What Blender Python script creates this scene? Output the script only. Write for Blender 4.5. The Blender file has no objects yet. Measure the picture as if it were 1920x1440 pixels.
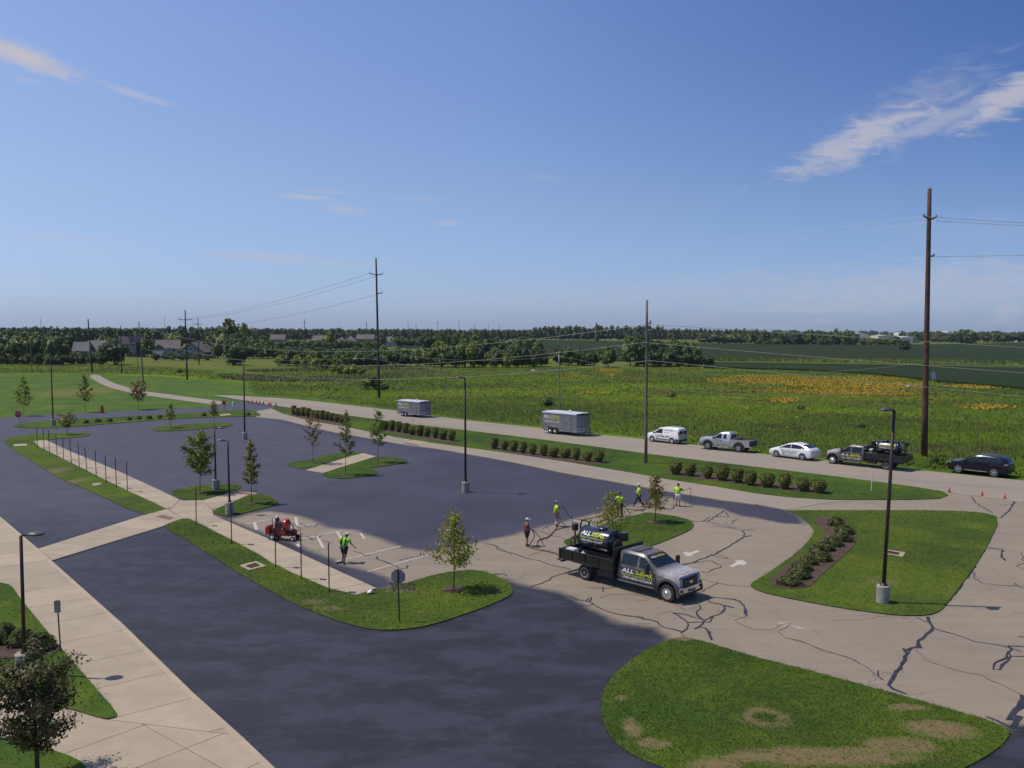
import bpy, bmesh, math, random
import numpy as np
from mathutils import Vector, Matrix
R = math.radians
SC = bpy.context.scene
COL = SC.collection
random.seed(11)
RNG = np.random.default_rng(5)

# ------------------------------------------------------------------ camera, world, sun, exposure
CAM_H, CAM_F, HOR_Y, ROLL = 13.5, 1665.0, 617.0, 0.004
_p = math.atan((720 - HOR_Y) / CAM_F)
FWD = np.array([0, math.cos(_p), -math.sin(_p)])
_u0 = np.array([0, math.sin(_p), math.cos(_p)])
RGT = math.cos(ROLL) * np.array([1, 0, 0]) + math.sin(ROLL) * _u0
UPV = -math.sin(ROLL) * np.array([1, 0, 0]) + math.cos(ROLL) * _u0
cam_data = bpy.data.cameras.new('camera')
cam_data.sensor_width = 17.3
cam_data.lens = 17.3 * CAM_F / 1920
cam_data.clip_start = 0.5
cam_data.clip_end = 60000
cam = bpy.data.objects.new('camera', cam_data)
COL.objects.link(cam)
M = Matrix(((RGT[0], UPV[0], -FWD[0], 0), (RGT[1], UPV[1], -FWD[1], 0), (RGT[2], UPV[2], -FWD[2], CAM_H), (0, 0, 0, 1)))
cam.matrix_world = M
SC.camera = cam

SUN_DIR = Vector((-5.7, 0.6, 10.4)).normalized()
SUN_EL = math.asin(SUN_DIR.z)
SUN_ROT = math.atan2(SUN_DIR.x, SUN_DIR.y)
sun_data = bpy.data.lights.new('sun', 'SUN')
sun_data.energy = 4.3
sun_data.angle = R(0.53)
sun_data.color = (1.0, 0.92, 0.78)
sun = bpy.data.objects.new('sun', sun_data)
COL.objects.link(sun)
sun.location = (0, 0, 60)
sun.rotation_euler = SUN_DIR.to_track_quat('Z', 'Y').to_euler()

SC.view_settings.view_transform = 'Standard'
SC.view_settings.look = 'None'
SC.view_settings.gamma = 1
SC.view_settings.exposure = -0.2
SC.view_settings.use_curve_mapping = False


def pixdir(px, py):
    d = FWD * CAM_F + RGT * (px - 960) + UPV * (720 - py)
    return d / np.linalg.norm(d)


def at(px, py, z=0.0):
    """the place on the level z seen at a pixel of the 1920 x 1440 photograph"""
    d = pixdir(px, py)
    t = (z - CAM_H) / d[2]
    return Vector((d[0] * t, d[1] * t, z))


def rise(P, py):
    """height above P at which the line of sight of row py passes"""
    v0 = np.array([P[0], P[1], P[2] - CAM_H])
    # (720-py)/f = (v.u + h*u_z)/(v.f + h*f_z)
    k = (720 - py) / CAM_F
    return (k * v0.dot(FWD) - v0.dot(UPV)) / (UPV[2] - k * FWD[2])


def ppm(P):
    return CAM_F / (np.array([P[0], P[1], P[2] - CAM_H]).dot(FWD))


# world: sky with thin clouds
world = bpy.data.worlds.new('World')
SC.world = world
world.use_nodes = True
wt = world.node_tree
wt.nodes.clear()


def N(t, kind, **kw):
    n = t.nodes.new(kind)
    for k, v in kw.items():
        if k.startswith('i_'):
            key = k[2:]
            n.inputs[int(key) if key.isdigit() else key].default_value = v
        else:
            setattr(n, k, v)
    return n


def mth(t, op, a, b=None, clamp=False):
    n = t.nodes.new('ShaderNodeMath')
    n.operation = op
    n.use_clamp = clamp
    for i, v in enumerate((a, b)):
        if v is None:
            continue
        if isinstance(v, (int, float)):
            n.inputs[i].default_value = v
        else:
            t.links.new(v, n.inputs[i])
    return n.outputs[0]


def mixc(t, f, a, b, blend='MIX'):
    n = t.nodes.new('ShaderNodeMix')
    n.data_type = 'RGBA'
    n.blend_type = blend
    n.clamp_factor = True
    for i, v in ((0, f), (6, a), (7, b)):
        if isinstance(v, (int, float)):
            n.inputs[i].default_value = v
        elif isinstance(v, (tuple, list)):
            n.inputs[i].default_value = (*v[:3], 1)
        else:
            t.links.new(v, n.inputs[i])
    return n.outputs[2]


def smooth(t, v, lo, hi, a=0.0, b=1.0):
    n = t.nodes.new('ShaderNodeMapRange')
    n.interpolation_type = 'SMOOTHSTEP'
    t.links.new(v, n.inputs[0])
    for i, x in enumerate((lo, hi, a, b)):
        n.inputs[i + 1].default_value = x
    return n.outputs[0]


sky = N(wt, 'ShaderNodeTexSky', sky_type='NISHITA', sun_disc=False, sun_elevation=SUN_EL, sun_rotation=SUN_ROT,
        altitude=200, air_density=1.0, dust_density=0.5, ozone_density=3.0)
tc = N(wt, 'ShaderNodeTexCoord')
sep = N(wt, 'ShaderNodeSeparateXYZ')
wt.links.new(tc.outputs['Generated'], sep.inputs[0])
az = mth(wt, 'ARCTAN2', sep.outputs[0], sep.outputs[1])
el = mth(wt, 'ARCSINE', sep.outputs[2])
CLOUDS = [  # px, py, half length px, half width px, slope (px down per px right), density
    (40, 104, 84, 18, 0.24, .95), (245, 174, 60, 6, 0.22, .5), (52, 150, 20, 5, 0.1, .3),
    (1615, 262, 125, 30, -0.42, .75), (1905, 175, 95, 26, -0.5, .8), (1760, 228, 150, 16, -.30, .5),
    (1790, 182, 40, 7, -.35, .35), (1700, 215, 130, 45, -.45, .25),
    (565, 369, 48, 5, 0.02, .55), (645, 392, 45, 9, 0.1, .4), (600, 358, 60, 4, 0.05, .25), (838, 418, 22, 5, 0, .4),
    (790, 373, 60, 3, 0, .2), (510, 484, 90, 12, 0.06, .4), (620, 492, 120, 9, 0.02, .25), (405, 474, 30, 4, 0, .4),
    (120, 446, 120, 10, 0.05, .22), (160, 472, 100, 5, .02, .18),
    (1760, 540, 380, 44, -0.08, .42), (1890, 582, 30, 20, -.5, .5), (1870, 604, 42, 9, 0, .35),
    (1300, 545, 500, 26, -0.05, .16), (1850, 430, 160, 30, 0.0, .12), (1020, 333, 40, 4, 0, .15)]
comb = N(wt, 'ShaderNodeCombineXYZ')
wt.links.new(az, comb.inputs[0])
wt.links.new(el, comb.inputs[1])
mp = N(wt, 'ShaderNodeMapping')
mp.inputs['Scale'].default_value = (34, 110, 1)
mp.inputs['Rotation'].default_value = (0, 0, .0)
mp.inputs['Rotation'].default_value = (0, 0, 0.0)
wt.links.new(comb.outputs[0], mp.inputs[0])
cn = N(wt, 'ShaderNodeTexNoise', i_Scale=1.0, i_Detail=8.0, i_Roughness=.62, i_Distortion=.6)
wt.links.new(mp.outputs[0], cn.inputs['Vector'])
cnz = cn.outputs['Fac']
total = None
for (px, py, hl, hw, sl, dn) in CLOUDS:
    d = pixdir(px, py)
    a0, e0 = math.atan2(d[0], d[1]), math.asin(d[2])
    th = -math.atan(sl)
    da = mth(wt, 'SUBTRACT', az, a0)
    de = mth(wt, 'SUBTRACT', el, e0)
    uu = mth(wt, 'MULTIPLY', mth(wt, 'ADD', mth(wt, 'MULTIPLY', da, math.cos(th)), mth(wt, 'MULTIPLY', de, math.sin(th))), CAM_F / hl)
    vv = mth(wt, 'MULTIPLY', mth(wt, 'SUBTRACT', mth(wt, 'MULTIPLY', de, math.cos(th)), mth(wt, 'MULTIPLY', da, math.sin(th))), CAM_F / hw)
    r2 = mth(wt, 'ADD', mth(wt, 'MULTIPLY', uu, uu), mth(wt, 'MULTIPLY', vv, vv))
    r = mth(wt, 'SQRT', r2)
    rr = mth(wt, 'ADD', r, mth(wt, 'MULTIPLY', mth(wt, 'SUBTRACT', cnz, .5), 3.0 if hw > 20 else 1.7))
    m = mth(wt, 'MULTIPLY', smooth(wt, rr, 1.45, .15), dn)
    total = m if total is None else mth(wt, 'MAXIMUM', total, m)
tint = N(wt, 'ShaderNodeMix', data_type='RGBA', blend_type='MULTIPLY')
tint.inputs[0].default_value = 1.0
tr_ = N(wt, 'ShaderNodeValToRGB')
wt.links.new(el, tr_.inputs[0])
cr_ = tr_.color_ramp
cr_.elements[0].position, cr_.elements[0].color = 0.0, (.60, .79, 1.36, 1)
cr_.elements[1].position, cr_.elements[1].color = .14, (.77, .83, 1.05, 1)
e_ = cr_.elements.new(.06)
e_.color = (.68, .79, 1.16, 1)
e_ = cr_.elements.new(.40)
e_.color = (.76, .87, 1.17, 1)
ar_ = N(wt, 'ShaderNodeValToRGB')
wt.links.new(mth(wt, 'ADD', mth(wt, 'MULTIPLY', sep.outputs[0], .9), .5), ar_.inputs[0])
ar_.color_ramp.elements[0].position, ar_.color_ramp.elements[0].color = 0.05, (1.66, 1.36, 1.14, 1)
ar_.color_ramp.elements[1].position, ar_.color_ramp.elements[1].color = .95, (.50, .64, .80, 1)
e_ = ar_.color_ramp.elements.new(.48)
e_.color = (1.30, 1.16, 1.09, 1)
side = mixc(wt, smooth(wt, el, -.08, .36), (1, 1, 1), ar_.outputs[0])
wt.links.new(mixc(wt, 1.0, tr_.outputs[0], side, 'MULTIPLY'), tint.inputs[7])
wt.links.new(sky.outputs[0], tint.inputs[6])
CLOUD_C = (5.0, 4.9, 5.6)
skyc = mixc(wt, total, tint.outputs[2], CLOUD_C)
bg = N(wt, 'ShaderNodeBackground', i_Strength=0.12)
wt.links.new(skyc, bg.inputs[0])
wo = N(wt, 'ShaderNodeOutputWorld')
wt.links.new(bg.outputs[0], wo.inputs[0])

# ------------------------------------------------------------------ materials
MATS = {}


def newmat(name):
    m = bpy.data.materials.new(name)
    m.use_nodes = True
    t = m.node_tree
    b = t.nodes['Principled BSDF']
    MATS[name] = m
    return m, t, b


def coords(t, kind='Object'):
    if kind == 'World':
        return t.nodes.new('ShaderNodeNewGeometry').outputs['Position']
    return t.nodes.new('ShaderNodeTexCoord').outputs[kind]


def noise(t, vec, scale, detail=5, rough=.55, dist=0.0):
    n = N(t, 'ShaderNodeTexNoise', i_Scale=scale, i_Detail=detail, i_Roughness=rough, i_Distortion=dist)
    t.links.new(vec, n.inputs['Vector'])
    return n.outputs['Fac']


def bump(t, b, h, strength=.3, dist=.02):
    n = N(t, 'ShaderNodeBump', i_Strength=strength, i_Distance=dist)
    t.links.new(h, n.inputs['Height'])
    t.links.new(n.outputs[0], b.inputs['Normal'])


def pm(name, c1, c2=None, scale=4.0, rough=.6, metal=0.0, bmp=0.0, bdist=.01, space='Object', lo=.38, hi=.62, coat=0.0, spec=.5, fine=None):
    """noise-mixed two colour material"""
    m, t, b = newmat(name)
    v = coords(t, space)
    if c2 is None:
        c2 = tuple(x * .8 for x in c1)
    n1 = noise(t, v, scale)
    c = mixc(t, smooth(t, n1, lo, hi), c1, c2)
    if fine:
        n2 = noise(t, v, fine, 4)
        c = mixc(t, 1.0, c, mixc(t, n2, (.7, .7, .7), (1.25, 1.25, 1.25)), 'MULTIPLY')
    t.links.new(c, b.inputs['Base Color'])
    b.inputs['Roughness'].default_value = rough
    b.inputs['Metallic'].default_value = metal
    b.inputs['Specular IOR Level'].default_value = spec
    b.inputs['Coat Weight'].default_value = coat
    b.inputs['Coat Roughness'].default_value = .05
    if bmp:
        bump(t, b, noise(t, v, fine or scale * 6, 4), bmp, bdist)
    return m


def turf_drift(t, v, c):
    """broad uneven tone of a mown sward: lusher, yellower and thinner places"""
    n1 = noise(t, v, .16, 5, .6, .3)
    n2 = noise(t, v, .7, 5, .65)
    c = mixc(t, 1.0, c, mixc(t, smooth(t, n1, .36, .64), (.70, .82, 1.0), (1.16, 1.16, .95)), 'MULTIPLY')
    c = mixc(t, mth(t, 'MULTIPLY', smooth(t, n2, .52, .72), .4), c, (.125, .145, .03))
    return c


def meadow_drift(t, v, c):
    """uncut growth: duller, browner and lusher drifts"""
    st = N(t, 'ShaderNodeMapping')
    st.inputs['Scale'].default_value = (.55, 1.3, 1)
    t.links.new(v, st.inputs[0])
    n1 = noise(t, st.outputs[0], .03, 6, .62, .5)
    n2 = noise(t, st.outputs[0], .13, 6, .68)
    c = mixc(t, 1.0, c, mixc(t, smooth(t, n1, .38, .62), (.66, .74, 1.4), (1.04, 1.08, .95)), 'MULTIPLY')
    c = mixc(t, mth(t, 'MULTIPLY', smooth(t, n2, .52, .66), .55), c, (.10, .092, .035))
    return c


def leafmat(name, c1, c2, c3=None, scale=.6, space='World', trans=.25, rough=.55, t3=(.6, .75), percol=True, up=0.0, rnd=.7, drift=False):
    m, t, b = newmat(name)
    v = coords(t, space)
    c = mixc(t, smooth(t, noise(t, v, scale, 3), .35, .65), c1, c2)
    if c3:
        c = mixc(t, smooth(t, noise(t, v, scale * 1.7, 2), *t3), c, c3)
    if drift:
        c = (meadow_drift if drift == 2 else turf_drift)(t, v, c)
    if percol:  # each leaf has its own tone
        g = t.nodes.new('ShaderNodeNewGeometry')
        k = mth(t, 'ADD', mth(t, 'MULTIPLY', g.outputs['Random Per Island'], rnd), 1 - rnd / 2)
        kk = N(t, 'ShaderNodeCombineColor')
        for i in range(3):
            t.links.new(k, kk.inputs[i])
        c = mixc(t, 1.0, c, kk.outputs[0], 'MULTIPLY')
    t.links.new(c, b.inputs['Base Color'])
    b.inputs['Roughness'].default_value = rough
    b.inputs['Specular IOR Level'].default_value = .25
    nlink = None
    if up:  # blades of a dense sward shade like the sward, not like lone cards
        ge = t.nodes.new('ShaderNodeNewGeometry')
        vm = N(t, 'ShaderNodeMix', data_type='VECTOR')
        vm.inputs[0].default_value = up
        t.links.new(ge.outputs['Normal'], vm.inputs[4])
        vm.inputs[5].default_value = (0, 0, 1)
        vn = N(t, 'ShaderNodeVectorMath', operation='NORMALIZE')
        t.links.new(vm.outputs[1], vn.inputs[0])
        nlink = vn.outputs[0]
        t.links.new(nlink, b.inputs['Normal'])
    if trans:
        tr = N(t, 'ShaderNodeBsdfTranslucent')
        t.links.new(c, tr.inputs[0])
        mx = N(t, 'ShaderNodeMixShader')
        mx.inputs[0].default_value = trans
        t.links.new(b.outputs[0], mx.inputs[1])
        t.links.new(tr.outputs[0], mx.inputs[2])
        t.links.new(mx.outputs[0], t.nodes['Material Output'].inputs[0])
    return m


def ellipses(t, v, items, nz, amp=.5):
    """mask of patches on the ground given by world centre, radii and turn"""
    s = N(t, 'ShaderNodeSeparateXYZ')
    t.links.new(v, s.inputs[0])
    tot = None
    for (cx, cy, ra, rb, th, inner) in items:
        dx = mth(t, 'SUBTRACT', s.outputs[0], cx)
        dy = mth(t, 'SUBTRACT', s.outputs[1], cy)
        a = mth(t, 'MULTIPLY', mth(t, 'ADD', mth(t, 'MULTIPLY', dx, math.cos(th)), mth(t, 'MULTIPLY', dy, math.sin(th))), 1 / ra)
        c = mth(t, 'MULTIPLY', mth(t, 'SUBTRACT', mth(t, 'MULTIPLY', dy, math.cos(th)), mth(t, 'MULTIPLY', dx, math.sin(th))), 1 / rb)
        r = mth(t, 'SQRT', mth(t, 'ADD', mth(t, 'MULTIPLY', a, a), mth(t, 'MULTIPLY', c, c)))
        r = mth(t, 'ADD', r, mth(t, 'MULTIPLY', mth(t, 'SUBTRACT', nz, .5), amp * 2))
        m = smooth(t, r, 1.25, .45)
        if inner:
            m = mth(t, 'MULTIPLY', m, smooth(t, r, .25, .7))
        tot = m if tot is None else mth(t, 'MAXIMUM', tot, m)
    return tot


def pxell(px, py, wx, wy, inner=False, turn=0.0):
    """ellipse given in the photograph: centre and half sizes in pixels, laid on the ground"""
    c = at(px, py)
    a = at(px + wx, py)
    b = at(px, py - wy)
    return (c.x, c.y, max((a - c).length, .1), max(abs(b.y - c.y), .1), turn, inner)


# ------------------------------------------------------------------ mesh helpers
class MB:
    def __init__(s):
        s.v, s.f, s.m = [], [], []

    def add(s, vs, fs, mi=0):
        o = len(s.v)
        s.v += [tuple(x) for x in vs]
        s.f += [tuple(i + o for i in f) for f in fs]
        s.m += [mi] * len(fs)
        return s

    def box(s, c, d, rz=0.0, mi=0, M=None, taper=(1, 1)):
        cx, cy, cz = c
        dx, dy, dz = d[0] / 2, d[1] / 2, d[2] / 2
        vs = []
        for z in (-1, 1):
            tx, ty = (taper if z > 0 else (1, 1))
            for x, y in ((-1, -1), (1, -1), (1, 1), (-1, 1)):
                vs.append(Vector((x * dx * tx, y * dy * ty, z * dz)))
        if rz:
            vs = [Matrix.Rotation(rz, 3, 'Z') @ q for q in vs]
        if M is not None:
            vs = [M @ q for q in vs]
        vs = [(q.x + cx, q.y + cy, q.z + cz) for q in vs]
        return s.add(vs, [(3, 2, 1, 0), (4, 5, 6, 7), (0, 1, 5, 4), (1, 2, 6, 5), (2, 3, 7, 6), (3, 0, 4, 7)], mi)

    def tube(s, pts, r, n=8, mi=0, cap=True):
        pts = [Vector(p) for p in pts]
        rs = r if isinstance(r, (list, tuple)) else [r] * len(pts)
        o = []
        prev = None
        for i, p in enumerate(pts):
            d = (pts[min(i + 1, len(pts) - 1)] - pts[max(i - 1, 0)]).normalized()
            if prev is None:
                a = d.orthogonal().normalized()
            else:
                a = (prev - d * prev.dot(d))
                a = a.normalized() if a.length > 1e-6 else d.orthogonal().normalized()
            prev = a
            b = d.cross(a)
            for k in range(n):
                t = 2 * math.pi * k / n
                o.append(p + (a * math.cos(t) + b * math.sin(t)) * rs[i])
        fs = []
        for i in range(len(pts) - 1):
            for k in range(n):
                k2 = (k + 1) % n
                fs.append((i * n + k, i * n + k2, (i + 1) * n + k2, (i + 1) * n + k))
        if cap:
            fs.append(tuple(range(n - 1, -1, -1)))
            fs.append(tuple((len(pts) - 1) * n + k for k in range(n)))
        return s.add(o, fs, mi)

    def lathe(s, prof, c=(0, 0, 0), n=16, axis='Z', mi=0):
        """prof: (radius, height) from bottom to top"""
        o = []
        for (r, h) in prof:
            for k in range(n):
                t = 2 * math.pi * k / n
                a, b = r * math.cos(t), r * math.sin(t)
                q = (a, b, h) if axis == 'Z' else ((h, a, b) if axis == 'X' else (b, h, a))
                o.append((q[0] + c[0], q[1] + c[1], q[2] + c[2]))
        fs = []
        for i in range(len(prof) - 1):
            for k in range(n):
                k2 = (k + 1) % n
                fs.append((i * n + k, i * n + k2, (i + 1) * n + k2, (i + 1) * n + k))
        fs.append(tuple(range(n - 1, -1, -1)))
        fs.append(tuple((len(prof) - 1) * n + k for k in range(n)))
        return s.add(o, fs, mi)

    def prism(s, poly, lo, hi, axis='Z', mi=0):
        """polygon (a, b) swept between lo and hi on the axis; 'Y': (x, z) outline"""
        n = len(poly)
        put = {'Z': lambda a, b, h: (a, b, h), 'Y': lambda a, b, h: (a, h, b), 'X': lambda a, b, h: (h, a, b)}[axis]
        vs = [put(a, b, lo) for a, b in poly] + [put(a, b, hi) for a, b in poly]
        fs = [tuple(range(n - 1, -1, -1)), tuple(range(n, 2 * n))]
        fs += [(i, (i + 1) % n, n + (i + 1) % n, n + i) for i in range(n)]
        return s.add(vs, fs, mi)

    def ball(s, c, r, n=8, mi=0):
        rx, ry, rz = (r, r, r) if isinstance(r, (int, float)) else r
        pr = [(math.cos(t), math.sin(t)) for t in np.linspace(-math.pi / 2 * .96, math.pi / 2 * .96, max(4, n // 2 + 1))]
        o = MB().lathe(pr, n=n)
        return s.add([(x * rx + c[0], y * ry + c[1], z * rz + c[2]) for x, y, z in o.v], o.f, mi)

    def mesh(s, name, mats, smooth_=False, fix=True):
        me = bpy.data.meshes.new(name)
        me.from_pydata(s.v, [], s.f)
        for m in (mats if isinstance(mats, (list, tuple)) else [mats]):
            me.materials.append(MATS[m] if isinstance(m, str) else m)
        if max(s.m, default=0) > 0:
            me.polygons.foreach_set('material_index', s.m)
        if fix:
            bm = bmesh.new()
            bm.from_mesh(me)
            bmesh.ops.recalc_face_normals(bm, faces=bm.faces)
            bm.to_mesh(me)
            bm.free()
        if smooth_:
            me.polygons.foreach_set('use_smooth', [True] * len(me.polygons))
            if smooth_ is not True:
                try:
                    me.set_sharp_from_angle(angle=R(smooth_))
                except Exception:
                    pass
        me.update()
        return me

    def obj(s, name, mats, parent=None, smooth_=False, fix=True):
        return link(name, s.mesh(name, mats, smooth_, fix), parent)


def link(name, me, parent=None, loc=None, rz=0.0):
    o = bpy.data.objects.new(name, me)
    COL.objects.link(o)
    if parent is not None:
        o.parent = parent
    if loc is not None:
        o.location = loc
    if rz:
        o.rotation_euler.z = rz
    return o


def tag(o, label=None, cat=None, group=None, kind=None):
    if label:
        o['label'] = label
    if cat:
        o['category'] = cat
    if group:
        o['group'] = group
    if kind:
        o['kind'] = kind
    return o


def thing(name, label, cat, loc=(0, 0, 0), rz=0.0, group=None):
    o = bpy.data.objects.new(name, None)
    o.empty_display_size = .2
    COL.objects.link(o)
    o.location = loc
    o.rotation_euler.z = rz
    return tag(o, label, cat, group)


def struct(o):
    o['kind'] = 'structure'
    return o


def copy_tree(o, parent=None):
    c = o.copy()
    COL.objects.link(c)
    c.parent = parent
    for ch in list(o.children):
        copy_tree(ch, c)
    return c


def fastmesh(name, V, F, mat, nv=4, smooth_=False, mats=None):
    """V (n,3), F (m,nv) arrays -> mesh"""
    me = bpy.data.meshes.new(name)
    V = np.asarray(V, dtype=np.float32)
    F = np.asarray(F, dtype=np.int32)
    me.vertices.add(len(V))
    me.vertices.foreach_set('co', V.ravel())
    me.loops.add(F.size)
    me.loops.foreach_set('vertex_index', F.ravel())
    me.polygons.add(len(F))
    me.polygons.foreach_set('loop_start', np.arange(0, F.size, nv, dtype=np.int32))
    me.polygons.foreach_set('loop_total', np.full(len(F), nv, dtype=np.int32))
    if smooth_:
        me.polygons.foreach_set('use_smooth', np.ones(len(F), dtype=bool))
    for m in (mats or [mat]):
        me.materials.append(MATS[m])
    me.update(calc_edges=True)
    return me


def inside(poly, X, Y):
    P = np.array([(p[0], p[1]) for p in poly])
    ins = np.zeros(X.shape, bool)
    j = len(P) - 1
    for i in range(len(P)):
        xi, yi = P[i]
        xj, yj = P[j]
        with np.errstate(divide='ignore', invalid='ignore'):
            c = ((yi > Y) != (yj > Y)) & (X < (xj - xi) * (Y - yi) / (yj - yi) + xi)
        ins ^= c
        j = i
    return ins


def sdf(poly, X, Y):
    P = np.array([(p[0], p[1]) for p in poly])
    d = np.full(X.shape, 1e9)
    for i in range(len(P)):
        a, b = P[i - 1], P[i]
        ab = b - a
        L = max(ab @ ab, 1e-9)
        t = np.clip(((X - a[0]) * ab[0] + (Y - a[1]) * ab[1]) / L, 0, 1)
        d = np.minimum(d, np.hypot(X - a[0] - t * ab[0], Y - a[1] - t * ab[1]))
    return np.where(inside(poly, X, Y), d, -d)


def smoothpoly(pts, it=2):
    """round the corners of a closed outline"""
    P = [Vector((p[0], p[1])) for p in pts]
    for _ in range(it):
        Q = []
        for i in range(len(P)):
            a, b = P[i], P[(i + 1) % len(P)]
            Q += [a * .75 + b * .25, a * .25 + b * .75]
        P = Q
    return [(p.x, p.y) for p in P]


def pxpoly(pts, z=0.0):
    return [at(x, y, z).to_2d()[:] for x, y in pts]


def fillpoly(name, poly, z, mat, skirt=0.0, skirtmat=None, parent=None):
    """flat sheet over a (possibly concave) outline, with a side wall down to z - skirt"""
    bm = bmesh.new()
    vs = [bm.verts.new((x, y, z)) for x, y in poly]
    es = [bm.edges.new((vs[i], vs[(i + 1) % len(vs)])) for i in range(len(vs))]
    bmesh.ops.triangle_fill(bm, use_beauty=True, edges=es)
    for f in bm.faces:
        if f.normal.z < 0:
            f.normal_flip()
    if skirt:
        lo = [bm.verts.new((x, y, z - skirt)) for x, y in poly]
        area = sum(poly[i - 1][0] * poly[i][1] - poly[i][0] * poly[i - 1][1] for i in range(len(poly)))
        for i in range(len(vs)):
            j = (i + 1) % len(vs)
            q = (lo[i], lo[j], vs[j], vs[i]) if area > 0 else (vs[i], vs[j], lo[j], lo[i])
            f = bm.faces.new(q)
            f.material_index = 1 if skirtmat else 0
    me = bpy.data.meshes.new(name)
    bm.to_mesh(me)
    bm.free()
    me.materials.append(MATS[mat])
    if skirtmat:
        me.materials.append(MATS[skirtmat])
    return link(name, me, parent)


def clip_convex(subject, cell):
    out = list(subject)
    for i in range(len(cell)):
        a, b = cell[i], cell[(i + 1) % len(cell)]
        inp, out = out, []
        if not inp:
            return []
        side = lambda p: (b[0] - a[0]) * (p[1] - a[1]) - (b[1] - a[1]) * (p[0] - a[0])
        for k in range(len(inp)):
            p, q = inp[k - 1], inp[k]
            sp, sq = side(p), side(q)
            if (sp >= 0) != (sq >= 0):
                t = sp / (sp - sq)
                out.append((p[0] + (q[0] - p[0]) * t, p[1] + (q[1] - p[1]) * t))
            if sq >= 0:
                out.append(q)
    return out


def parea(p):
    return .5 * sum(p[i - 1][0] * p[i][1] - p[i][0] * p[i - 1][1] for i in range(len(p)))


def slabs(region, z, ang, da, db, parent, off=(0, 0), mat='concrete', th=.02, gap=.014):
    """lay separate concrete slabs over a region, one object each, grid turned by ang"""
    ca, sa = math.cos(ang), math.sin(ang)
    loc = [((x * ca + y * sa), (-x * sa + y * ca)) for x, y in region]
    if parea(loc) < 0:
        loc = loc[::-1]
    x0, x1 = min(p[0] for p in loc), max(p[0] for p in loc)
    y0, y1 = min(p[1] for p in loc), max(p[1] for p in loc)
    n = 0
    i = math.floor((x0 - off[0]) / da)
    while off[0] + i * da < x1:
        j = math.floor((y0 - off[1]) / db)
        while off[1] + j * db < y1:
            cx, cy = off[0] + i * da, off[1] + j * db
            c = [(cx + gap, cy + gap), (cx + da - gap, cy + gap), (cx + da - gap, cy + db - gap), (cx + gap, cy + db - gap)]
            pl = clip_convex(loc, c)
            j += 1
            if len(pl) < 3 or abs(parea(pl)) < .25:
                continue
            w = [(a * ca - b * sa, a * sa + b * ca) for a, b in pl]
            # drop repeated points
            w = [w[k] for k in range(len(w)) if math.hypot(w[k][0] - w[k - 1][0], w[k][1] - w[k - 1][1]) > .004]
            if len(w) < 3:
                continue
            mb = MB().prism(w, z - th, z)
            mb.obj('slab', mat, parent, fix=False)
            n += 1
        i += 1
    return n

# ------------------------------------------------------------------ ground materials
def ground_grass(name, c1, c2, c3, patches=None, pc=(.17, .115, .07), big=.06, stripes=None):
    m, t, b = newmat(name)
    v = coords(t, 'World')
    nb = noise(t, v, big, 4, .6)
    nm = noise(t, v, .55, 5, .6)
    nf = noise(t, v, 9, 4, .7)
    c = mixc(t, smooth(t, nb, .38, .62), c1, c2)
    c = mixc(t, mth(t, 'MULTIPLY', smooth(t, nm, .45, .72), .7), c, c3)
    c = mixc(t, 1.0, c, mixc(t, nf, (.72, .74, .7), (1.25, 1.23, 1.25)), 'MULTIPLY')
    if 'lawn' in name:
        c = turf_drift(t, v, c)
    if patches:
        k = ellipses(t, v, patches, noise(t, v, .75, 7, .7), .75)
        k = mth(t, 'MULTIPLY', k, smooth(t, noise(t, v, 2.6, 5, .7), .30, .52))
        c = mixc(t, mth(t, 'MULTIPLY', k, .85), c, mixc(t, nf, tuple(x * .7 for x in pc), tuple(x * 1.35 for x in pc)))
    t.links.new(c, b.inputs['Base Color'])
    b.inputs['Roughness'].default_value = .95
    b.inputs['Specular IOR Level'].default_value = .1
    bump(t, b, nf, .3, .04)
    return m


ISLE_BARE = [pxell(1437, 1349, 50, 21, True), pxell(1765, 1372, 75, 20), pxell(1690, 1402, 80, 18), pxell(1550, 1422, 210, 20), pxell(1340, 1440, 60, 14),
             pxell(1185, 1368, 18, 20), pxell(1225, 1398, 36, 13), pxell(1395, 1425, 60, 10), pxell(1280, 1200, 22, 5),
             pxell(1165, 1312, 14, 5), pxell(1330, 1432, 25, 14), pxell(1700, 1330, 45, 7)]
ground_grass('lawn', (.064, .105, .014), (.052, .09, .012), (.095, .125, .018))
ground_grass('island_lawn', (.070, .115, .014), (.055, .098, .012), (.105, .135, .018), ISLE_BARE, (.185, .125, .075))
ground_grass('verge_lawn', (.068, .112, .014), (.076, .108, .015), (.105, .125, .022),
             [pxell(470, 1022, 3, 40, turn=.8), pxell(590, 1130, 26, 6), pxell(620, 1143, 30, 6), pxell(100, 885, 25, 9), pxell(135, 905, 22, 7), pxell(745, 1108, 34, 7), pxell(1655, 1092, 28, 9, True)], (.17, .14, .08))
ground_grass('park_lawn', (.065, .115, .018), (.078, .12, .016), (.105, .135, .022), [pxell(150, 734, 75, 9), pxell(115, 762, 30, 3)], (.14, .14, .04))
ground_grass('rough_grass', (.085, .115, .018), (.11, .135, .018), (.13, .12, .03), big=.02)
ground_grass('soybean', (.021, .036, .009), (.017, .031, .008), (.030, .043, .009), big=.01)
ground_grass('field_margin', (.055, .085, .018), (.08, .10, .02), (.09, .08, .03), big=.03)


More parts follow.
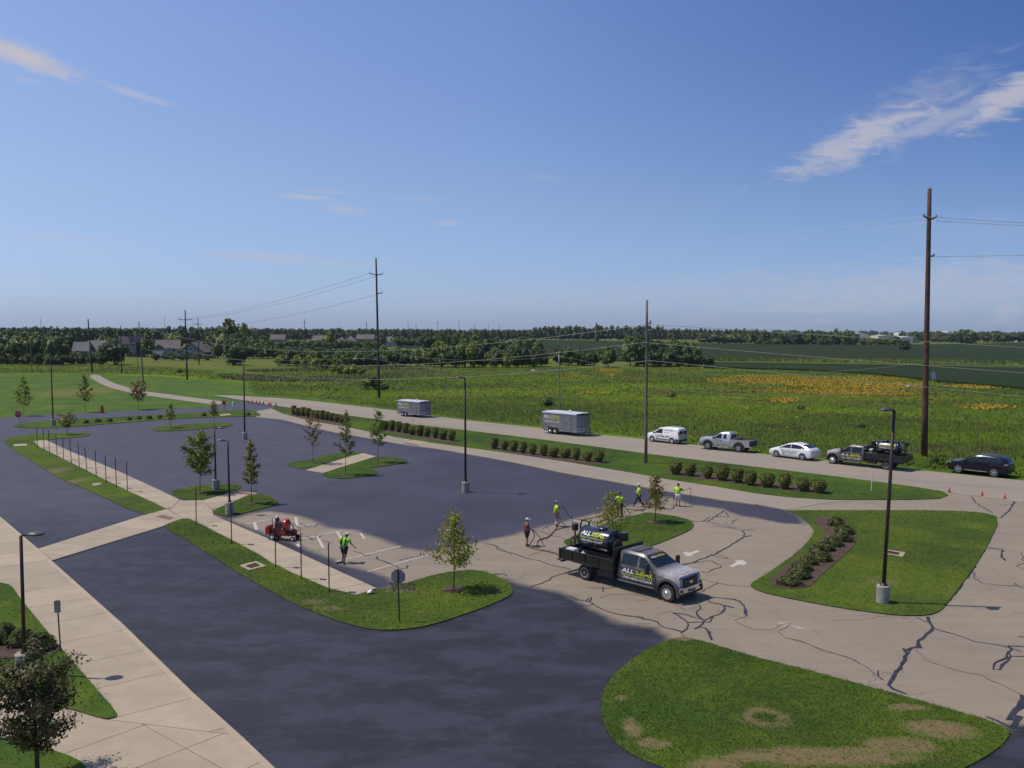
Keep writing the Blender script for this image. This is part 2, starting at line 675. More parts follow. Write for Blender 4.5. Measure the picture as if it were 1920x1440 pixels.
def meadow_mat():
    m, t, b = newmat('meadow')
    v = coords(t, 'World')
    nb = noise(t, v, .022, 5, .6, .4)
    nm = noise(t, v, .12, 6, .65)
    nf = noise(t, v, 3.0, 5, .7)
    c = mixc(t, smooth(t, nb, .4, .6), (.140, .205, .012), (.108, .172, .012))
    c = mixc(t, mth(t, 'MULTIPLY', smooth(t, nm, .54, .7), .8), c, (.15, .125, .03))
    c = mixc(t, mth(t, 'MULTIPLY', smooth(t, noise(t, v, .3, 4), .6, .72), .6), c, (.03, .06, .014))
    c = mixc(t, 1.0, c, mixc(t, nf, (.7, .7, .7), (1.25, 1.25, 1.25)), 'MULTIPLY')
    c = meadow_drift(t, v, c)
    k = ellipses(t, v, [pxell(1530, 724, 215, 17), pxell(1690, 727, 60, 12), pxell(1600, 738, 90, 6), pxell(1140, 697, 34, 4)], noise(t, v, .05, 6, .7), .9)
    c = mixc(t, mth(t, 'MULTIPLY', k, .75), c, (.30, .20, .015))
    t.links.new(c, b.inputs['Base Color'])
    b.inputs['Roughness'].default_value = 1
    b.inputs['Specular IOR Level'].default_value = .05
    bump(t, b, nf, .8, .3)


meadow_mat()


def asphalt_mat():
    m, t, b = newmat('asphalt')
    v = coords(t, 'World')
    fine = noise(t, v, 38, 3, .7)
    mid = noise(t, v, .9, 6, .6)
    big = noise(t, v, .13, 4, .55)
    old = mixc(t, smooth(t, big, .35, .65), (.255, .212, .158), (.225, .19, .144))
    old = mixc(t, mth(t, 'MULTIPLY', smooth(t, mid, .5, .75), .45), old, (.16, .135, .112))
    wt_ = N(t, 'ShaderNodeMapping')
    wt_.inputs['Rotation'].default_value = (0, 0, R(27))
    wt_.inputs['Scale'].default_value = (.09, .9, 1)
    t.links.new(v, wt_.inputs[0])
    old = mixc(t, mth(t, 'MULTIPLY', smooth(t, noise(t, wt_.outputs[0], 1.0, 4, .6), .48, .68), .4), old, (.29, .245, .19))
    old = mixc(t, 1.0, old, mixc(t, fine, (.72, .72, .72), (1.28, 1.27, 1.26)), 'MULTIPLY')
    # weathered hairline cracks
    vo = N(t, 'ShaderNodeTexVoronoi', feature='DISTANCE_TO_EDGE', i_Scale=.16)
    wv = N(t, 'ShaderNodeVectorMath', operation='ADD')
    nc = N(t, 'ShaderNodeTexNoise', i_Scale=.5, i_Detail=5)
    t.links.new(v, nc.inputs['Vector'])
    sc2 = N(t, 'ShaderNodeVectorMath', operation='SCALE')
    sc2.inputs['Scale'].default_value = 3.0
    t.links.new(nc.outputs['Color'], sc2.inputs[0])
    t.links.new(v, wv.inputs[0])
    t.links.new(sc2.outputs[0], wv.inputs[1])
    t.links.new(wv.outputs[0], vo.inputs['Vector'])
    ck = smooth(t, vo.outputs['Distance'], .006, .001)
    ck = mth(t, 'MULTIPLY', ck, smooth(t, noise(t, v, .1, 3), .5, .62))
    old = mixc(t, mth(t, 'MULTIPLY', ck, .6), old, (.06, .05, .045))
    # brown specks of blown leaves and grit
    sp = smooth(t, noise(t, v, 6, 2, .4), .7, .78)
    old = mixc(t, mth(t, 'MULTIPLY', sp, .6), old, (.13, .085, .055))
    # sealcoat
    mq = N(t, 'ShaderNodeMapping')
    mq.inputs['Scale'].default_value = (.75, 1.25, 1)
    mq.inputs['Rotation'].default_value = (0, 0, R(20))
    t.links.new(v, mq.inputs[0])
    mot = noise(t, mq.outputs[0], .42, 11, .74, .25)
    mot2 = noise(t, v, 1.1, 6, .6, .5)
    seal_dry = mixc(t, smooth(t, mot, .44, .58), (.0205, .0195, .026), (.036, .035, .049))
    seal_dry = mixc(t, mth(t, 'MULTIPLY', smooth(t, mot2, .55, .70), .35), seal_dry, (.048, .047, .064))
    seal_wet = mixc(t, smooth(t, big, .35, .65), (.036, .033, .048), (.049, .045, .066))
    seal_wet = mixc(t, mth(t, 'MULTIPLY', smooth(t, mid, .5, .7), .25), seal_wet, (.058, .052, .068))
    a1 = N(t, 'ShaderNodeAttribute', attribute_name='seal')
    a2 = N(t, 'ShaderNodeAttribute', attribute_name='fresh')
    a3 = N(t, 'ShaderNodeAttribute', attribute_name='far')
    en = mth(t, 'MULTIPLY', mth(t, 'SUBTRACT', mth(t, 'ADD', noise(t, v, 1.6, 6, .65), noise(t, v, .35, 2)), 1.0), 1.6)
    fr = smooth(t, mth(t, 'ADD', a2.outputs['Fac'], mth(t, 'MULTIPLY', en, 1.2)), -.8, .8)
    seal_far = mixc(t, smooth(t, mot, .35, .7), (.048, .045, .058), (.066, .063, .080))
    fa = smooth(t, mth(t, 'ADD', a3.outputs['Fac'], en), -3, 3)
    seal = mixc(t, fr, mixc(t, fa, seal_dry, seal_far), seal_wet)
    seal = mixc(t, 1.0, seal, mixc(t, fine, (.85, .85, .85), (1.15, 1.15, 1.15)), 'MULTIPLY')
    sm = smooth(t, mth(t, 'ADD', a1.outputs['Fac'], mth(t, 'MULTIPLY', en, .45)), -.55, .4)
    # overspray: thin mist of sealer past the edge
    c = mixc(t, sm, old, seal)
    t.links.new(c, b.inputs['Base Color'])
    rg = mth(t, 'ADD', mth(t, 'MULTIPLY', sm, -.28), .9)
    t.links.new(rg, b.inputs['Roughness'])
    b.inputs['Specular IOR Level'].default_value = .35
    bump(t, b, fine, .25, .006)


asphalt_mat()


def road_mat():
    m, t, b = newmat('road_surface')
    v = coords(t, 'World')
    fine = noise(t, v, 30, 3, .7)
    big = noise(t, v, .1, 4)
    c = mixc(t, smooth(t, big, .35, .65), (.285, .24, .185), (.258, .22, .172))
    st = N(t, 'ShaderNodeMapping')
    st.inputs['Rotation'].default_value = (0, 0, R(53))
    st.inputs['Scale'].default_value = (.05, 1.1, 1)
    t.links.new(v, st.inputs[0])
    c = mixc(t, mth(t, 'MULTIPLY', smooth(t, noise(t, st.outputs[0], 1.0, 3), .5, .7), .35), c, (.2, .175, .15))
    c = mixc(t, 1.0, c, mixc(t, fine, (.82, .82, .82), (1.18, 1.18, 1.18)), 'MULTIPLY')
    t.links.new(c, b.inputs['Base Color'])
    b.inputs['Roughness'].default_value = .9
    bump(t, b, fine, .2, .005)


road_mat()


def concrete_mat(name, c1, c2, stain=(.25, .2, .13)):
    m, t, b = newmat(name)
    v = coords(t, 'World')
    fine = noise(t, v, 30, 4, .7)
    mid = noise(t, v, .8, 6, .6)
    g = t.nodes.new('ShaderNodeObjectInfo')
    c = mixc(t, smooth(t, mid, .35, .65), c1, c2)
    k = mth(t, 'ADD', mth(t, 'MULTIPLY', g.outputs['Random'], .2), .9)
    kk = N(t, 'ShaderNodeCombineColor')
    for i in range(3):
        t.links.new(k, kk.inputs[i])
    c = mixc(t, 1.0, c, kk.outputs[0], 'MULTIPLY')
    c = mixc(t, mth(t, 'MULTIPLY', smooth(t, noise(t, v, .35, 6, .65), .55, .75), .35), c, stain)
    c = mixc(t, 1.0, c, mixc(t, fine, (.88, .88, .88), (1.12, 1.12, 1.12)), 'MULTIPLY')
    t.links.new(c, b.inputs['Base Color'])
    b.inputs['Roughness'].default_value = .85
    bump(t, b, fine, .2, .004)


concrete_mat('concrete', (.37, .30, .215), (.325, .265, .19), (.26, .21, .14))
concrete_mat('concrete_grey', (.30, .27, .22), (.24, .215, .18), (.19, .165, .13))
pm('joint', (.22, .185, .135), (.16, .14, .10), 3, .95, space='World')
pm('mulch', (.062, .036, .026), (.10, .062, .045), 3.0, 1, bmp=.9, bdist=.05, space='World', fine=22)
pm('soil', (.09, .075, .05), (.06, .055, .035), 2.0, 1, bmp=.6, bdist=.04, space='World', fine=18)
pm('kerb_edge', (.03, .028, .03), (.055, .06, .03), 2.0, 1, space='World', fine=12)
pm('paint_white', (.50, .46, .40), (.36, .32, .27), 2.2, .8, space='World', lo=.45, hi=.7, fine=14)
pm('paint_faint', (.36, .31, .26), (.25, .215, .18), 2.5, .85, space='World', fine=10)
pm('crack_filler', (.022, .02, .03), (.036, .032, .042), 2.0, .55, space='World')
pm('crack_thin', (.085, .072, .065), (.14, .12, .10), 1.2, .9, space='World')
pm('oil_stain', (.15, .13, .11), (.19, .165, .14), 1.2, .9, space='World')
pm('grate', (.14, .07, .045), (.08, .045, .035), 6, .8, space='Object')
pm('tactile', (.22, .11, .075), (.17, .085, .06), 4, .85, space='World')
mw, tw, bw = newmat('pond_water')
bw.inputs['Base Color'].default_value = (.03, .035, .03, 1)
bw.inputs['Roughness'].default_value = .08
bump(tw, bw, noise(tw, coords(tw, 'World'), 1.5, 4), .15, .02)

# ------------------------------------------------------------------ ground sheets
gm = MB()
gx = [-6000, -1500, -400, 0, 400, 1500, 6000]
gy = [-60, 60, 200, 500, 1200, 3000, 8000]
for y in gy:
    for x in gx:
        gm.v.append((x, y, 0))
for j in range(len(gy) - 1):
    for i in range(len(gx) - 1):
        k = j * len(gx) + i
        gm.f.append((k, k + 1, k + 1 + len(gx), k + len(gx)))
        gm.m.append(0)
struct(gm.obj('ground', 'rough_grass'))

road_top = [(400, 741), (440, 741.5), (480, 744), (555, 749), (655, 760), (740, 770), (810, 780), (870, 787.5), (960, 797.5), (1110, 814), (1215, 825), (1317, 836), (1440, 853), (1535, 862), (1722, 882), (1902, 900), (2100, 922), (2500, 968)]
road_bot = [(2500, 1020), (2100, 963), (1920, 941), (1838, 929.5), (1783, 922), (1722, 915), (1652, 905), (1540, 891), (1440, 879), (1320, 865), (1210, 851), (1085, 834), (960, 818), (870, 807), (770, 796), (700, 786), (655, 780), (600, 771.5), (540, 763), (500, 758), (465, 752), (440, 748)]
path_top = [(509, 766), (530, 776), (585, 790), (655, 802), (742, 820), (805, 830), (960, 851), (1060, 866), (1185, 887), (1250, 899), (1337, 912), (1418, 926), (1477, 933), (1540, 937), (1593, 938), (1700, 938), (1762, 936)]
path_bot = [(480, 782), (530, 787), (580, 800), (630, 811), (695, 822), (755, 833), (830, 843), (870, 850), (960, 866), (1060, 887), (1185, 909), (1250, 921), (1355, 938), (1418, 946), (1471, 956)]
meadow_pts = [(-500, 672), (0, 678), (300, 690), (480, 694), (700, 690), (1000, 686), (1440, 690), (1620, 700), (1790, 716), (1920, 725), (2500, 745)] + road_top[::-1] + [(350, 735), (200, 705), (0, 700), (-500, 700)]
fillpoly('meadow', pxpoly(meadow_pts), .004, 'meadow')
struct(bpy.data.objects['meadow'])

# crops beyond the meadow
c1 = [(1185, 640), (1320, 643.5), (1500, 645), (1700, 646), (1920, 643), (2600, 646), (2600, 674), (1920, 677), (1700, 676), (1440, 674), (1330, 672), (1290, 670), (1185, 675)]
c2 = [(1320, 680), (1540, 683), (1740, 686), (1920, 689), (2600, 700), (2600, 742), (1920, 725), (1790, 715), (1640, 699), (1520, 692), (1430, 689.5), (1320, 687)]
c3 = [(1010, 637), (1100, 638), (1220, 641), (1215, 676), (1100, 672), (1030, 665), (1005, 655)]
c4 = [(765, 633), (830, 634), (830, 655), (745, 650)]
for k_, pl in enumerate((c1, c2, c3, c4)):
    o = fillpoly('soybean_field', pxpoly(pl, .75), .75 - .06 * k_, 'soybean', .5)
    struct(o)
o = fillpoly('field_margin', pxpoly([(1290, 671), (1440, 675), (1700, 677), (1920, 678), (2600, 675), (2600, 701), (1920, 689), (1740, 685), (1540, 682), (1320, 679)], .4), .4, 'field_margin', .39)
struct(o)

lawnK = pxpoly([(-900, 704), (0, 703), (165, 702), (300, 706), (420, 716), (560, 735), (700, 752), (740, 768), (655, 758), (555, 748), (480, 743), (440, 741), (400, 741), (440, 748), (470, 751.5),
                (430, 757), (390, 763), (307, 768), (212, 772), (100, 777), (0, 783), (-900, 826)])
struct(fillpoly('park_lawn', lawnK, .03, 'park_lawn', .03))
footp = pxpoly([(165, 704), (183, 702), (195, 709), (212, 718), (232, 724), (275, 734.5), (330, 741), (390, 749), (432, 754.5), (407, 759), (380, 756), (330, 749), (265, 740), (235, 734), (203, 726), (180, 715)], .03)
struct(fillpoly('footpath', smoothpoly(footp, 1), .035, 'road_surface'))

# pond with bare margins, left of the tall pole
struct(fillpoly('pond', smoothpoly(pxpoly([(478, 704), (520, 698), (600, 695), (700, 694), (760, 697), (730, 702), (640, 707), (560, 710), (500, 710)]), 2), .03, 'pond_water'))
struct(fillpoly('dirt_bank', smoothpoly(pxpoly([(700, 690), (760, 691), (815, 693), (850, 697), (820, 704), (770, 704), (765, 700), (730, 694), (690, 693)]), 1), .05, 'soil'))

# parking lot: one paved sheet; sealcoat follows measured outlines held as attributes
lot_out = [(-900, 826), (0, 782), (100, 776), (212, 771), (307, 767), (390, 762), (430, 756), (470, 750), (550, 762)] + path_top + [(1777, 929), (1783, 921), (1920, 940), (2500, 1018), (3000, 1900), (-2600, 1900), (-2600, 900)]
lot = pxpoly(lot_out)
seal1 = pxpoly([(-900, 820), (0, 770), (470, 740), (560, 762)] + [(p[0], p[1]) for p in path_bot] + [(1497, 968), (1509, 984), (1462, 980), (1418, 971), (1390, 968), (1352, 954), (1294, 945), (1250, 931), (1206, 942), (1122, 962), (1046, 980), (987, 994), (960, 1003), (900, 1017), (867, 1023), (802, 1035), (750, 1026), (715, 1011), (671, 994), (610, 988), (587, 976), (552, 965), (505, 958), (470, 963), (430, 975), (343, 950), (-900, 950)])
seal2 = pxpoly([(405, 966), (425, 973), (496, 1001), (587, 1034), (645, 1060), (689, 1071), (735, 1086), (742, 1097), (706, 1108), (560, 1048), (400, 974)])
seal3 = pxpoly([(-2600, 880), (25, 800), (330, 950), (400, 1000), (575, 1100), (662, 1140), (760, 1160), (900, 1130), (930, 1090), (944, 1084), (970, 1093), (996, 1102), (1057, 1114), (1104, 1140), (1162, 1169), (1221, 1178), (1250, 1193), (1260, 1230), (1400, 1330), (1700, 1390), (1880, 1366), (1925, 1360), (2800, 1400), (3000, 1900), (-2600, 1900)])
fresh = pxpoly([(505, 960), (530, 930), (610, 905), (700, 893), (790, 868), (720, 840), (600, 812), (520, 790), (560, 780), (900, 850), (1500, 950), (1540, 990), (1000, 1040), (780, 1060)])
freshb = pxpoly([(560, 1020), (620, 1045), (700, 1068), (750, 1090), (740, 1110), (650, 1080)])
g_st = .42
xs = np.arange(-150, 75, g_st)
ys = np.arange(16, 176, g_st)
X, Y = np.meshgrid(xs, ys)
D = sdf(lot, X, Y)
keep = D > -1.2
nx = len(xs)
cell = keep[:-1, :-1] & keep[1:, :-1] & keep[:-1, 1:] & keep[1:, 1:]
jj, ii = np.nonzero(cell)
k0 = jj * nx + ii
F = np.stack([k0, k0 + 1, k0 + 1 + nx, k0 + nx], 1)
used = np.unique(F)
remap = np.full(X.size, -1)
remap[used] = np.arange(len(used))
V = np.stack([X.ravel()[used], Y.ravel()[used], np.full(len(used), .012)], 1)
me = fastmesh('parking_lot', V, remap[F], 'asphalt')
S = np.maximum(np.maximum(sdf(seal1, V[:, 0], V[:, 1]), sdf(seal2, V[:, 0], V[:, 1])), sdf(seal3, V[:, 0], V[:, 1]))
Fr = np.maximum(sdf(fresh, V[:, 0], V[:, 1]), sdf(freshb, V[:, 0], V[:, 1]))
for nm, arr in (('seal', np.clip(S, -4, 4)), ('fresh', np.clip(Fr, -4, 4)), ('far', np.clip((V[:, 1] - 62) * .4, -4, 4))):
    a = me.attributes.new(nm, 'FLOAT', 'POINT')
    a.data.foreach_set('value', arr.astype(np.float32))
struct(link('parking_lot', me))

# street and kerb lines
rd = pxpoly(road_top + road_bot)
struct(fillpoly('street', rd, .036, 'road_surface', .03))


def ribbon(pts, w, z, off=0.0):
    P = [Vector((p[0], p[1])) for p in pts]
    vs, fs = [], []
    for i, p in enumerate(P):
        d = (P[min(i + 1, len(P) - 1)] - P[max(i - 1, 0)]).normalized()
        n = Vector((-d.y, d.x))
        ww = w[i] if isinstance(w, (list, tuple)) else w
        vs += [(*(p + n * (off - ww / 2)), z), (*(p + n * (off + ww / 2)), z)]
    for i in range(len(P) - 1):
        fs.append((2 * i, 2 * i + 2, 2 * i + 3, 2 * i + 1))
    return vs, fs


def strip3d(name, pts, w, z0, z1, mat, off=0.0, parent=None):
    """raised strip (kerb): a solid bar along a line"""
    a, _ = ribbon(pts, w, z1, off)
    b, _ = ribbon(pts, w, z0, off)
    n = len(pts)
    vs = a + b
    o = len(a)
    fs = []
    for i in range(n - 1):
        l0, r0, l1, r1 = 2 * i, 2 * i + 1, 2 * i + 2, 2 * i + 3
        fs += [(l0, l1, r1, r0), (o + l0, o + l1, l1, l0), (r0, r1, o + r1, o + r0)]
    fs += [(0, 1, o + 1, o), (2 * n - 2, o + 2 * n - 2, o + 2 * n - 1, 2 * n - 1)]
    return MB().add(vs, fs).obj(name, mat, parent)


kb = pxpoly(road_bot[2:-2], .05)
struct(strip3d('kerb', kb, .5, .0, .055, 'concrete_grey', off=0))
struct(strip3d('kerb', pxpoly(road_top[3:-1], .05), .35, .0, .048, 'concrete_grey', off=0))

# asphalt walk between lot and shrubs
walk = pxpoly(path_top[:-4] + [(1593, 940), (1540, 944), (1486, 955)] + path_bot[::-1] + [(478, 772)])
struct(fillpoly('asphalt_walk', walk, .03, 'road_surface', .02))
struct(strip3d('kerb', pxpoly(path_bot[2:-1], .05), .24, .0, .10, 'concrete'))
struct(fillpoly('walk_slab', pxpoly([(756, 829), (780, 824), (808, 829), (783, 834)], .03), .04, 'concrete'))
struct(fillpoly('tactile_strip', pxpoly([(757, 831), (761, 829.6), (786, 834), (781, 836)], .03), .046, 'tactile'))

# ------------------------------------------------------------------ grass islands and verges
ISLES = {
    'D': [(5, 825), (25, 819), (60, 814), (110, 812), (160, 811), (173, 815), (158, 819), (125, 821), (88, 825), (54, 828), (150, 876), (232, 917), (312, 953), (300, 961), (267, 967), (165, 918), (112, 898), (62, 866), (15, 836)],
    'E': [(22, 800), (32, 795), (95, 788), (225, 782), (310, 777), (390, 772), (440, 769), (478, 770), (492, 779), (470, 781), (390, 782), (300, 787), (225, 793), (140, 800), (87, 803), (37, 802)],
    'F': [(277, 803), (312, 798), (400, 793), (435, 794), (438, 798), (400, 802), (350, 807), (300, 809)],
    'G1': [(532, 871), (555, 865), (600, 859), (597, 855), (630, 851), (675, 847), (681, 850), (655, 856), (575, 881)],
    'G2': [(601, 888), (705, 856), (750, 859), (766, 864), (755, 869), (717, 874), (690, 878), (712, 886), (700, 891), (645, 898), (615, 895)],
    'A': [(317, 922), (345, 915), (400, 907), (440, 908), (455, 913), (440, 920), (415, 928), (380, 937), (343, 938)],
    'B': [(398, 957), (444, 938), (467, 928), (488, 925), (517, 936), (523, 945), (487, 955), (430, 968), (410, 966)],
    'C': [(305, 988), (330, 976), (350, 972), (361, 975), (480, 1036), (517, 1061), (654, 1119), (708, 1106), (735, 1101), (773, 1090), (796, 1083), (837, 1073), (896, 1067), (944, 1084), (962, 1103), (958, 1117), (910, 1138), (808, 1173), (750, 1181), (706, 1181), (662, 1173), (575, 1143), (480, 1094), (361, 1018)],
    'H': [(1057, 1013), (1127, 985), (1206, 962), (1221, 961), (1288, 972), (1301, 981), (1298, 991), (1279, 1001), (1221, 1024), (1150, 1046), (1080, 1031), (1060, 1020)],
    'J': [(1471, 957), (1622, 957), (1768, 957), (1845, 961), (1876, 971), (1850, 1026), (1821, 1071), (1780, 1126), (1763, 1146), (1740, 1154), (1681, 1154), (1564, 1138), (1447, 1115), (1418, 1106), (1406, 1098), (1411, 1092), (1447, 1070), (1500, 1032), (1527, 1000), (1523, 988), (1504, 971), (1485, 960)],
    'I': [(1241, 1206), (1262, 1197), (1285, 1195), (1320, 1203), (1399, 1228), (1527, 1260), (1630, 1288), (1783, 1330), (1869, 1356), (1893, 1369), (1890, 1385), (1860, 1412), (1805, 1442), (1740, 1475), (1600, 1505), (1450, 1510), (1320, 1480), (1250, 1441), (1194, 1420), (1156, 1395), (1132, 1360), (1126, 1322), (1134, 1290), (1156, 1260), (1198, 1227)],
}
ISL_MAT = {'I': 'island_lawn', 'C': 'verge_lawn', 'D': 'verge_lawn', 'J': 'verge_lawn', 'H': 'lawn'}
ISL_Z = .07
isle_w = {}
for k, pts in ISLES.items():
    pl = smoothpoly(pxpoly(pts, .05), 1)
    isle_w[k] = pl
    struct(fillpoly('grass_island', pl, ISL_Z, ISL_MAT.get(k, 'lawn'), .07, 'kerb_edge'))
strip_lawn = pxpoly([(509, 766), (520, 762)] + [(600, 771.5), (655, 780), (700, 786), (770, 796), (870, 807), (960, 818), (1085, 834), (1210, 851), (1320, 865), (1440, 879), (1540, 891), (1652, 905), (1722, 915), (1765, 922), (1778, 929), (1762, 936), (1700, 938)] + [p for p in path_top[::-1] if p[0] < 1650])
struct(fillpoly('roadside_lawn', strip_lawn, .065, 'lawn', .06, 'kerb_edge'))
isle_w['strip'] = strip_lawn
leftL = pxpoly([(-600, 1080), (0, 1093), (22, 1099), (40, 1126), (108, 1209), (170, 1281), (220, 1338), (217, 1347), (195, 1350), (137, 1332), (0, 1299), (-600, 1180)], .08)
leftM = pxpoly([(-600, 1290), (0, 1384), (36, 1393), (94, 1407), (144, 1424), (166, 1445), (120, 1500), (-600, 1560)], .08)
isle_w['L'] = leftL = smoothpoly(leftL, 1)
isle_w['M'] = leftM = smoothpoly(leftM, 1)

# concrete walks: a joint-coloured bed with one slab per pour on it
WZ = .085
plaza = pxpoly([(-900, 870), (0, 967), (72, 1028), (97, 1050), (231, 1169), (361, 1296), (480, 1404), (560, 1480), (800, 1700), (-300, 1900), (-1800, 1500), (-1800, 1000)], .1)
plw = fillpoly('sidewalk', plaza, WZ - .012, 'joint', .07, 'concrete_grey')
struct(plw)
p1, p2 = at(97, 1050, .1), at(480, 1404, .1)
ang = math.atan2(p2.y - p1.y, p2.x - p1.x)
vis = pxpoly([(-260, 938), (0, 968), (72, 1029), (97, 1051), (231, 1170), (361, 1297), (480, 1405), (560, 1482), (300, 1560), (-260, 1560)], .1)
ca, sa = math.cos(ang), math.sin(ang)
lx = lambda p: (p.x * ca + p.y * sa, -p.x * sa + p.y * ca)
edge_v = lx(p1)[1]
# split: the walk along the kerb, and the skewed plaza in the foreground
walkpart = pxpoly([(-260, 938), (0, 968), (72, 1029), (97, 1051), (231, 1170), (361, 1297), (452, 1378), (195, 1347), (-40, 1040), (-260, 1010)], .1)
plazapart = pxpoly([(195, 1348), (453, 1379), (480, 1405), (560, 1482), (330, 1600), (-500, 1600), (-500, 1200), (0, 1290), (137, 1330)], .1)


def offset_edge(pl, d):
    return [(x - (-sa) * d * 0, y) for x, y in pl]


kerbstrip = [at(x, y, .1) for x, y in [(-260, 938), (0, 968), (72, 1029), (97, 1051), (231, 1170), (361, 1297), (480, 1405), (560, 1482)]]
slabs(walkpart, WZ, ang, 3.05, 30, plw, off=(lx(at(152, 1243, .1))[0], edge_v - 29.2))
slabs(plazapart, WZ + .002, ang + R(12), 2.6, 2.9, plw, off=(.5, .3))
strip3d('kerb_stone', [p.to_2d()[:] for p in kerbstrip], .22, .0, WZ + .006, 'concrete', off=-.12, parent=plw)
for pl in (leftL, leftM):
    struct(fillpoly('lawn_bed', pl, WZ + .05, 'lawn', .06, 'soil'))

xw = pxpoly([(72, 1028), (267, 966), (312, 953), (54, 828), (85, 824), (125, 843), (220, 882), (303, 920), (343, 938), (380, 937), (415, 928), (440, 920), (484, 924), (467, 928), (444, 938), (400, 957), (400, 965), (500, 1008), (600, 1054), (706, 1102), (654, 1119), (517, 1061), (400, 998), (361, 976), (345, 972), (300, 988), (97, 1050)], .09)
xwo = fillpoly('sidewalk', xw, WZ - .03, 'joint', .05, 'concrete_grey')
struct(xwo)
q1, q2 = at(400, 965, .1), at(706, 1102, .1)
ang2 = math.atan2(q2.y - q1.y, q2.x - q1.x)
for part in ([(54, 828), (85, 824), (125, 843), (220, 882), (303, 920), (336, 937), (318, 955), (232, 917), (150, 876)],
             [(337, 938), (343, 938), (380, 937), (398, 957), (400, 965), (450, 987), (500, 1008), (600, 1054), (706, 1102), (654, 1119), (517, 1061), (400, 998), (361, 976), (345, 972), (330, 962), (319, 956)],
             [(381, 937), (415, 928), (440, 920), (484, 924), (467, 928), (444, 938), (399, 957)]):
    slabs(pxpoly(part, .09), WZ - .016, ang2, 2.4, 40, xwo, off=(0, -400))
q3, q4 = at(97, 1050, .1), at(300, 988, .1)
slabs(pxpoly([(72, 1028), (267, 966), (312, 954), (343, 971), (300, 987), (97, 1050)], .09), WZ - .014, math.atan2(q4.y - q3.y, q4.x - q3.x), 2.4, 40, xwo, off=(0, -400))
gw = fillpoly('sidewalk', pxpoly([(573, 882), (656, 855), (681, 850), (705, 856), (606, 887)], .04), .045, 'joint', .04)
struct(gw)
slabs(pxpoly([(573, 882), (656, 855), (681, 850), (705, 856), (606, 887)], .04), .06, math.atan2(*(lambda d: (d.y, d.x))(at(656, 855) - at(573, 882))), 3.0, 40, gw, off=(0, -200))
for nm, pts, mt in (('tactile_strip', [(290, 968), (305, 964.5), (328, 970.5), (318, 974.5)], 'tactile'), ('tactile_strip', [(436, 923), (446, 920.5), (482, 926), (474, 929)], 'tactile')):
    struct(fillpoly(nm, pxpoly(pts, .09), WZ - .008, mt))
for pts in ([(25, 833), (50, 832), (51, 835.5), (27, 836.5)], [(172, 907), (186, 905), (191, 908), (177, 911)], [(412, 777), (431, 775.5), (433, 778), (414, 779.5)]):
    MBo = MB().prism(pxpoly(pts, .1), .02, .11)
    struct(MBo.obj('inlet_cover', 'concrete'))


def drain(pts, inner):
    a = pxpoly(pts, .09)
    b = pxpoly(inner, .09)
    t = thing('storm_drain', None, 'drain')
    mb = MB()
    n = 4
    vs = [(x, y, .10) for x, y in a] + [(x, y, .10) for x, y in b] + [(x, y, .02) for x, y in a] + [(x, y, .05) for x, y in b]
    fs = []
    for i in range(n):
        j = (i + 1) % n
        fs += [(i, j, n + j, n + i), (2 * n + i, 2 * n + j, j, i), (n + i, n + j, 3 * n + j, 3 * n + i)]
    mb.add(vs, fs).obj('frame', 'concrete', t)
    A, B, C_, D_ = [Vector((x, y, .07)) for x, y in b]
    g = MB()
    g.add([A, B, C_, D_], [(0, 1, 2, 3)])
    for k in range(7):
        u = (k + .5) / 7
        g.tube([A.lerp(B, u) + Vector((0, 0, .012)), D_.lerp(C_, u) + Vector((0, 0, .012))], .025, 4)
    g.obj('grate', 'grate', t)
    return t


d1 = drain([(449, 1060), (480, 1052), (499, 1061), (467, 1069)], [(459, 1061), (480, 1055), (489, 1061), (470, 1066)])
tag(d1, 'square storm drain with a pale concrete collar in the grass beside the long sidewalk')
d2 = drain([(1660, 1030), (1698, 1036), (1692, 1044), (1656, 1037)], [(1666, 1032), (1688, 1036.5), (1684, 1041), (1663, 1037)])
tag(d2, 'square storm drain in the lawn behind the tall right-hand lamp')

# mulch beds
MZ = .10
beds = {
    'junipers': [(1525, 972), (1541, 969), (1579, 968), (1593, 988), (1608, 1003), (1602, 1023), (1576, 1047), (1535, 1082), (1517, 1101), (1491, 1103), (1459, 1101), (1440, 1091), (1445, 1082), (1491, 1050), (1535, 1020), (1550, 997), (1535, 982)],
    'row1': [(540, 773), (552, 771), (600, 781), (655, 794), (650, 799), (600, 790), (550, 780)],
    'row2': [(712, 803), (724, 800), (790, 813), (850, 824), (860, 829), (845, 831), (780, 819), (720, 809)],
    'row3': [(912, 837), (925, 834), (1040, 853), (1125, 863), (1139, 868), (1120, 871), (1030, 860), (930, 843)],
    'row4': [(1245, 885), (1262, 880), (1400, 897), (1540, 916), (1556, 922), (1535, 926), (1400, 909), (1270, 892)],
    'leftbed': [(-300, 1190), (0, 1188), (60, 1190), (98, 1199), (118, 1222), (60, 1232), (0, 1236), (-300, 1250)],
}
for k, pts in beds.items():
    pl = smoothpoly(pxpoly(pts, .1 if k != 'leftbed' else .14), 1)
    z = MZ if k != 'leftbed' else WZ + .085
    struct(fillpoly('mulch_bed', pl, z, 'mulch', .05))
    beds[k] = pl

# ------------------------------------------------------------------ paint, cracks
PZ = .02


def line(pts, w, mat='paint_white', z=PZ, name='parking_line'):
    P = pxpoly(pts, z)
    vs, fs = ribbon(P, w, z)
    return struct(MB().add(vs, fs).obj(name, mat))


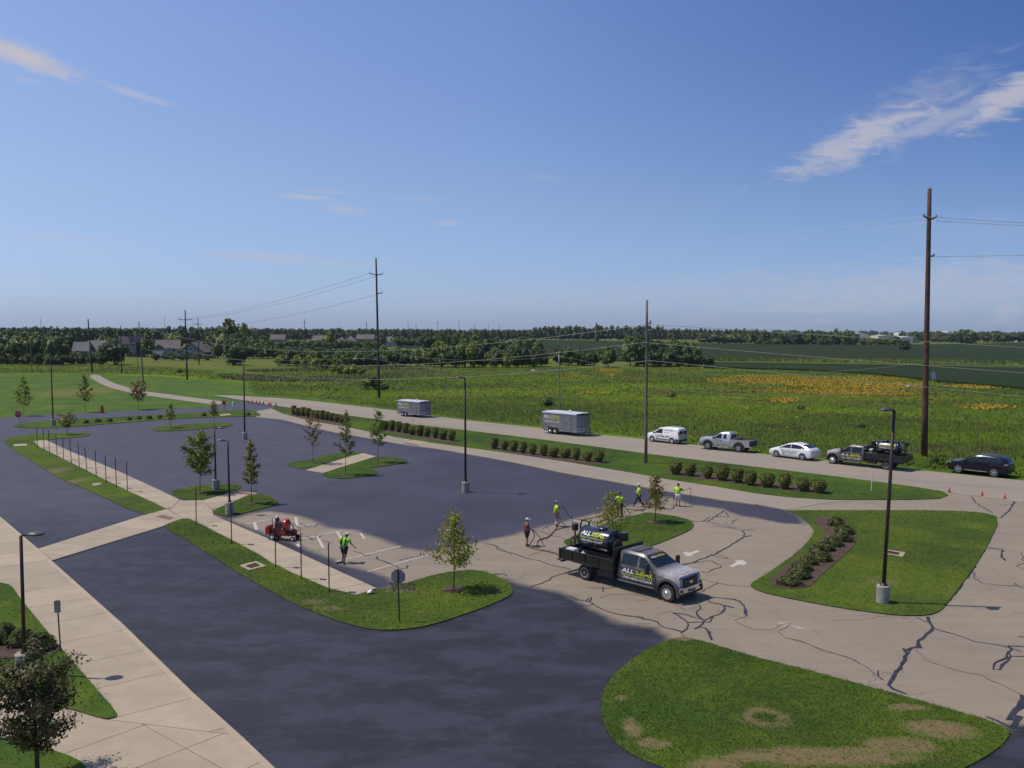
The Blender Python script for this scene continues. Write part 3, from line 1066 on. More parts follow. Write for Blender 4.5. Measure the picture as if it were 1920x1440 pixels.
for a, b, w in (((461, 982), (540, 967.5), .12), ((477, 979.5), (481, 993), .2), ((515, 970), (517, 978), .2), ((554, 969.5), (557.5, 986), .2), ((496, 1000), (592, 980.6), .12),
                ((566, 1010.5), (642, 994), .12), ((594, 1004), (607, 1029), .16), ((632, 997), (643, 1014), .17), ((675.6, 999.6), (684, 1010), .15), ((557, 1020), (561, 1025), .2),
                ((630, 1052.7), (752, 1023.5), .12), ((689, 1071.5), (806, 1039.5), .12), ((1069, 974), (1122, 987), .12)):
    line([a, b], w)
line([(590, 1031), (697, 1007.5)], .12, 'paint_faint')
for pts, mt in (([(1280, 1036.5), (1288, 1043), (1300, 1042), (1297, 1040), (1311.5, 1034.5), (1308, 1031.5), (1292, 1036.5), (1290, 1034)], 'paint_white'),
                ([(1401, 1056), (1393, 1049.6), (1376, 1051.5), (1381.5, 1053.8), (1368.5, 1061), (1372.5, 1063.5), (1389, 1057.5), (1391, 1060)], 'paint_white'),
                ([(1456, 1166), (1484, 1168), (1480, 1170), (1517, 1180), (1514, 1183), (1477, 1174), (1470, 1176)], 'paint_faint')):
    struct(fillpoly('painted_arrow', pxpoly(pts, PZ), PZ, mt))


def conv(o, s, pts):
    return [(o[0] + x / s, o[1] + y / s) for x, y in pts]


r7 = lambda *p: conv((900, 860), 3.4286, p)
r8 = lambda *p: conv((1360, 860), 3.4286, p)
r6 = lambda *p: conv((400, 880), 3.4286, p)
b7 = lambda *p: conv((1100, 1180), 2.3415, p)
CR = [  # (points, width m, thin?)
    (r8((1520 / 1, 990), (1230, 1020), (1290, 1050), (1310, 1020), (1330, 1080))[1:], .14, 0),
    (r8((1300, 1015), (1335, 1080), (1290, 1130), (1240, 1170), (1255, 1215), (1205, 1215), (1150, 1240), (1145, 1220), (1165, 1250), (1130, 1330), (1090, 1390), (1055, 1440)), .20, 0),
    (b7((1455, 60), (1405, 110), (1380, 160), (1345, 210), (1325, 245), (1345, 262), (1405, 285)), .16, 0),
    (r8((1340, 1090), (1440, 1120), (1600, 1175), (1740, 1195), (1830, 1215), (1900, 1240)), .10, 0),
    (r8((1820, 1200), (1840, 1230), (1810, 1280), (1760, 1300), (1725, 1330), (1722, 1355), (1765, 1355), (1780, 1325), (1815, 1300), (1835, 1270), (1815, 1240)), .16, 0),
    (r8((1830, 1205), (1880, 1205), (1930, 1210)), .12, 0), (r8((1835, 1270), (1930, 1272)), .10, 0),
    (r8((1440, 912), (1490, 850), (1530, 790), (1580, 725), (1630, 640), (1670, 572), (1780, 585), (1770, 630), (1800, 655)), .16, 0),
    (r8((1585, 730), (1605, 740), (1600, 770), (1650, 800), (1780, 815), (1880, 815), (1920, 820)), .08, 0),
    (r8((1580, 242), (1605, 280), (1660, 315), (1715, 348)), .14, 0), (r8((1772, 380), (1830, 330), (1855, 275)), .16, 0), (r8((1760, 300), (1845, 290)), .05, 1),
    (r8((0, 900), (60, 903), (95, 920), (125, 960), (137, 1012)), .13, 0), (r8((137, 1012), (60, 1040), (130, 1080), (190, 1100), (290, 1100), (340, 1085)), .05, 1),
    (r8((340, 1110), (380, 1150), (480, 1170), (640, 1240), (810, 1285), (920, 1345), (1000, 1410)), .06, 1), (r8((980, 1370), (985, 1400), (1010, 1420)), .1, 0),
    (r8((1220, 1225), (1280, 1290), (1480, 1360), (1650, 1390), (1740, 1440)), .05, 1), (r8((330, 1080), (425, 1055), (400, 1080), (340, 1105)), .05, 1),
    (r7((1410, 940), (1420, 960), (1390, 985), (1400, 1010), (1440, 1040), (1410, 1080), (1380, 1095)), .15, 0), (r7((1440, 1040), (1490, 1015), (1550, 995), (1575, 965), (1545, 935), (1480, 925)), .14, 0),
    (r7((1545, 938), (1635, 958), (1560, 945)), .12, 0), (r7((1235, 990), (1290, 1020), (1340, 1065), (1330, 1095), (1290, 1120)), .12, 0), (r7((1235, 990), (1320, 1000), (1430, 1035)), .12, 0),
    (r7((1330, 1052), (1400, 1050), (1480, 1050), (1495, 1020)), .12, 0), (r7((1410, 1080), (1450, 1090), (1475, 1130), (1490, 1165)), .14, 0), (r7((1475, 1130), (1482, 1110)), .1, 0),
    (r7((1480, 890), (1600, 900), (1670, 915), (1700, 960), (1715, 1010)), .13, 0), (r7((1465, 885), (1480, 925)), .1, 0),
    (r7((1410, 860), (1470, 830), (1530, 800)), .08, 0), (r7((1400, 770), (1480, 790), (1600, 812), (1730, 822)), .06, 1),
    (r7((560, 880), (620, 905), (700, 918), (740, 945), (830, 985), (950, 1010), (1050, 1030), (1140, 1050), (1180, 1085), (1290, 1110)), .12, 0), (r7((680, 915), (715, 890), (700, 920)), .12, 0),
    (r7((640, 940), (700, 945), (730, 935)), .09, 0), (r7((1000, 1010), (1050, 1020), (1040, 1030)), .1, 0), (r7((1290, 1120), (1320, 1150)), .06, 1),
    (r7((690, 830), (790, 835), (850, 830), (900, 815)), .07, 0), (r7((785, 822), (790, 858)), .12, 0), (r7((1000, 910), (1090, 908), (1040, 880), (960, 870), (840, 870), (770, 895)), .05, 1),
    (r7((1245, 935), (1320, 975), (1290, 945)), .05, 1), (r7((1140, 1000), (1230, 980)), .04, 1),
    (r7((85, 555), (130, 590), (210, 605), (300, 640), (380, 655), (440, 680), (580, 710)), .1, 0), (r7((320, 825), (420, 790), (480, 755), (560, 735), (640, 710)), .12, 0),
    (r7((310, 625), (380, 600), (455, 588)), .06, 0), (r7((0, 540), (40, 550), (90, 560)), .04, 1), (r7((90, 745), (160, 742), (175, 755)), .07, 0), (r7((300, 560), (420, 590), (520, 612)), .07, 0),
    (r7((335, 465), (400, 470), (440, 485), (520, 510), (560, 520)), .09, 0), (r7((340, 460), (400, 455), (440, 430), (470, 425)), .08, 0), (r7((420, 432), (440, 447)), .08, 0),
    (r7((930, 330), (1000, 325), (1060, 325), (1040, 345)), .09, 0), (r7((1085, 285), (1160, 290), (1270, 300)), .05, 1), (r7((960, 350), (1060, 322), (1085, 330)), .07, 0),
    (r7((1300, 685), (1360, 670), (1420, 645), (1500, 620), (1580, 575), (1640, 540), (1690, 505), (1745, 495)), .16, 0), (r7((1290, 680), (1400, 665), (1490, 655), (1555, 690), (1470, 730), (1420, 728)), .1, 0),
    (r7((1480, 615), (1560, 640), (1600, 645), (1530, 618)), .08, 0), (r7((1700, 500), (1690, 460), (1765, 458)), .13, 0), (r7((1690, 465), (1640, 450), (1560, 440), (1500, 430)), .08, 0),
    (r7((1365, 398), (1390, 405), (1470, 400), (1520, 370), (1570, 335)), .14, 0), (r7((1430, 403), (1480, 375), (1600, 370), (1580, 345)), .1, 0), (r7((1460, 402), (1540, 425), (1640, 445)), .07, 0),
    (r7((1620, 420), (1625, 400), (1660, 390)), .1, 0), (r7((1560, 410), (1650, 445)), .06, 1), (r7((1000, 1060), (1100, 1060)), .04, 1),
    (r6((560, 345), (600, 370), (655, 370), (665, 350)), .1, 0), (r6((600, 430), (640, 450), (680, 440), (690, 425)), .1, 0), (r6((700, 455), (770, 475)), .08, 0),
    (r6((900, 525), (940, 535), (970, 555), (1010, 552)), .12, 0), (r6((1055, 560), (1060, 580), (1130, 605), (1200, 640), (1245, 635), (1248, 615)), .13, 0), (r6((1190, 585), (1330, 555), (1335, 535)), .09, 0),
    (r6((1370, 540), (1440, 570)), .1, 0), (r6((1560, 605), (1620, 632)), .12, 0), (r6((1740, 470), (1800, 485), (1870, 520), (1920, 545)), .08, 0), (r6((1800, 485), (1820, 495)), .1, 0),
    (r6((1800, 672), (1870, 672), (1885, 688)), .1, 0), (r6((520, 350), (560, 385)), .1, 0), (r6((1410, 590), (1480, 575)), .07, 1), (r6((640, 455), (620, 440)), .1, 0),
    (b7((1755, 383), (1800, 400), (1850, 425)), .2, 0), (b7((1918, 290), (1905, 340), (1870, 370), (1850, 398), (1890, 395), (1900, 380)), .34, 0), (b7((1890, 395), (1880, 420), (1855, 432)), .24, 0),
    (b7((1920, 432), (1855, 432)), .1, 0), (b7((1740, 205), (1830, 245), (1915, 290)), .05, 1), (b7((890, 40), (960, 60), (1060, 95), (1170, 130), (1200, 150)), .05, 1),
    (b7((1280, 180), (1278, 205), (1300, 220)), .09, 0), (r8((1850, 990), (1930, 992)), .04, 1), (r8((1900, 600), (1925, 670), (1870, 690), (1925, 712)), .06, 0), (r8((1860, 800), (1900, 830), (1930, 832)), .09, 0),
    (r8((1880, 1145), (1930, 1145)), .1, 0), (r8((1100, 1000), (900, 1030), (700, 1040)), .03, 1)]
thick, thin = MB(), MB()
rr_ = random.Random(4)
cr_i = 0
for pts, w, th in CR:
    P = [Vector(p) for p in pxpoly(pts, PZ)]
    Q = [P[0]]
    for a, b in zip(P[:-1], P[1:]):
        L = (b - a).length
        n = max(1, int(L / .35))
        d = (b - a)
        nrm = Vector((-d.y, d.x)).normalized() if L > 0 else Vector((0, 0))
        for i in range(1, n + 1):
            q = a + d * i / n
            if i < n:
                q = q + nrm * rr_.uniform(-.075, .075)
            Q.append(q)
    ws = [max(.02, w * rr_.uniform(.42, .85)) for _ in Q]
    vs, fs = ribbon(Q, ws, PZ + .004)
    cr_i = cr_i + 1
    vs = [(x, y, z + .0005 * (k // 2) + .0003 * (cr_i % 9)) for k, (x, y, z) in enumerate(vs)]
    (thin if th else thick).add(vs, fs)
o = thick.obj('crack_sealing', 'crack_filler', fix=False)
struct(o)
struct(thin.obj('hairline_cracks', 'crack_thin', fix=False))
for m_ in (o,):
    pass

# ------------------------------------------------------------------ foliage, grass scatter
leafmat('grass_blade', (.078, .122, .015), (.064, .106, .013), (.11, .135, .02), scale=.5, trans=.3, up=.92, rnd=.3, drift=True)
leafmat('weed', (.175, .255, .012), (.130, .205, .012), (.19, .15, .03), scale=.045, trans=.3, t3=(.56, .68), up=.93, rnd=.35, drift=2)
leafmat('flower_orange', (.44, .27, .010), (.36, .27, .015), None, scale=.5, trans=.2, up=.6)
leafmat('flower_yellow', (.30, .26, .02), (.2, .2, .02), None, scale=.5, trans=.2, up=.6)
leafmat('reed', (.10, .135, .02), (.13, .13, .03), (.09, .13, .02), scale=.06, trans=.2, up=.4)


def scatter(poly, n, rng, avoid=()):
    P = np.array(poly)
    x0, y0 = P.min(0)
    x1, y1 = P.max(0)
    out = np.zeros((0, 2))
    while len(out) < n:
        q = rng.uniform((x0, y0), (x1, y1), (max(2000, 2 * n), 2))
        k = inside(poly, q[:, 0], q[:, 1])
        for a in avoid:
            k &= ~inside(a, q[:, 0], q[:, 1])
        out = np.vstack([out, q[k]])
        if len(q[k]) == 0:
            break
    return out[:n]


def tufts(name, pts, z, h, w, blades, mat, rng, spread=.05, lean=.5, mats=None):
    """grass tufts: every blade one narrow leaf-shaped triangle"""
    n = len(pts)
    P = np.repeat(pts, blades, 0)
    m = len(P)
    P = P + rng.normal(0, spread, (m, 2))
    a = rng.uniform(0, 2 * np.pi, m)
    hh = h * rng.uniform(.5, 1.25, m) * np.repeat(rng.uniform(.7, 1.2, n), blades)
    ww = w * rng.uniform(.6, 1.3, m)
    ln = rng.uniform(0, lean, m) * hh
    b = rng.uniform(0, 2 * np.pi, m)
    V = np.zeros((m, 3, 3))
    V[:, 0, 0] = P[:, 0] - np.cos(a) * ww / 2
    V[:, 0, 1] = P[:, 1] - np.sin(a) * ww / 2
    V[:, 1, 0] = P[:, 0] + np.cos(a) * ww / 2
    V[:, 1, 1] = P[:, 1] + np.sin(a) * ww / 2
    V[:, :2, 2] = z
    V[:, 2, 0] = P[:, 0] + np.cos(b) * ln
    V[:, 2, 1] = P[:, 1] + np.sin(b) * ln
    V[:, 2, 2] = z + hh
    F = np.arange(3 * m).reshape(m, 3)
    me = fastmesh(name, V.reshape(-1, 3), F, mat, 3)
    return link(name, me)


def bare(pts, ell):
    k = np.ones(len(pts), bool)
    for (cx, cy, ra, rb, th, inner) in ell:
        r = np.hypot((pts[:, 0] - cx) / ra, (pts[:, 1] - cy) / rb)
        k &= ~((r < .9) & (RNG.uniform(0, 1, len(pts)) < .8) & ((r > .45) | (not inner)))
    return pts[k]


gi = scatter(isle_w['I'], 30000, RNG)
gi = bare(gi, ISLE_BARE)
tag(tufts('grass', gi, ISL_Z - .01, .055, .04, 3, 'grass_blade', RNG, .07, 1.3), 'short mown grass on the nearest kerbside island with bare earth patches', 'grass', kind='stuff')
big_l = [(k, n, h) for k, n, h in (('C', 16000, .09), ('J', 20000, .08), ('H', 7000, .08), ('L', 5000, .08), ('M', 2500, .08), ('B', 2500, .09), ('A', 2500, .09), ('G1', 1500, .1), ('G2', 2000, .1), ('D', 5000, .1), ('strip', 22000, .09), ('E', 4000, .12), ('F', 1500, .12))]
allp = []
for k, n, h in big_l:
    q = scatter(isle_w[k], n, RNG, [beds['junipers'], beds['row1'], beds['row2'], beds['row3'], beds['row4'], beds['leftbed']])
    zz = WZ + .045 if k in 'LM' else .062
    allp.append((q, zz))
qs = np.vstack([a for a, _ in allp])
tag(tufts('grass', np.vstack([a for a, z in allp if z < .07]), .062, .055, .045, 2, 'grass_blade', RNG, .08, 1.3), 'short mown grass on the parking lot islands and the roadside strip', 'grass', kind='stuff')
tag(tufts('grass', np.vstack([a for a, z in allp if z > .07]), WZ + .045, .055, .035, 4, 'grass_blade', RNG, .08, 1.3), 'short mown grass on the lawns inside the left sidewalk', 'grass', kind='stuff')

# meadow: tall weeds, patches of flowers
mead = pxpoly([(460, 700), (700, 693), (1000, 689), (1440, 692), (1620, 701), (1790, 717), (1950, 728), (2150, 735)] + [(2100, 912)] + [(x, y - 4) for x, y in road_top[::-1] if 440 < x < 2000])
mp_ = scatter(mead, 42000, RNG)
# denser near the street, where single plants show
dep = mp_[:, 1]
mp_near = mp_[dep < 190]
mp_far = mp_[dep >= 190]
tag(tufts('meadow_weeds', mp_far, 0, .34, .34, 4, 'weed', RNG, .45, 1.3), 'tall green weeds and grasses filling the far part of the meadow', 'weeds', kind='stuff')
extra = scatter(pxpoly([(600, 745), (1000, 745), (1440, 770), (1990, 800), (2050, 905)] + [(x, y - 4) for x, y in road_top[::-1] if 600 < x < 2000]), 15000, RNG)
tag(tufts('meadow_weeds', np.vstack([mp_near, extra]), 0, .36, .13, 6, 'weed', RNG, .35, 1.2), 'tall green weeds and grasses growing along the far side of the street', 'weeds', kind='stuff')
fl = pxpoly([(1325, 712), (1400, 704), (1500, 706), (1640, 708), (1735, 718), (1735, 738), (1690, 742), (1600, 742), (1530, 740), (1440, 736), (1350, 735)])
fp = scatter(fl, 15000, RNG)
w_ = np.sin(fp[:, 0] * .11 + 1.3 * np.sin(fp[:, 1] * .05)) + np.sin(fp[:, 1] * .13 + fp[:, 0] * .05) + RNG.normal(0, .6, len(fp))
fp = fp[w_ > -.15]
tag(tufts('wildflowers', fp, .20, .26, .30, 2, 'flower_orange', RNG, .4, 1.4), 'broad patch of orange wildflowers in the meadow in front of the dark crop field', 'flowers', kind='stuff')
fl2 = np.vstack([scatter(pxpoly([(x - w, y), (x, y - h), (x + w, y), (x, y + h)]), n, RNG) for x, y, w, h, n in ((1140, 696, 30, 3, 260), (1147, 705, 15, 2, 100), (1075, 706, 26, 2, 160), (1280, 687, 14, 2, 90), (1470, 752, 34, 5, 260), (1840, 726, 80, 5, 380), (1110, 738, 26, 2, 80), (1850, 765, 60, 6, 160), (1620, 712, 100, 7, 500))])
tag(tufts('wildflowers', fl2, .2, .3, .4, 2, 'flower_orange', RNG, .4, 1.4), 'small scattered drifts of orange flowers around the edges of the meadow', 'flowers', kind='stuff')
yl = scatter(mead, 2600, RNG)
yl = yl[(np.sin(yl[:, 0] * .06) + np.sin(yl[:, 1] * .045 + 1) + RNG.normal(0, .5, len(yl))) > .4]
tag(tufts('wildflowers', yl, .2, .28, .25, 2, 'flower_yellow', RNG, .3, 1), 'thin scatter of yellowish goldenrod through the meadow', 'flowers', kind='stuff')
# rough band left, reeds round the pond
rg = scatter(pxpoly([(-200, 684), (0, 683), (300, 688), (400, 696), (420, 712), (300, 703), (165, 699), (0, 700), (-200, 701)]), 7000, RNG)
tag(tufts('rough_grass_tufts', rg, 0, .4, .35, 3, 'weed', RNG, .4, 1.2), 'uncut yellowish grass in front of the left woods', 'grass', kind='stuff')
rd_ = scatter(smoothpoly(pxpoly([(395, 703), (480, 706), (560, 711), (640, 708), (720, 703), (800, 706), (700, 711), (560, 718), (440, 714)]), 2), 4500, RNG)
rd2 = scatter(smoothpoly(pxpoly([(440, 696), (560, 693), (700, 690), (840, 694), (700, 693.5), (500, 698)]), 2), 1800, RNG)
tag(tufts('cattails', np.vstack([rd_, rd2]), 0, .8, .3, 4, 'reed', RNG, .5, .9), 'tall green and brown cattails round the small pond', 'reeds', kind='stuff')
fm = scatter(pxpoly([(1300, 673), (1440, 677), (1920, 681), (2100, 682), (2100, 690), (1740, 684), (1540, 681), (1320, 678)]), 3500, RNG)
tag(tufts('field_margin_weeds', fm, .3, 1.3, .8, 4, 'weed', RNG, .7, .6), 'weedy strip between the two dark crop fields', 'weeds', kind='stuff')
pk = scatter(pxpoly([(380, 716), (560, 738), (700, 752), (690, 765), (560, 748), (440, 739)]), 0, RNG)

# ------------------------------------------------------------------ trees and shrubs
leafmat('crown_dark', (0.054, 0.092, 0.016), (0.039, 0.072, 0.013), (0.082, 0.117, 0.020), scale=.16, trans=.2, up=.35, rnd=.7)
leafmat('crown_green', (0.092, 0.137, 0.020), (0.066, 0.103, 0.016), (0.137, 0.173, 0.020), scale=.14, trans=.2, up=.35, rnd=.7)
leafmat('crown_light', (0.178, 0.218, 0.020), (0.122, 0.170, 0.020), (0.253, 0.260, 0.026), scale=.15, trans=.25, up=.35, rnd=.6)
leafmat('crown_far', (0.072, 0.100, 0.024), (0.051, 0.076, 0.020), (0.105, 0.122, 0.028), scale=.03, trans=.15, up=.35, rnd=.7)
leafmat('leaf_green', (0.182, 0.229, 0.024), (0.133, 0.179, 0.020), (0.289, 0.258, 0.028), scale=1.2, trans=.35, rnd=.7)
leafmat('leaf_lime', (0.259, 0.268, 0.020), (0.179, 0.228, 0.018), (0.380, 0.238, 0.025), scale=1.4, trans=.35, rnd=.7, t3=(.55, .7))
leafmat('leaf_olive', (0.203, 0.196, 0.024), (0.153, 0.175, 0.022), (0.264, 0.146, 0.033), scale=1.3, trans=.3, rnd=.7, t3=(.5, .65))
leafmat('leaf_rust', (0.220, 0.109, 0.039), (0.169, 0.125, 0.034), (0.254, 0.086, 0.036), scale=1.4, trans=.3, rnd=.7)
leafmat('leaf_purple', (0.101, 0.078, 0.034), (0.083, 0.104, 0.028), (0.159, 0.078, 0.036), scale=1.5, trans=.12, rnd=.8)
leafmat('shrub_leaf', (0.129, 0.130, 0.024), (0.094, 0.106, 0.020), (0.165, 0.147, 0.030), scale=2.5, trans=.2, up=.2, rnd=.7)
leafmat('juniper_leaf', (0.081, 0.093, 0.022), (0.065, 0.077, 0.020), (0.122, 0.111, 0.025), scale=2.0, trans=.15, up=.2, rnd=.7)
pm('bark', (.11, .085, .065), (.07, .055, .042), 8, .95, bmp=.5, bdist=.01)
pm('bark_dark', (.06, .05, .042), (.04, .033, .03), 6, .95)
pm('stake', (.45, .42, .36), (.36, .33, .28), 6, .8)


def cards(centers, normals, size, rng, aspect=1.35, tri=False):
    """leaf faces: one kite-shaped quad per centre"""
    n = len(centers)
    nrm = normals + rng.normal(0, .55, (n, 3))
    nrm /= np.linalg.norm(nrm, axis=1)[:, None] + 1e-9
    t = rng.normal(0, 1, (n, 3))
    t -= (t * nrm).sum(1)[:, None] * nrm
    t /= np.linalg.norm(t, axis=1)[:, None] + 1e-9
    b = np.cross(nrm, t)
    s = size * rng.uniform(.6, 1.3, n)[:, None]
    V = np.stack([centers - t * s * aspect * .5, centers + b * s * .4, centers + t * s * aspect * .5, centers - b * s * .4], 1)
    return V.reshape(-1, 3), np.arange(4 * n).reshape(n, 4)


def far_crown(seed, kind='round'):
    """crown of unit height 1 and unit width 1: leaf clumps gathered in billows over an uneven outline"""
    rng = np.random.default_rng(seed)
    C, Nn = [], []
    nb = 26
    for i in range(nb):
        if kind == 'conifer':
            h = rng.uniform(.05, .97)
            r = .5 * (1 - h) + .03
            a = rng.uniform(0, 2 * np.pi)
            c = np.array([r * .7 * np.cos(a), r * .7 * np.sin(a), h])
            br = .12 * (1.15 - h)
        else:
            u = rng.normal(0, 1, 3)
            u /= np.linalg.norm(u)
            sh = rng.uniform(.55, 1.0)
            c = np.array([u[0] * .36 * sh, u[1] * .36 * sh, .52 + u[2] * .36 * sh])
            if kind == 'willow':
                c[2] = .45 + u[2] * .38 * sh
            br = rng.uniform(.13, .22)
        k = 46
        v = rng.normal(0, 1, (k, 3))
        v /= np.linalg.norm(v, axis=1)[:, None]
        v[:, 2] = np.where(rng.uniform(0, 1, k) < .7, np.abs(v[:, 2]), v[:, 2])
        rr = br * rng.uniform(.75, 1.08, k)[:, None]
        C.append(c + v * rr * np.array([1, 1, .8]))
        Nn.append(v)
    C = np.vstack(C)
    Nn = np.vstack(Nn)
    C[:, 2] = np.clip(C[:, 2], .03, 1.05)
    V, F = cards(C, Nn, .085 if kind != 'conifer' else .05, rng)
    # inner mass of the crown so the sky shows only near the outline
    m = MB()
    for i in range(7):
        a = rng.uniform(0, 6.28)
        if kind == 'conifer':
            h = .08 + i * .12
            m.ball((0, 0, h), (.30 * (1 - h), .30 * (1 - h), .12), 7)
        else:
            m.ball((.17 * math.cos(a), .17 * math.sin(a), .36 + .05 * i), (.2, .2, .19), 7)
    off = len(V)
    Q = [f for f in m.f if len(f) == 4]
    V = np.vstack([V, np.array(m.v)])
    F = np.vstack([F, np.array(Q) + off])
    return V, F


CROWN = {}
for kind in ('round', 'willow', 'conifer'):
    for mt in ('crown_dark', 'crown_green', 'crown_light', 'crown_far'):
        for s_ in range(3 if kind == 'round' else 2):
            if kind == 'conifer' and mt != 'crown_dark':
                continue
            V_, F_ = far_crown(hash((len(kind), len(mt), s_)) % 1000 + s_, kind)
            CROWN[(kind, mt, s_)] = fastmesh('crown', V_, F_, mt)
tk = MB().tube([(0, 0, 0), (.01, 0, .35), (0, .01, .7)], [.035, .028, .012], 6)
for a in (0.3, 2.4, 4.4):
    tk.tube([(0, 0, .3), (.17 * math.cos(a), .17 * math.sin(a), .55), (.24 * math.cos(a), .24 * math.sin(a), .72)], [.018, .012, .005], 5)
TRUNK = tk.mesh('trunk', 'bark_dark', True)
ntree = 0
trr = random.Random(3)


def far_tree(px, base, top, w, mt, kind, label, group, name='tree', z0=0.0, trunk=.03):
    global ntree
    P = at(px, base)
    h = max(2.0, rise(P, top))
    wd = w / ppm(P)
    t = thing(name, label, 'tree', P, trr.uniform(0, 6.28), group)
    var = trr.randrange(3 if kind == 'round' else 2)
    c = link('crown', CROWN[(kind, mt, var)], t, (0, 0, h * trunk * .5))
    c.scale = (wd * 1.3, wd * 1.3, h * (1 - trunk * .5))
    if kind != 'conifer':
        c.location.z = -.10 * h
        c.scale.z = h * 1.10
    k = link('trunk', TRUNK, t)
    k.scale = (min(wd, h), min(wd, h), h)
    ntree += 1
    return t


ROWN = {}


def nth(k):
    return '%d%s' % (k, 'th' if 10 <= k % 100 <= 20 else {1: 'st', 2: 'nd', 3: 'rd'}.get(k % 10, 'th'))


def row(x0, x1, base, top, w, step, mts, kind, label, group, jb=2, jt=3, name='tree'):
    x = x0
    ROWN.setdefault(label, []).append(0)
    k_ = len(ROWN[label])
    if k_ > 1:
        label = label + ', ' + {2: 'nearer row', 3: 'nearest row'}[k_]
    cnt = 0
    while x < x1:
        f = (x - x0) / max(1, x1 - x0)
        b = base[0] + (base[1] - base[0]) * f if isinstance(base, tuple) else base
        tp = top[0] + (top[1] - top[0]) * f if isinstance(top, tuple) else top
        cnt += 1
        far_tree(x, b + trr.uniform(-jb, jb), tp + trr.uniform(-jt, jt), w * trr.uniform(.8, 1.25), trr.choice(mts), kind, label + ', %s from the left' % nth(cnt), group, name)
        x += step * trr.uniform(.75, 1.25)


MASS = []


def massrow(x0, x1, base, top, w, step, mts, kind, label, group, jb=2, jt=3, name='tree'):
    x = x0
    while x < x1:
        f = (x - x0) / max(1, x1 - x0)
        b = base[0] + (base[1] - base[0]) * f if isinstance(base, tuple) else base
        tp = top[0] + (top[1] - top[0]) * f if isinstance(top, tuple) else top
        P = at(x, b + trr.uniform(-jb, jb))
        MASS.append((P, max(2, rise(P, tp + trr.uniform(-jt, jt))), w * trr.uniform(.8, 1.3) / ppm(P)))
        x += step * trr.uniform(.75, 1.25)


# individual trees that stand out
for (px, b, tp, w, mt, kd, lb) in (
        (430, 668, 596, 46, 'crown_green', 'round', 'tallest tree of the skyline, broad twin crown rising above the woods behind the grey house'),
        (461, 668, 604, 26, 'crown_light', 'round', 'pale green tree beside the tallest skyline tree'),
        (215, 684, 634, 48, 'crown_dark', 'round', 'big dark round tree standing alone in the field between the houses'),
        (444, 685, 640, 38, 'crown_dark', 'willow', 'dark rounded tree in the field behind the far parking lot lamp'),
        (1140, 688, 647, 32, 'crown_green', 'round', 'single upright tree at the meadow edge left of the grey wooden pole'),
        (1696, 658, 640, 24, 'crown_dark', 'round', 'small round tree alone in the dark crop field left of the tall brown pole'),
        (1813, 644, 612, 34, 'crown_far', 'willow', 'tall dark tree above the treeline right of the tall brown pole'),
        (50, 650, 611, 10, 'crown_dark', 'conifer', 'narrow conifer poking above the left woods, leftmost of two'),
        (83, 650, 610, 12, 'crown_dark', 'conifer', 'narrow conifer poking above the left woods, rightmost of two'),
        (1118, 642, 604, 12, 'crown_dark', 'conifer', 'pointed conifer above the distant treeline left of the grey wooden pole'),
        (830, 688, 636, 34, 'crown_light', 'round', 'yellow-green tree at the left end of the hedgerow behind the meadow'),
        (872, 689, 640, 44, 'crown_light', 'round', 'wide yellow-green tree second from the left end of the hedgerow'),
        (931, 689, 649, 30, 'crown_light', 'round', 'light green tree in front of the dark hedgerow trees'),
        (951, 690, 660, 16, 'crown_light', 'round', 'small bright green tree at the foot of the dark hedgerow trees'),
        (616, 656, 622, 22, 'crown_light', 'round', 'yellow-green tree among the distant houses'),
        (1568, 647, 615, 14, 'crown_light', 'round', 'pale olive tree at the treeline left of the white sheds'),
        (1585, 647, 617, 16, 'crown_light', 'round', 'second pale olive tree right next to the white sheds')):
    far_tree(px, b, tp, w, mt, kd, lb, None)
G1_ = 'trees of the left woods'
row(-40, 132, (681, 683), (619, 625), 36, 24, ['crown_dark', 'crown_green', 'crown_dark'], 'willow', 'dark tree, front row of left woods', G1_, 1, 4)
row(-30, 128, 676, (615, 618), 34, 22, ['crown_dark', 'crown_green'], 'round', 'dark tree, front row of left woods', G1_, 1, 3)
row(0, 205, 684, 664, 18, 22, ['crown_green', 'crown_dark'], 'round', 'low bushy tree at the foot of the left woods', 'bushes at the foot of the left woods', 1, 3)
G2_ = 'trees behind the left houses'
massrow(-240, 440, 652, (614, 613), 24, 11, ['crown_far', 'crown_dark', 'crown_green'], 'round', 'wood line tree behind left houses', G2_, 2, 2.5)
row(190, 262, 660, (628, 630), 24, 16, ['crown_dark', 'crown_green'], 'round', 'green tree among the roofs of the left houses', 'trees among the left houses', 1, 3)
row(266, 286, 669, 630, 24, 12, ['crown_green', 'crown_dark'], 'round', 'green tree beside the white gabled house', 'trees beside the white house', 1, 3)
row(322, 345, 655, 622, 20, 12, ['crown_light', 'crown_green'], 'round', 'green tree behind the white and grey houses', 'trees behind the two near houses', 1, 2)
row(402, 505, (668, 670), (622, 628), 28, 15, ['crown_dark', 'crown_green', 'crown_green'], 'round', 'tree right of grey house', 'trees right of the grey house', 1, 4)
row(408, 500, 672, 636, 24, 16, ['crown_green', 'crown_dark'], 'round', 'tree right of grey house', 'trees right of the grey house', 1, 3)
row(490, 720, (674, 676), (648, 650), 26, 15, ['crown_green', 'crown_dark'], 'round', 'tree below the distant houses', 'trees below the distant houses', 2, 3)
row(530, 720, (684, 688), (654, 662), 26, 17, ['crown_green', 'crown_dark', 'crown_dark'], 'round', 'tree below the distant houses', 'trees below the distant houses', 2, 4)
row(525, 640, (686, 694), 668, 20, 20, ['crown_light', 'crown_green'], 'round', 'light bush by pond edge', 'bush trees by the pond', 2, 3)
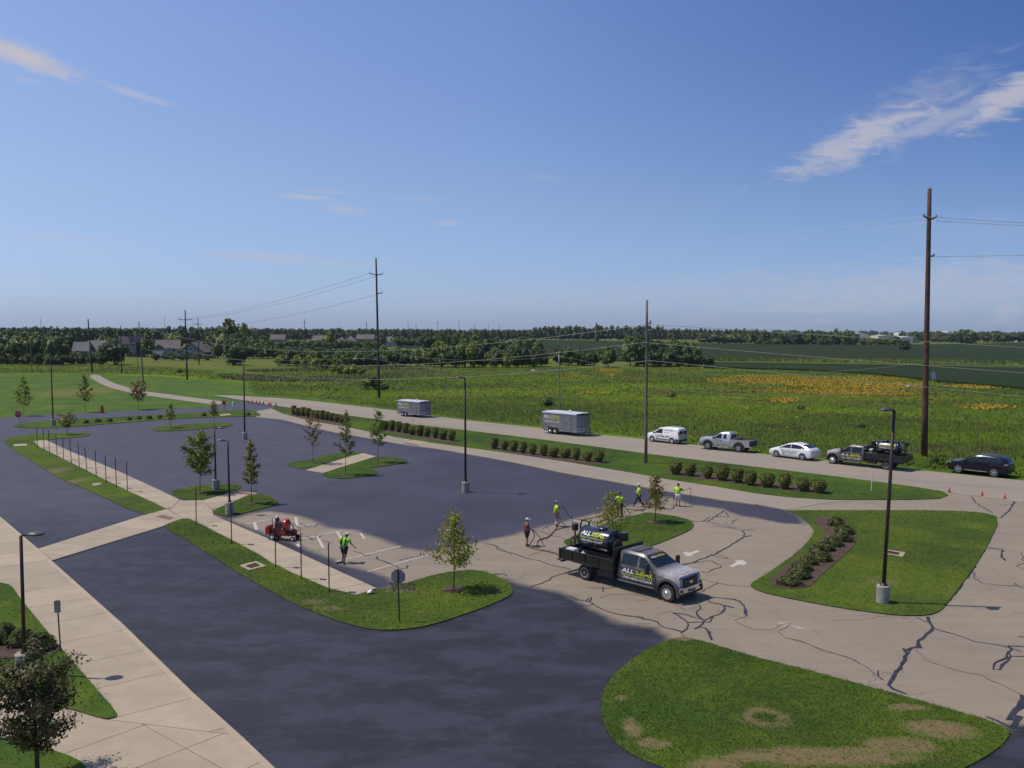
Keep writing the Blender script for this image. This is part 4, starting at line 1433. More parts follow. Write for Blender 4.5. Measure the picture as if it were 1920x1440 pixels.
row(625, 690, (700, 704), 684, 16, 14, ['crown_light', 'crown_green'], 'round', 'light bush by pond edge', 'bush trees by the pond', 2, 3)
row(700, 830, (686, 689), (652, 654), 28, 15, ['crown_green', 'crown_green', 'crown_dark'], 'round', 'hedgerow tree right of tall thin pole', 'hedgerow trees behind the meadow', 1, 3)
row(815, 1010, (688, 689), (652, 648), 24, 14, ['crown_dark', 'crown_dark', 'crown_green'], 'round', 'dark hedgerow tree behind meadow', 'dark hedgerow trees behind the meadow', 1, 4)
row(895, 1000, 682, (626, 630), 34, 20, ['crown_dark', 'crown_green'], 'round', 'dark hedgerow tree behind meadow', 'dark hedgerow trees behind the meadow', 1, 4)
row(800, 900, 664, (622, 622), 26, 18, ['crown_green', 'crown_dark'], 'round', 'green tree behind the yellow-green hedgerow trees', 'trees behind the hedgerow', 1, 3)
row(1000, 1030, 687, 652, 26, 16, ['crown_dark', 'crown_green'], 'round', 'dark tree at the right end of the hedgerow', 'trees at the right end of the hedgerow', 1, 3)
row(1052, 1125, 685, (648, 656), 30, 15, ['crown_dark', 'crown_dark', 'crown_green'], 'round', 'dark tree in the clump behind the short street pole', 'clump behind the short street pole', 1, 3)
row(1182, 1300, 686, (628, 640), 34, 17, ['crown_dark', 'crown_green'], 'round', 'tall tree in clump behind grey pole', 'clump behind the grey wooden pole', 1, 5)
row(1195, 1330, (687, 687), (650, 662), 30, 17, ['crown_green', 'crown_dark'], 'round', 'low tree in clump behind grey pole', 'front of the clump behind the grey wooden pole', 1, 4)
massrow(1000, 1240, (640, 641), (612, 612), 20, 9, ['crown_far', 'crown_dark'], 'round', 'dark tree in the distant line beyond the left crop field', 'distant treeline beyond the crop field', 1, 3)
massrow(1240, 1420, (640, 641), (616, 617), 16, 8, ['crown_far', 'crown_dark'], 'round', 'dark tree in the distant line right of the grey pole', 'distant treeline right of the grey pole', 1, 2)
row(1322, 1410, 645, (622, 624), 28, 14, ['crown_green', 'crown_far'], 'round', 'broad green tree in front of the distant line', 'broad trees at the crop field edge', .5, 2)
row(1410, 1600, (646, 648), (617, 621), 17, 10, ['crown_far', 'crown_dark', 'crown_green'], 'round', 'tree of the distant line left of the white sheds', 'treeline left of the white sheds', 1, 2.5)
row(1425, 1690, (647, 648), 633, 15, 15, ['crown_green', 'crown_dark'], 'round', 'low tree at far crop field edge', 'low trees at the crop field edge', .5, 2)
row(1600, 1700, 645, 632, 15, 13, ['crown_far', 'crown_dark'], 'round', 'low tree in front of the white sheds', 'low trees before the sheds', 1, 2)
row(1712, 1935, (641, 643), (620, 622), 17, 11, ['crown_far', 'crown_dark'], 'round', 'distant tree beyond the tall brown pole', 'treeline right of the sheds', 1, 2)
row(1720, 1800, 643, 628, 14, 13, ['crown_green', 'crown_dark'], 'round', 'low distant tree right of tall brown pole', 'low trees right of the tall brown pole', .5, 2)
massrow(440, 1010, (640, 640), (616, 618), 18, 9, ['crown_far', 'crown_far', 'crown_dark'], 'round', 'tree of the distant line behind the houses', 'distant treeline behind the houses', 1.5, 2)
row(700, 830, 650, (628, 632), 20, 14, ['crown_green', 'crown_dark'], 'round', 'green tree right of the grey distant house', 'trees right of the distant houses', 1, 3)
massrow(1955, 2300, (641, 642), 619, 22, 14, ['crown_far', 'crown_dark'], 'round', 'distant tree beyond the tall brown pole', 'treeline right of the sheds', 1, 2)
row(505, 720, 656, 637, 20, 14, ['crown_dark', 'crown_green'], 'round', 'bushy tree before the distant houses', 'trees before the distant houses', 1, 2)
row(146, 205, 682, 656, 20, 15, ['crown_dark', 'crown_green'], 'round', 'low tree before the left grey roofs', 'low trees before the left houses', 1, 3)
row(292, 352, 676, 660, 15, 15, ['crown_green', 'crown_dark'], 'round', 'garden bush before the white house', 'garden bushes by the near houses', 1, 2)
row(350, 400, 676, 661, 15, 19, ['crown_dark', 'crown_green'], 'round', 'garden bush before the grey house', 'garden bushes by the near houses', 1, 2)
# the farthest woods read as one mass
rngw = np.random.default_rng(9)
Vs, Fs, off = [], [], 0
base_V, base_F = far_crown(77, 'round')
for i in range(420):
    px = rngw.uniform(-500, 2500)
    P = at(px, rngw.uniform(622.5, 630) + (px - 960) * .004)
    h = rngw.uniform(9, 14.5)
    w = h * rngw.uniform(1.0, 2.2)
    k = rngw.permutation(len(base_F) - 60)[:150]
    Fq = base_F[k]
    Vq = base_V[Fq.ravel()]
    c = Vq.reshape(-1, 4, 3).mean(1, keepdims=True)
    Vq = (c + (Vq.reshape(-1, 4, 3) - c) * 2.4).reshape(-1, 3)
    Vq = Vq * np.array([w, w, h]) + np.array([P.x, P.y, 0])
    Vs.append(Vq)
    Fs.append(np.arange(len(Vq)).reshape(-1, 4) + off)
    off += len(Vq)
for (P, h, w) in MASS:
    k = rngw.permutation(len(base_F) - 60)[:420]
    Fq = base_F[k]
    Vq = base_V[Fq.ravel()]
    c = Vq.reshape(-1, 4, 3).mean(1, keepdims=True)
    Vq = (c + (Vq.reshape(-1, 4, 3) - c) * 1.7).reshape(-1, 3) * np.array([w, w, h]) + np.array([P.x, P.y, 0])
    Vs.append(Vq)
    Fs.append(np.arange(len(Vq)).reshape(-1, 4) + off)
    off += len(Vq)
fw = link('far_woods', fastmesh('far_woods', np.vstack(Vs), np.vstack(Fs), 'crown_far'))
tag(fw, 'far belt of woods along the whole horizon', 'woods', kind='stuff')


# young planted trees on the islands
def young_tree(px, base, top, wpx, leaf, label, seed, bare_frac=.38, n=900, ls=.13, shape='cone', z0=.07, mulch=True, stake=False, stemr=.035, name='young_tree', trunkm='bark', depth_cut=False):
    rng = np.random.default_rng(seed)
    P = at(px, base, z0)
    h = rise(P, top)
    w = wpx / ppm(P)
    t = thing(name, label, 'tree', P)
    m = MB()
    lean = rng.normal(0, .012, 2)
    stem = [Vector((lean[0] * h * k, lean[1] * h * k, h * k)) for k in (0, .2, .4, .6, .8, .97)]
    m.tube([s + Vector((rng.normal(0, .01), rng.normal(0, .01), 0)) if i else s for i, s in enumerate(stem)], [stemr * (1 - .85 * k) for k in (0, .2, .4, .6, .8, .97)], 6)
    ends = []
    nbr = 20
    for i in range(nbr):
        f = bare_frac + (1 - bare_frac) * (i + .3) / nbr
        u = (f - bare_frac) / (1 - bare_frac)
        if shape == 'cone':
            rad = (w / 2) * (1.05 - u) ** .75 * (.55 + .6 * min(1, u * 5))
        elif shape == 'vase':
            rad = (w / 2) * (.45 + .75 * math.sin(min(1, u * 1.1) * math.pi * .78))
        else:
            rad = (w / 2) * (.35 + .9 * math.sin(math.pi * (.12 + .8 * u)))
        rad *= rng.uniform(.7, 1.12)
        a = i * 2.4 + rng.uniform(-.5, .5)
        z = h * f
        s0 = Vector((lean[0] * z, lean[1] * z, z - rad * .45))
        s0.z = max(s0.z, h * bare_frac * .92)
        e = Vector((math.cos(a) * rad, math.sin(a) * rad, z + rad * .12))
        mid = s0.lerp(e, .5) + Vector((0, 0, -rad * .06))
        m.tube([s0, mid, e], [stemr * .38, stemr * .25, .006], 5, cap=False)
        k = max(3, int(n / nbr * (.4 + rad / (w / 2))))
        tt = rng.uniform(.3, 1.06, k)
        p = np.array([list(s0.lerp(e, x)) for x in tt])
        p += rng.normal(0, 1, (k, 3)) * (w * .07) * np.array([1, 1, .8])
        ends.append(p)
    tp = np.array([stem[-1][:]]) + rng.normal(0, 1, (max(6, n // 22), 3)) * np.array([w * .06, w * .06, h * .05])
    ends.append(tp)
    C = np.vstack(ends)
    Nn = C - np.array([0, 0, h * .6])
    Nn /= np.linalg.norm(Nn, axis=1)[:, None]
    V, F = cards(C, Nn, ls, rng, 1.5)
    link('crown', fastmesh('crown', V, F, leaf), t)
    m.obj('trunk', trunkm, t, True)
    if mulch:
        r = .42 if wpx < 40 else .62
        mm = MB()
        ringv = []
        for rr2, zz in ((r, -.06), (r * .95, .035), (r * .6, .075), (.02, .06)):
            ringv.append([(rr2 * math.cos(a) * rng.uniform(.93, 1.07), rr2 * math.sin(a) * rng.uniform(.93, 1.07), zz) for a in np.linspace(0, 2 * math.pi, 18, endpoint=False)])
        vs = [v for ring in ringv for v in ring]
        fs = []
        for q in range(3):
            for k in range(18):
                fs.append((q * 18 + k, q * 18 + (k + 1) % 18, (q + 1) * 18 + (k + 1) % 18, (q + 1) * 18 + k))
        mm.add(vs, fs).obj('mulch_ring', 'mulch', t, True)
    if stake:
        MB().tube([(.28, .05, 0), (.28, .05, 1.6)], .02, 5).obj('stake', 'stake', t)
    return t


young_tree(45, 780, 709, 36, 'leaf_green', 'young ragged green tree leftmost along the far drive', 21, .3, 420, .26, z0=.03, mulch=False, shape='cone')
young_tree(160, 773, 703, 30, 'leaf_olive', 'young brown-tinged tree in the park lawn before the path, second from the left', 22, .3, 420, .26, z0=.03, mulch=False)
young_tree(260, 768, 714, 28, 'leaf_rust', 'young rusty tree in the park lawn just below the winding path', 23, .35, 380, .26, 'egg', z0=.03, mulch=False)
young_tree(126, 815, 776, 30, 'leaf_olive', 'small reddish green tree at the tip of the long left island', 24, .4, 300, .22, 'vase', mulch=False)
young_tree(320, 802, 757, 20, 'leaf_lime', 'small yellow-green tree on the narrow inner island', 25, .35, 240, .22, mulch=False)
young_tree(402, 800, 752, 18, 'leaf_rust', 'small rust-topped tree at the right end of the narrow inner island', 26, .45, 200, .22, mulch=False)
young_tree(375, 924, 812, 52, 'leaf_green', 'full leafy green young tree on the island left of the short lamp', 27, .34, 1600, .17, 'egg')
young_tree(472, 944, 830, 36, 'leaf_olive', 'olive young tree on the small island right of the two short lamps', 28, .34, 1100, .14)
young_tree(587, 869, 775, 30, 'leaf_rust', 'sparse rusty young tree at the back of the centre island, leftmost of three', 29, .36, 420, .14, 'egg', stemr=.03)
young_tree(648, 890, 773, 34, 'leaf_olive', 'mottled brown-green young tree at the front of the centre island, middle of three', 30, .34, 1000, .14)
young_tree(709, 867, 771, 38, 'leaf_green', 'green young tree with a bare brownish top, rightmost of three on the centre island', 31, .36, 950, .15)
young_tree(851, 1105, 965, 92, 'leaf_lime', 'yellow-green young tree in a mulch ring on the near grass point', 32, .34, 1300, .12)
young_tree(1148, 1030, 924, 78, 'leaf_lime', 'thin olive young tree with a stake behind the sealcoat truck', 33, .32, 1000, .12, stake=True)
young_tree(1228, 979, 892, 52, 'leaf_olive', 'upright young tree in a mulch ring on the island behind the truck', 34, .30, 1050, .12)
young_tree(70, 1462, 1230, 142, 'leaf_purple', 'dark purple-brown ornamental tree in the lower left corner', 35, .28, 6800, .085, 'vase', z0=.13, mulch=True, stemr=.075, name='ornamental_tree', trunkm='bark_dark')


# clipped shrubs
def shrub_mesh(seed, mat, prof, n=650, ls=.1, flat=1.0):
    rng = np.random.default_rng(seed)
    u = rng.uniform(0, 1, n)
    a = rng.uniform(0, 2 * np.pi, n)
    cap_ = rng.uniform(0, 1, n) < .33
    z = u
    r = np.interp(z, [p[1] for p in prof], [p[0] for p in prof])
    lump = 1 + .10 * np.sin(3 * a + seed) + .08 * np.sin(5 * a + 4 * z) + rng.normal(0, .05, n)
    rc = np.sqrt(rng.uniform(0, 1, n)) * prof[-2][0]
    R_ = np.where(cap_, rc, r * lump)
    Z_ = np.where(cap_, .93 + .06 * np.cos(rc / prof[-2][0] * 1.5) + rng.normal(0, .02, n), z)
    C = np.stack([R_ * np.cos(a), R_ * np.sin(a), Z_], 1)
    Nn = np.stack([np.cos(a), np.sin(a), np.where(cap_, 2.5, (z - .4))], 1)
    Nn /= np.linalg.norm(Nn, axis=1)[:, None]
    V, F = cards(C, Nn, ls, rng, 1.2)
    m = MB().lathe([(p[0] * .86, p[1] * .93) for p in prof], n=12)
    Q = np.array([f for f in m.f if len(f) == 4]) + len(V)
    V = np.vstack([V, np.array(m.v)])
    F = np.vstack([F, Q])
    return fastmesh('foliage', V, F, mat)


PR = [(.22, .04), (.36, .22), (.46, .5), (.5, .74), (.42, .93), (.12, 1.0)]
PRJ = [(.44, .02), (.52, .2), (.48, .5), (.36, .78), (.22, .94), (.08, 1.0)]
SH = [shrub_mesh(40 + i, 'shrub_leaf', PR) for i in range(4)]
JU = [shrub_mesh(50 + i, 'juniper_leaf', PRJ, 750, .12) for i in range(3)]
STEM = MB().tube([(0, 0, -.02), (.02, 0, .3)], [.05, .04], 6).mesh('stem', 'bark_dark')
ORD = ['first', 'second', 'third', 'fourth', 'fifth', 'sixth', 'seventh', 'eighth', 'ninth', 'tenth', 'eleventh', 'twelfth']


def shrubs(pts, hpx, wm, meshes, name, lab, group, cat='shrub', z0=.1, hf=None):
    for i, (x, y) in enumerate(pts):
        P = at(x, y, z0)
        h = (hf[i] if hf else hpx) / ppm(P)
        w = wm * trr.uniform(.82, 1.18)
        h *= trr.uniform(.85, 1.1)
        t = thing(name, lab.replace('#', ORD[i]), cat, P, trr.uniform(0, 6.28), group)
        o = link('foliage', meshes[i % len(meshes)], t)
        o.scale = (w, w, h)
        s_ = link('stem', STEM, t)
        s_.scale = (1, 1, h * .8)


shrubs([(551, 777.5), (559, 779), (568.5, 780.5), (577.5, 782), (586.5, 783.5), (595.5, 785), (604.5, 786.5), (613.5, 788), (622, 789.5), (631.5, 791.5), (641, 793.5)], 16.5, .98, SH, 'clipped_shrub',
       '# clipped shrub from the left in the farthest row along the street', 'clipped shrubs in the farthest row')
shrubs([(722.5, 806), (735, 808), (747.5, 810), (761, 812), (773, 815), (787, 817), (801, 819), (816, 821), (831, 824), (847, 826)], 18.5, 1.05, SH, 'clipped_shrub',
       '# clipped shrub from the left in the second row, across from the far trailer', 'clipped shrubs in the second row')
shrubs([(927, 841), (945.5, 843.5), (963, 846), (981, 849), (999, 852), (1019.5, 854.5), (1038, 857), (1060.5, 858.5), (1080.5, 862), (1102, 864.5), (1122.5, 866)], 20.5, 1.02, SH, 'clipped_shrub',
       '# clipped shrub from the left in the third row, across from the near trailer', 'clipped shrubs in the third row')
shrubs([(1267.5, 889), (1294, 892), (1327, 896.5), (1354.5, 900), (1383, 904.5), (1407.5, 909), (1439, 912.5), (1471, 916), (1506, 920), (1536, 923)], 26.5, 1.2, SH, 'clipped_shrub',
       '# clipped shrub from the left in the nearest row, right of the grey wooden pole', 'clipped shrubs in the nearest row')
shrubs([(1567, 984), (1583, 999), (1580, 1013), (1563, 1022), (1549, 1031), (1533, 1038), (1540, 1050), (1517, 1056), (1503, 1068), (1497, 1082), (1480, 1094)], 15.5, 1.08, JU, 'juniper',
       '# low spreading juniper from the top of the curved mulch bed', 'junipers in the curved mulch bed')
shrubs([(10, 1203), (40, 1208), (75, 1216)], 32, 1.15, JU, 'round_shrub', '# low round shrub from the left in the mulch bed by the left lamp', 'round shrubs by the left sidewalk', z0=.18)
shrubs([(161, 793.5), (184, 791), (205, 790.5), (242, 787.5), (261, 786), (280, 785.5), (300, 784), (383, 780), (465, 778.5)], 6, .8, JU, 'small_shrub', '# small dark shrub from the left on the far grass divider', 'small shrubs on the far divider', z0=.07)
# bushes in the meadow
for i, (x, y, w, hh_, lb) in enumerate(((697, 731, 34, 24, 'round green bush left beside the foot of the tall thin pole'), (722, 732, 16, 13, 'small bush right beside the foot of the tall thin pole'),
                            (1026, 762, 26, 17, 'dark bush in the meadow left of the short street pole'), (1615, 803, 20, 10, 'brownish bush in the meadow above the second sealcoat truck'),
                            (337, 700, 12, 9, 'grey-green bush beyond the park lawn'), (1757, 871, 30, 16, 'low weedy bush right of the foot of the tall brown pole'), (1500, 768, 18, 9, 'small dark bush in the meadow above the white hatchback'), (1258, 745, 18, 9, 'small dark bush in the meadow right of the grey pole'))):
    P = at(x, y)
    t = thing('bush', lb, 'bush', P, i * 1.3)
    o = link('foliage', CROWN[('round', 'crown_green' if i != 3 else 'crown_dark', i % 3)], t, (0, 0, -.15))
    s_ = w / ppm(P)
    o.scale = (s_ * 1.2, s_ * 1.2, hh_ / ppm(P) * 1.15)
    st = link('stem', STEM, t)
# scattered darker plants in the meadow
dk = scatter(mead, 210, RNG)
Vs, Fs, off = [], [], 0
for (x, y) in dk:
    s_ = RNG.uniform(.22, .62)
    k = RNG.permutation(len(base_F) - 60)[:45]
    Vq = base_V[base_F[k].ravel()]
    c = Vq.reshape(-1, 4, 3).mean(1, keepdims=True)
    Vq = (c + (Vq.reshape(-1, 4, 3) - c) * 2.2).reshape(-1, 3) * np.array([s_ * 1.8, s_ * 1.8, s_ * 1.2]) + np.array([x, y, 0])
    Vs.append(Vq)
    Fs.append(np.arange(len(Vq)).reshape(-1, 4) + off)
    off += len(Vq)
tag(link('coarse_weeds', fastmesh('coarse_weeds', np.vstack(Vs), np.vstack(Fs), 'crown_green')), 'coarse dark weeds dotted over the meadow', 'weeds', kind='stuff')

# ------------------------------------------------------------------ poles, wires, lamps, signs
pm('pole_brown', (.105, .045, .03), (.06, .028, .022), 1.6, .85, bmp=.5, bdist=.02, fine=14, lo=.45, hi=.6)
pm('pole_grey', (.20, .165, .135), (.13, .105, .085), 1.6, .9, bmp=.5, bdist=.02, fine=14)
pm('pole_dark', (.065, .05, .042), (.04, .032, .028), 1.6, .9, bmp=.4, bdist=.02, fine=14)
pm('pole_steel', (.28, .28, .27), (.22, .22, .21), 3, .5, .6)
pm('lamp_bronze', (.040, .027, .024), (.030, .021, .019), 3, .42, .3)
pm('lamp_head_top', (.10, .095, .10), (.08, .075, .08), 3, .45, .3)
pm('lamp_lens', (.5, .5, .48), (.45, .45, .43), 3, .15)
pm('base_concrete', (.34, .32, .28), (.27, .25, .22), 3, .9, bmp=.3, bdist=.01, fine=30)
pm('insulator', (.35, .34, .33), (.3, .3, .3), 3, .3)
pm('wire_pale', (.24, .26, .22), (.2, .21, .18), 3, .6, 0)
pm('wire_dark', (.22, .23, .25), (.18, .19, .2), 3, .5, .0)
pm('wire_bright', (.62, .62, .62), (.55, .55, .55), 3, .5)
pm('sign_metal', (.30, .29, .29), (.24, .23, .23), 4, .45, .3)
pm('sign_red', (.45, .03, .03), (.40, .03, .03), 4, .5)
pm('sign_white', (.7, .7, .68), (.62, .62, .6), 4, .5)
pm('cone_orange', (.62, .09, .02), (.55, .08, .02), 4, .6)
pm('white_plastic', (.72, .72, .70), (.62, .62, .6), 4, .5)
pm('galv', (.4, .41, .42), (.32, .33, .34), 4, .4, .5)


def leanpole(top, base, z0=0.0):
    """world foot and head of a pole seen between two pixels; it leans only sideways"""
    P = at(*base, z0)
    h = rise(P, top[1])
    v = np.array([P.x, P.y, P.z + h - CAM_H])
    dep = v.dot(FWD)
    X_ = (top[0] - 960) / CAM_F * dep
    # solve the x of the head: RGT . v = X_
    x = (X_ - RGT[1] * v[1] - RGT[2] * v[2]) / RGT[0]
    return P, Vector((x - P.x, 0, h))


def on(P, H, f):
    return P + H * f


def frac(P, H, py):
    return rise(P, py) / H.z


POLES = {}


def utility_pole(key, top, base, r0, r1, mat, label, arms=(), name='utility_pole', group=None, ang=.55):
    P, H = leanpole(top, base)
    t = thing(name, label, 'pole', P, 0, group)
    m = MB()
    n = 10
    m.tube([H * (i / 6) for i in range(7)], [r0 + (r1 - r0) * i / 6 for i in range(7)], n)
    m.obj('shaft', mat, t, True)
    POLES[key] = (P, H)
    for (py, sides, L, up, w) in arms:
        f = frac(P, H, py)
        o = H * f
        for s in sides:
            d = Vector((math.cos(ang) * s, math.sin(ang) * s, up))
            e = o + d * L
            MB().tube([o + Vector((0, -r1, 0)), e + Vector((0, -r1, 0))], w, 6).obj('cross_arm', mat, t)
            MB().lathe([(.09, 0), (.11, .08), (.07, .12), (.1, .2), (.04, .3)], (e.x, e.y - r1, e.z), 8).obj('insulator', 'insulator', t)
    return t


B_ = utility_pole('P1', (1743, 354), (1733, 857), .33, .20, 'pole_brown', 'tallest reddish-brown wooden utility pole behind the parked sealcoat truck',
                  [(413, (-1, 1), 1.1, .35, .09), (481, (1,), .8, .1, .08)])
P, H = POLES['P1']
MB().tube([H * .985 + Vector((0, 0, 0)), H * 1.0 + Vector((.1, 0, .12))], .06, 6).obj('pole_top_bracket', 'pole_dark', B_)
tf = H * frac(P, H, 706)
MB().lathe([(.24, -.45), (.26, -.4), (.26, .42), (.2, .5)], (tf.x + .72, tf.y - .1, tf.z), 12).obj('transformer', 'galv', B_, 40)
MB().tube([(tf.x + .72, tf.y - .1, tf.z + .5), (tf.x + .7, tf.y - .1, tf.z + .85)], .05, 6).tube([(tf.x + .25, tf.y, tf.z + .2), (tf.x + .55, tf.y, tf.z + .2)], .05, 6).obj('bushing', 'insulator', B_)


def cobra(t, P, H, py, side, L, mat='galv', name='street_light_arm'):
    o = H * frac(P, H, py)
    e = o + Vector((side * L, -.35 * L, .15))
    MB().tube([o, o + Vector((side * L * .5, -.17 * L, .18)), e], .045, 6).obj(name, mat, t)
    m = MB()
    d = Vector((side, -.3, 0)).normalized()
    pr = [(0, .06), (.15, .12), (.4, .2), (.6, .18), (.75, .06)]
    vs = []
    for s, w in pr:
        c = e + d * s
        nn = Vector((-d.y, d.x, 0))
        for k in range(8):
            a = 2 * math.pi * k / 8
            vs.append(c + nn * math.cos(a) * w + Vector((0, 0, math.sin(a) * w * .5)))
    fs = []
    for i in range(4):
        for k in range(8):
            fs.append((i * 8 + k, i * 8 + (k + 1) % 8, (i + 1) * 8 + (k + 1) % 8, (i + 1) * 8 + k))
    fs += [tuple(range(7, -1, -1)), tuple(32 + k for k in range(8))]
    m.add(vs, fs).obj('lamp_head', 'white_plastic', t, True)


cobra(B_, P, H, 726, -1, 1.7)
B2 = utility_pole('P2', (1213, 563), (1211, 869), .17, .12, 'pole_grey', 'weathered grey wooden utility pole on the grass strip between street and walk',
                  [(607, (1,), .45, .1, .04)])
P, H = POLES['P2']
for py, s in ((642, -1), (676, 1)):
    o = H * frac(P, H, py)
    MB().box((o.x + s * .17, o.y - .1, o.z), (.32, .12, .14)).obj('clamp', 'insulator', B2)
MB().box((H.x * frac(P, H, 653) + .35, -.1, (H * frac(P, H, 653)).z), (.5, .06, .05)).obj('bracket', 'pole_grey', B2)
T3 = utility_pole('P3', (705, 484), (711, 747), .26, .15, 'pole_dark', 'tall thin dark utility pole behind the far trailer with three arms',
                  [(516, (-1, 1), 1.35, .22, .08), (551, (1,), 1.1, .22, .07)])
cobra(T3, *POLES['P3'], 674, -1, 3.8)
utility_pole('P4', (347, 581), (351, 712), .24, .14, 'pole_dark', 'dark utility pole with a crossarm right of the white gabled house', [(600, (-1, 1), 1.6, .12, .08)])
utility_pole('P5', (371, 596), (373.5, 684), .22, .13, 'pole_dark', 'dark utility pole with a crossarm just in front of the grey house', [(608, (-1, 1), 1.6, .1, .08)])
utility_pole('P6', (165, 598), (173, 699), .24, .17, 'pole_dark', 'leaning dark utility pole at the start of the winding footpath')
utility_pole('P7', (226, 611), (228, 700), .17, .12, 'pole_dark', 'thin dark utility pole in front of the big round field tree')
utility_pole('P8', (260, 603), (269, 718), .17, .12, 'pole_grey', 'leaning grey utility pole above the footpath bend')
utility_pole('P9', (57, 640), (60, 697), .17, .12, 'pole_grey', 'short grey utility pole before the left woods')
P10 = utility_pole('P10', (1048, 665), (1050, 783), .11, .09, 'pole_steel', 'short grey street pole behind the near trailer')
cobra(P10, *POLES['P10'], 696, -1, 3.6)
utility_pole('P11', (257, 667), (258.5, 686), .12, .1, 'pole_grey', 'stubby grey post in the field left of the white gabled house')
for i, (x, ty, by) in enumerate(((571, 599, 650), (687, 603, 646), (765, 604, 640), (780, 606, 636), (820, 601.5, 638), (860, 602, 636), (890, 604, 634), (915.5, 605, 633), (936, 607, 632))):
    utility_pole('F%d' % i, (x, ty), (x + .6, by), .3, .2, 'pole_dark', 'far utility pole above the treeline, %s from the left' % ORD[i], [(ty + 5, (-1, 1), 1.5, .05, .12)] if i not in (3,) else (), group='far row of utility poles')
for i, (x, ty) in enumerate(((77, 594), (309.5, 590))):
    P = at(x, 628)
    t = thing('radio_mast', ('thin' if i else 'faint thin') + ' radio mast on the horizon ' + ('left of the crossarm pole' if i else 'above the left woods'), 'mast', P)
    h = rise(P, ty)
    MB().tube([(0, 0, 0), (0, 0, h)], [.5, .25], 4).obj('shaft', 'pole_steel', t)


def wire(a, b, mid_py, label, mat='wire_pale', r=.03, mid=.5, n=24, group='overhead wires'):
    """a, b: world ends; it sags so that its middle passes the given picture row"""
    M_ = a.lerp(b, mid)
    base = Vector((M_.x, M_.y, 0))
    z = rise(base, mid_py)
    k = (M_.z - z) / (4 * mid * (1 - mid))
    k = max(0.0, k)
    pts = []
    for i in range(n + 1):
        f = i / n
        p = a.lerp(b, f)
        pts.append((p.x, p.y, p.z - 4 * k * f * (1 - f)))
    o = MB().tube(pts, r, 5).obj('power_line', mat)
    tag(o, label, 'wire', group)


def pt(key, py, dx=0.0, dy=0.0):
    P, H = POLES[key]
    q = P + H * frac(P, H, py)
    return Vector((q.x + dx, q.y + dy, q.z))


# the tall brown line: off to the right, then pole to pole to the left
dirr = (POLES['P1'][0] - POLES['P3'][0]).normalized()
off1 = POLES['P1'][0] + dirr * 150
for (py, dx, dy, mp_py, rz, lb) in ((407, -.95, -.55, 468, .3, 'upper left'), (413, .95, .5, 475, .3, 'upper right'), (481, .75, .4, 520, .2, 'lower')):
    a = pt('P1', py, dx, dy)
    b = pt('P3', {407: 512, 413: 513, 481: 548}[py], dx * 1.2, dy)
    wire(a, b, {407: 484, 413: 492, 481: 531}[py], 'thin %s wire from the tall brown pole to the tall thin pole' % lb, 'wire_bright', .012, .5)
    c = Vector((off1.x + dx, off1.y + dy, a.z + 1))
    wire(a, c, 430, 'thin %s wire leaving the tall brown pole to the right' % lb, 'wire_dark', .02, .35)
for (pya, pyb, dx, lb) in ((513, 600, -1.3, 'left'), (513, 600, 1.2, 'right'), (549, 620, 1.0, 'lower')):
    a = pt('P3', pya, dx, dx * .5)
    b = pt('P4', pyb, dx, dx * .5)
    wire(a, b, {600: 572, 620: 598}[pyb], 'thin %s wire from the tall thin pole to the crossarm pole' % lb, 'wire_dark', .03)
for (pya, dx) in ((600, -1.3), (600, 1.3)):
    wire(pt('P4', pya, dx, 0), pt('P5', 609, dx, 0), 609, 'thin %s wire between the two crossarm poles' % ('left' if dx < 0 else 'right'), 'wire_dark', .03)
# the grey wooden line in front
P2p, P2h = POLES['P2']
ddx = (P2p - POLES['P8'][0]).normalized()
for (pa, pb, mpy, rpy, dx, lb) in ((608, 611, 651, 627, .2, 'top'), (642, 632, 675, 668, -.3, 'middle'), (676, 652, 697.5, 706, .3, 'bottom')):
    a = pt('P2', pa, dx, -.15)
    b = pt('P8', pb, dx, 0)
    wire(a, b, mpy, 'pale %s wire running left from the grey wooden pole' % lb, 'wire_pale', .026, .62, 40)
    # to the right the line passes in front of the tall brown pole and out of the picture
    q = at(1960, 930)
    dz = Vector((q.x - P2p.x, q.y - P2p.y, 0))
    zt = {608: 655, 642: 703, 676: 748}[pa]
    c = Vector((q.x, q.y, rise(q, zt)))
    wire(a, c, {608: 622, 642: 664, 676: 701}[pa] + 7, 'pale %s wire running right from the grey wooden pole' % lb, 'wire_pale', .022, .5, 30)
# secondary line over the meadow
wire(pt('P10', 667), pt('P1', 679, 0, -.3), 702, 'thin wire from the short street pole to the brown pole, upper', 'wire_pale', .016, .5)
wire(pt('P10', 692), pt('P1', 728, 0, -.3), 736, 'thin wire from the short street pole to the brown pole, lower', 'wire_pale', .016, .5)
wire(pt('P10', 667), pt('P3', 655), 676, 'thin wire from the short street pole to the tall thin pole, upper', 'wire_pale', .016, .4)
wire(pt('P10', 692), pt('P3', 674), 697, 'thin wire from the short street pole to the tall thin pole, lower', 'wire_pale', .016, .4)
wire(pt('P1', 679, 0, -.3), Vector((off1.x, off1.y, pt('P1', 679).z)), 690, 'thin low wire leaving the tall brown pole to the right', 'wire_pale', .02, .35)
wire(pt('P4', 668), pt('P3', 668), 676, 'thin low wire between the tall thin pole and the crossarm pole', 'wire_pale', .016, .5)


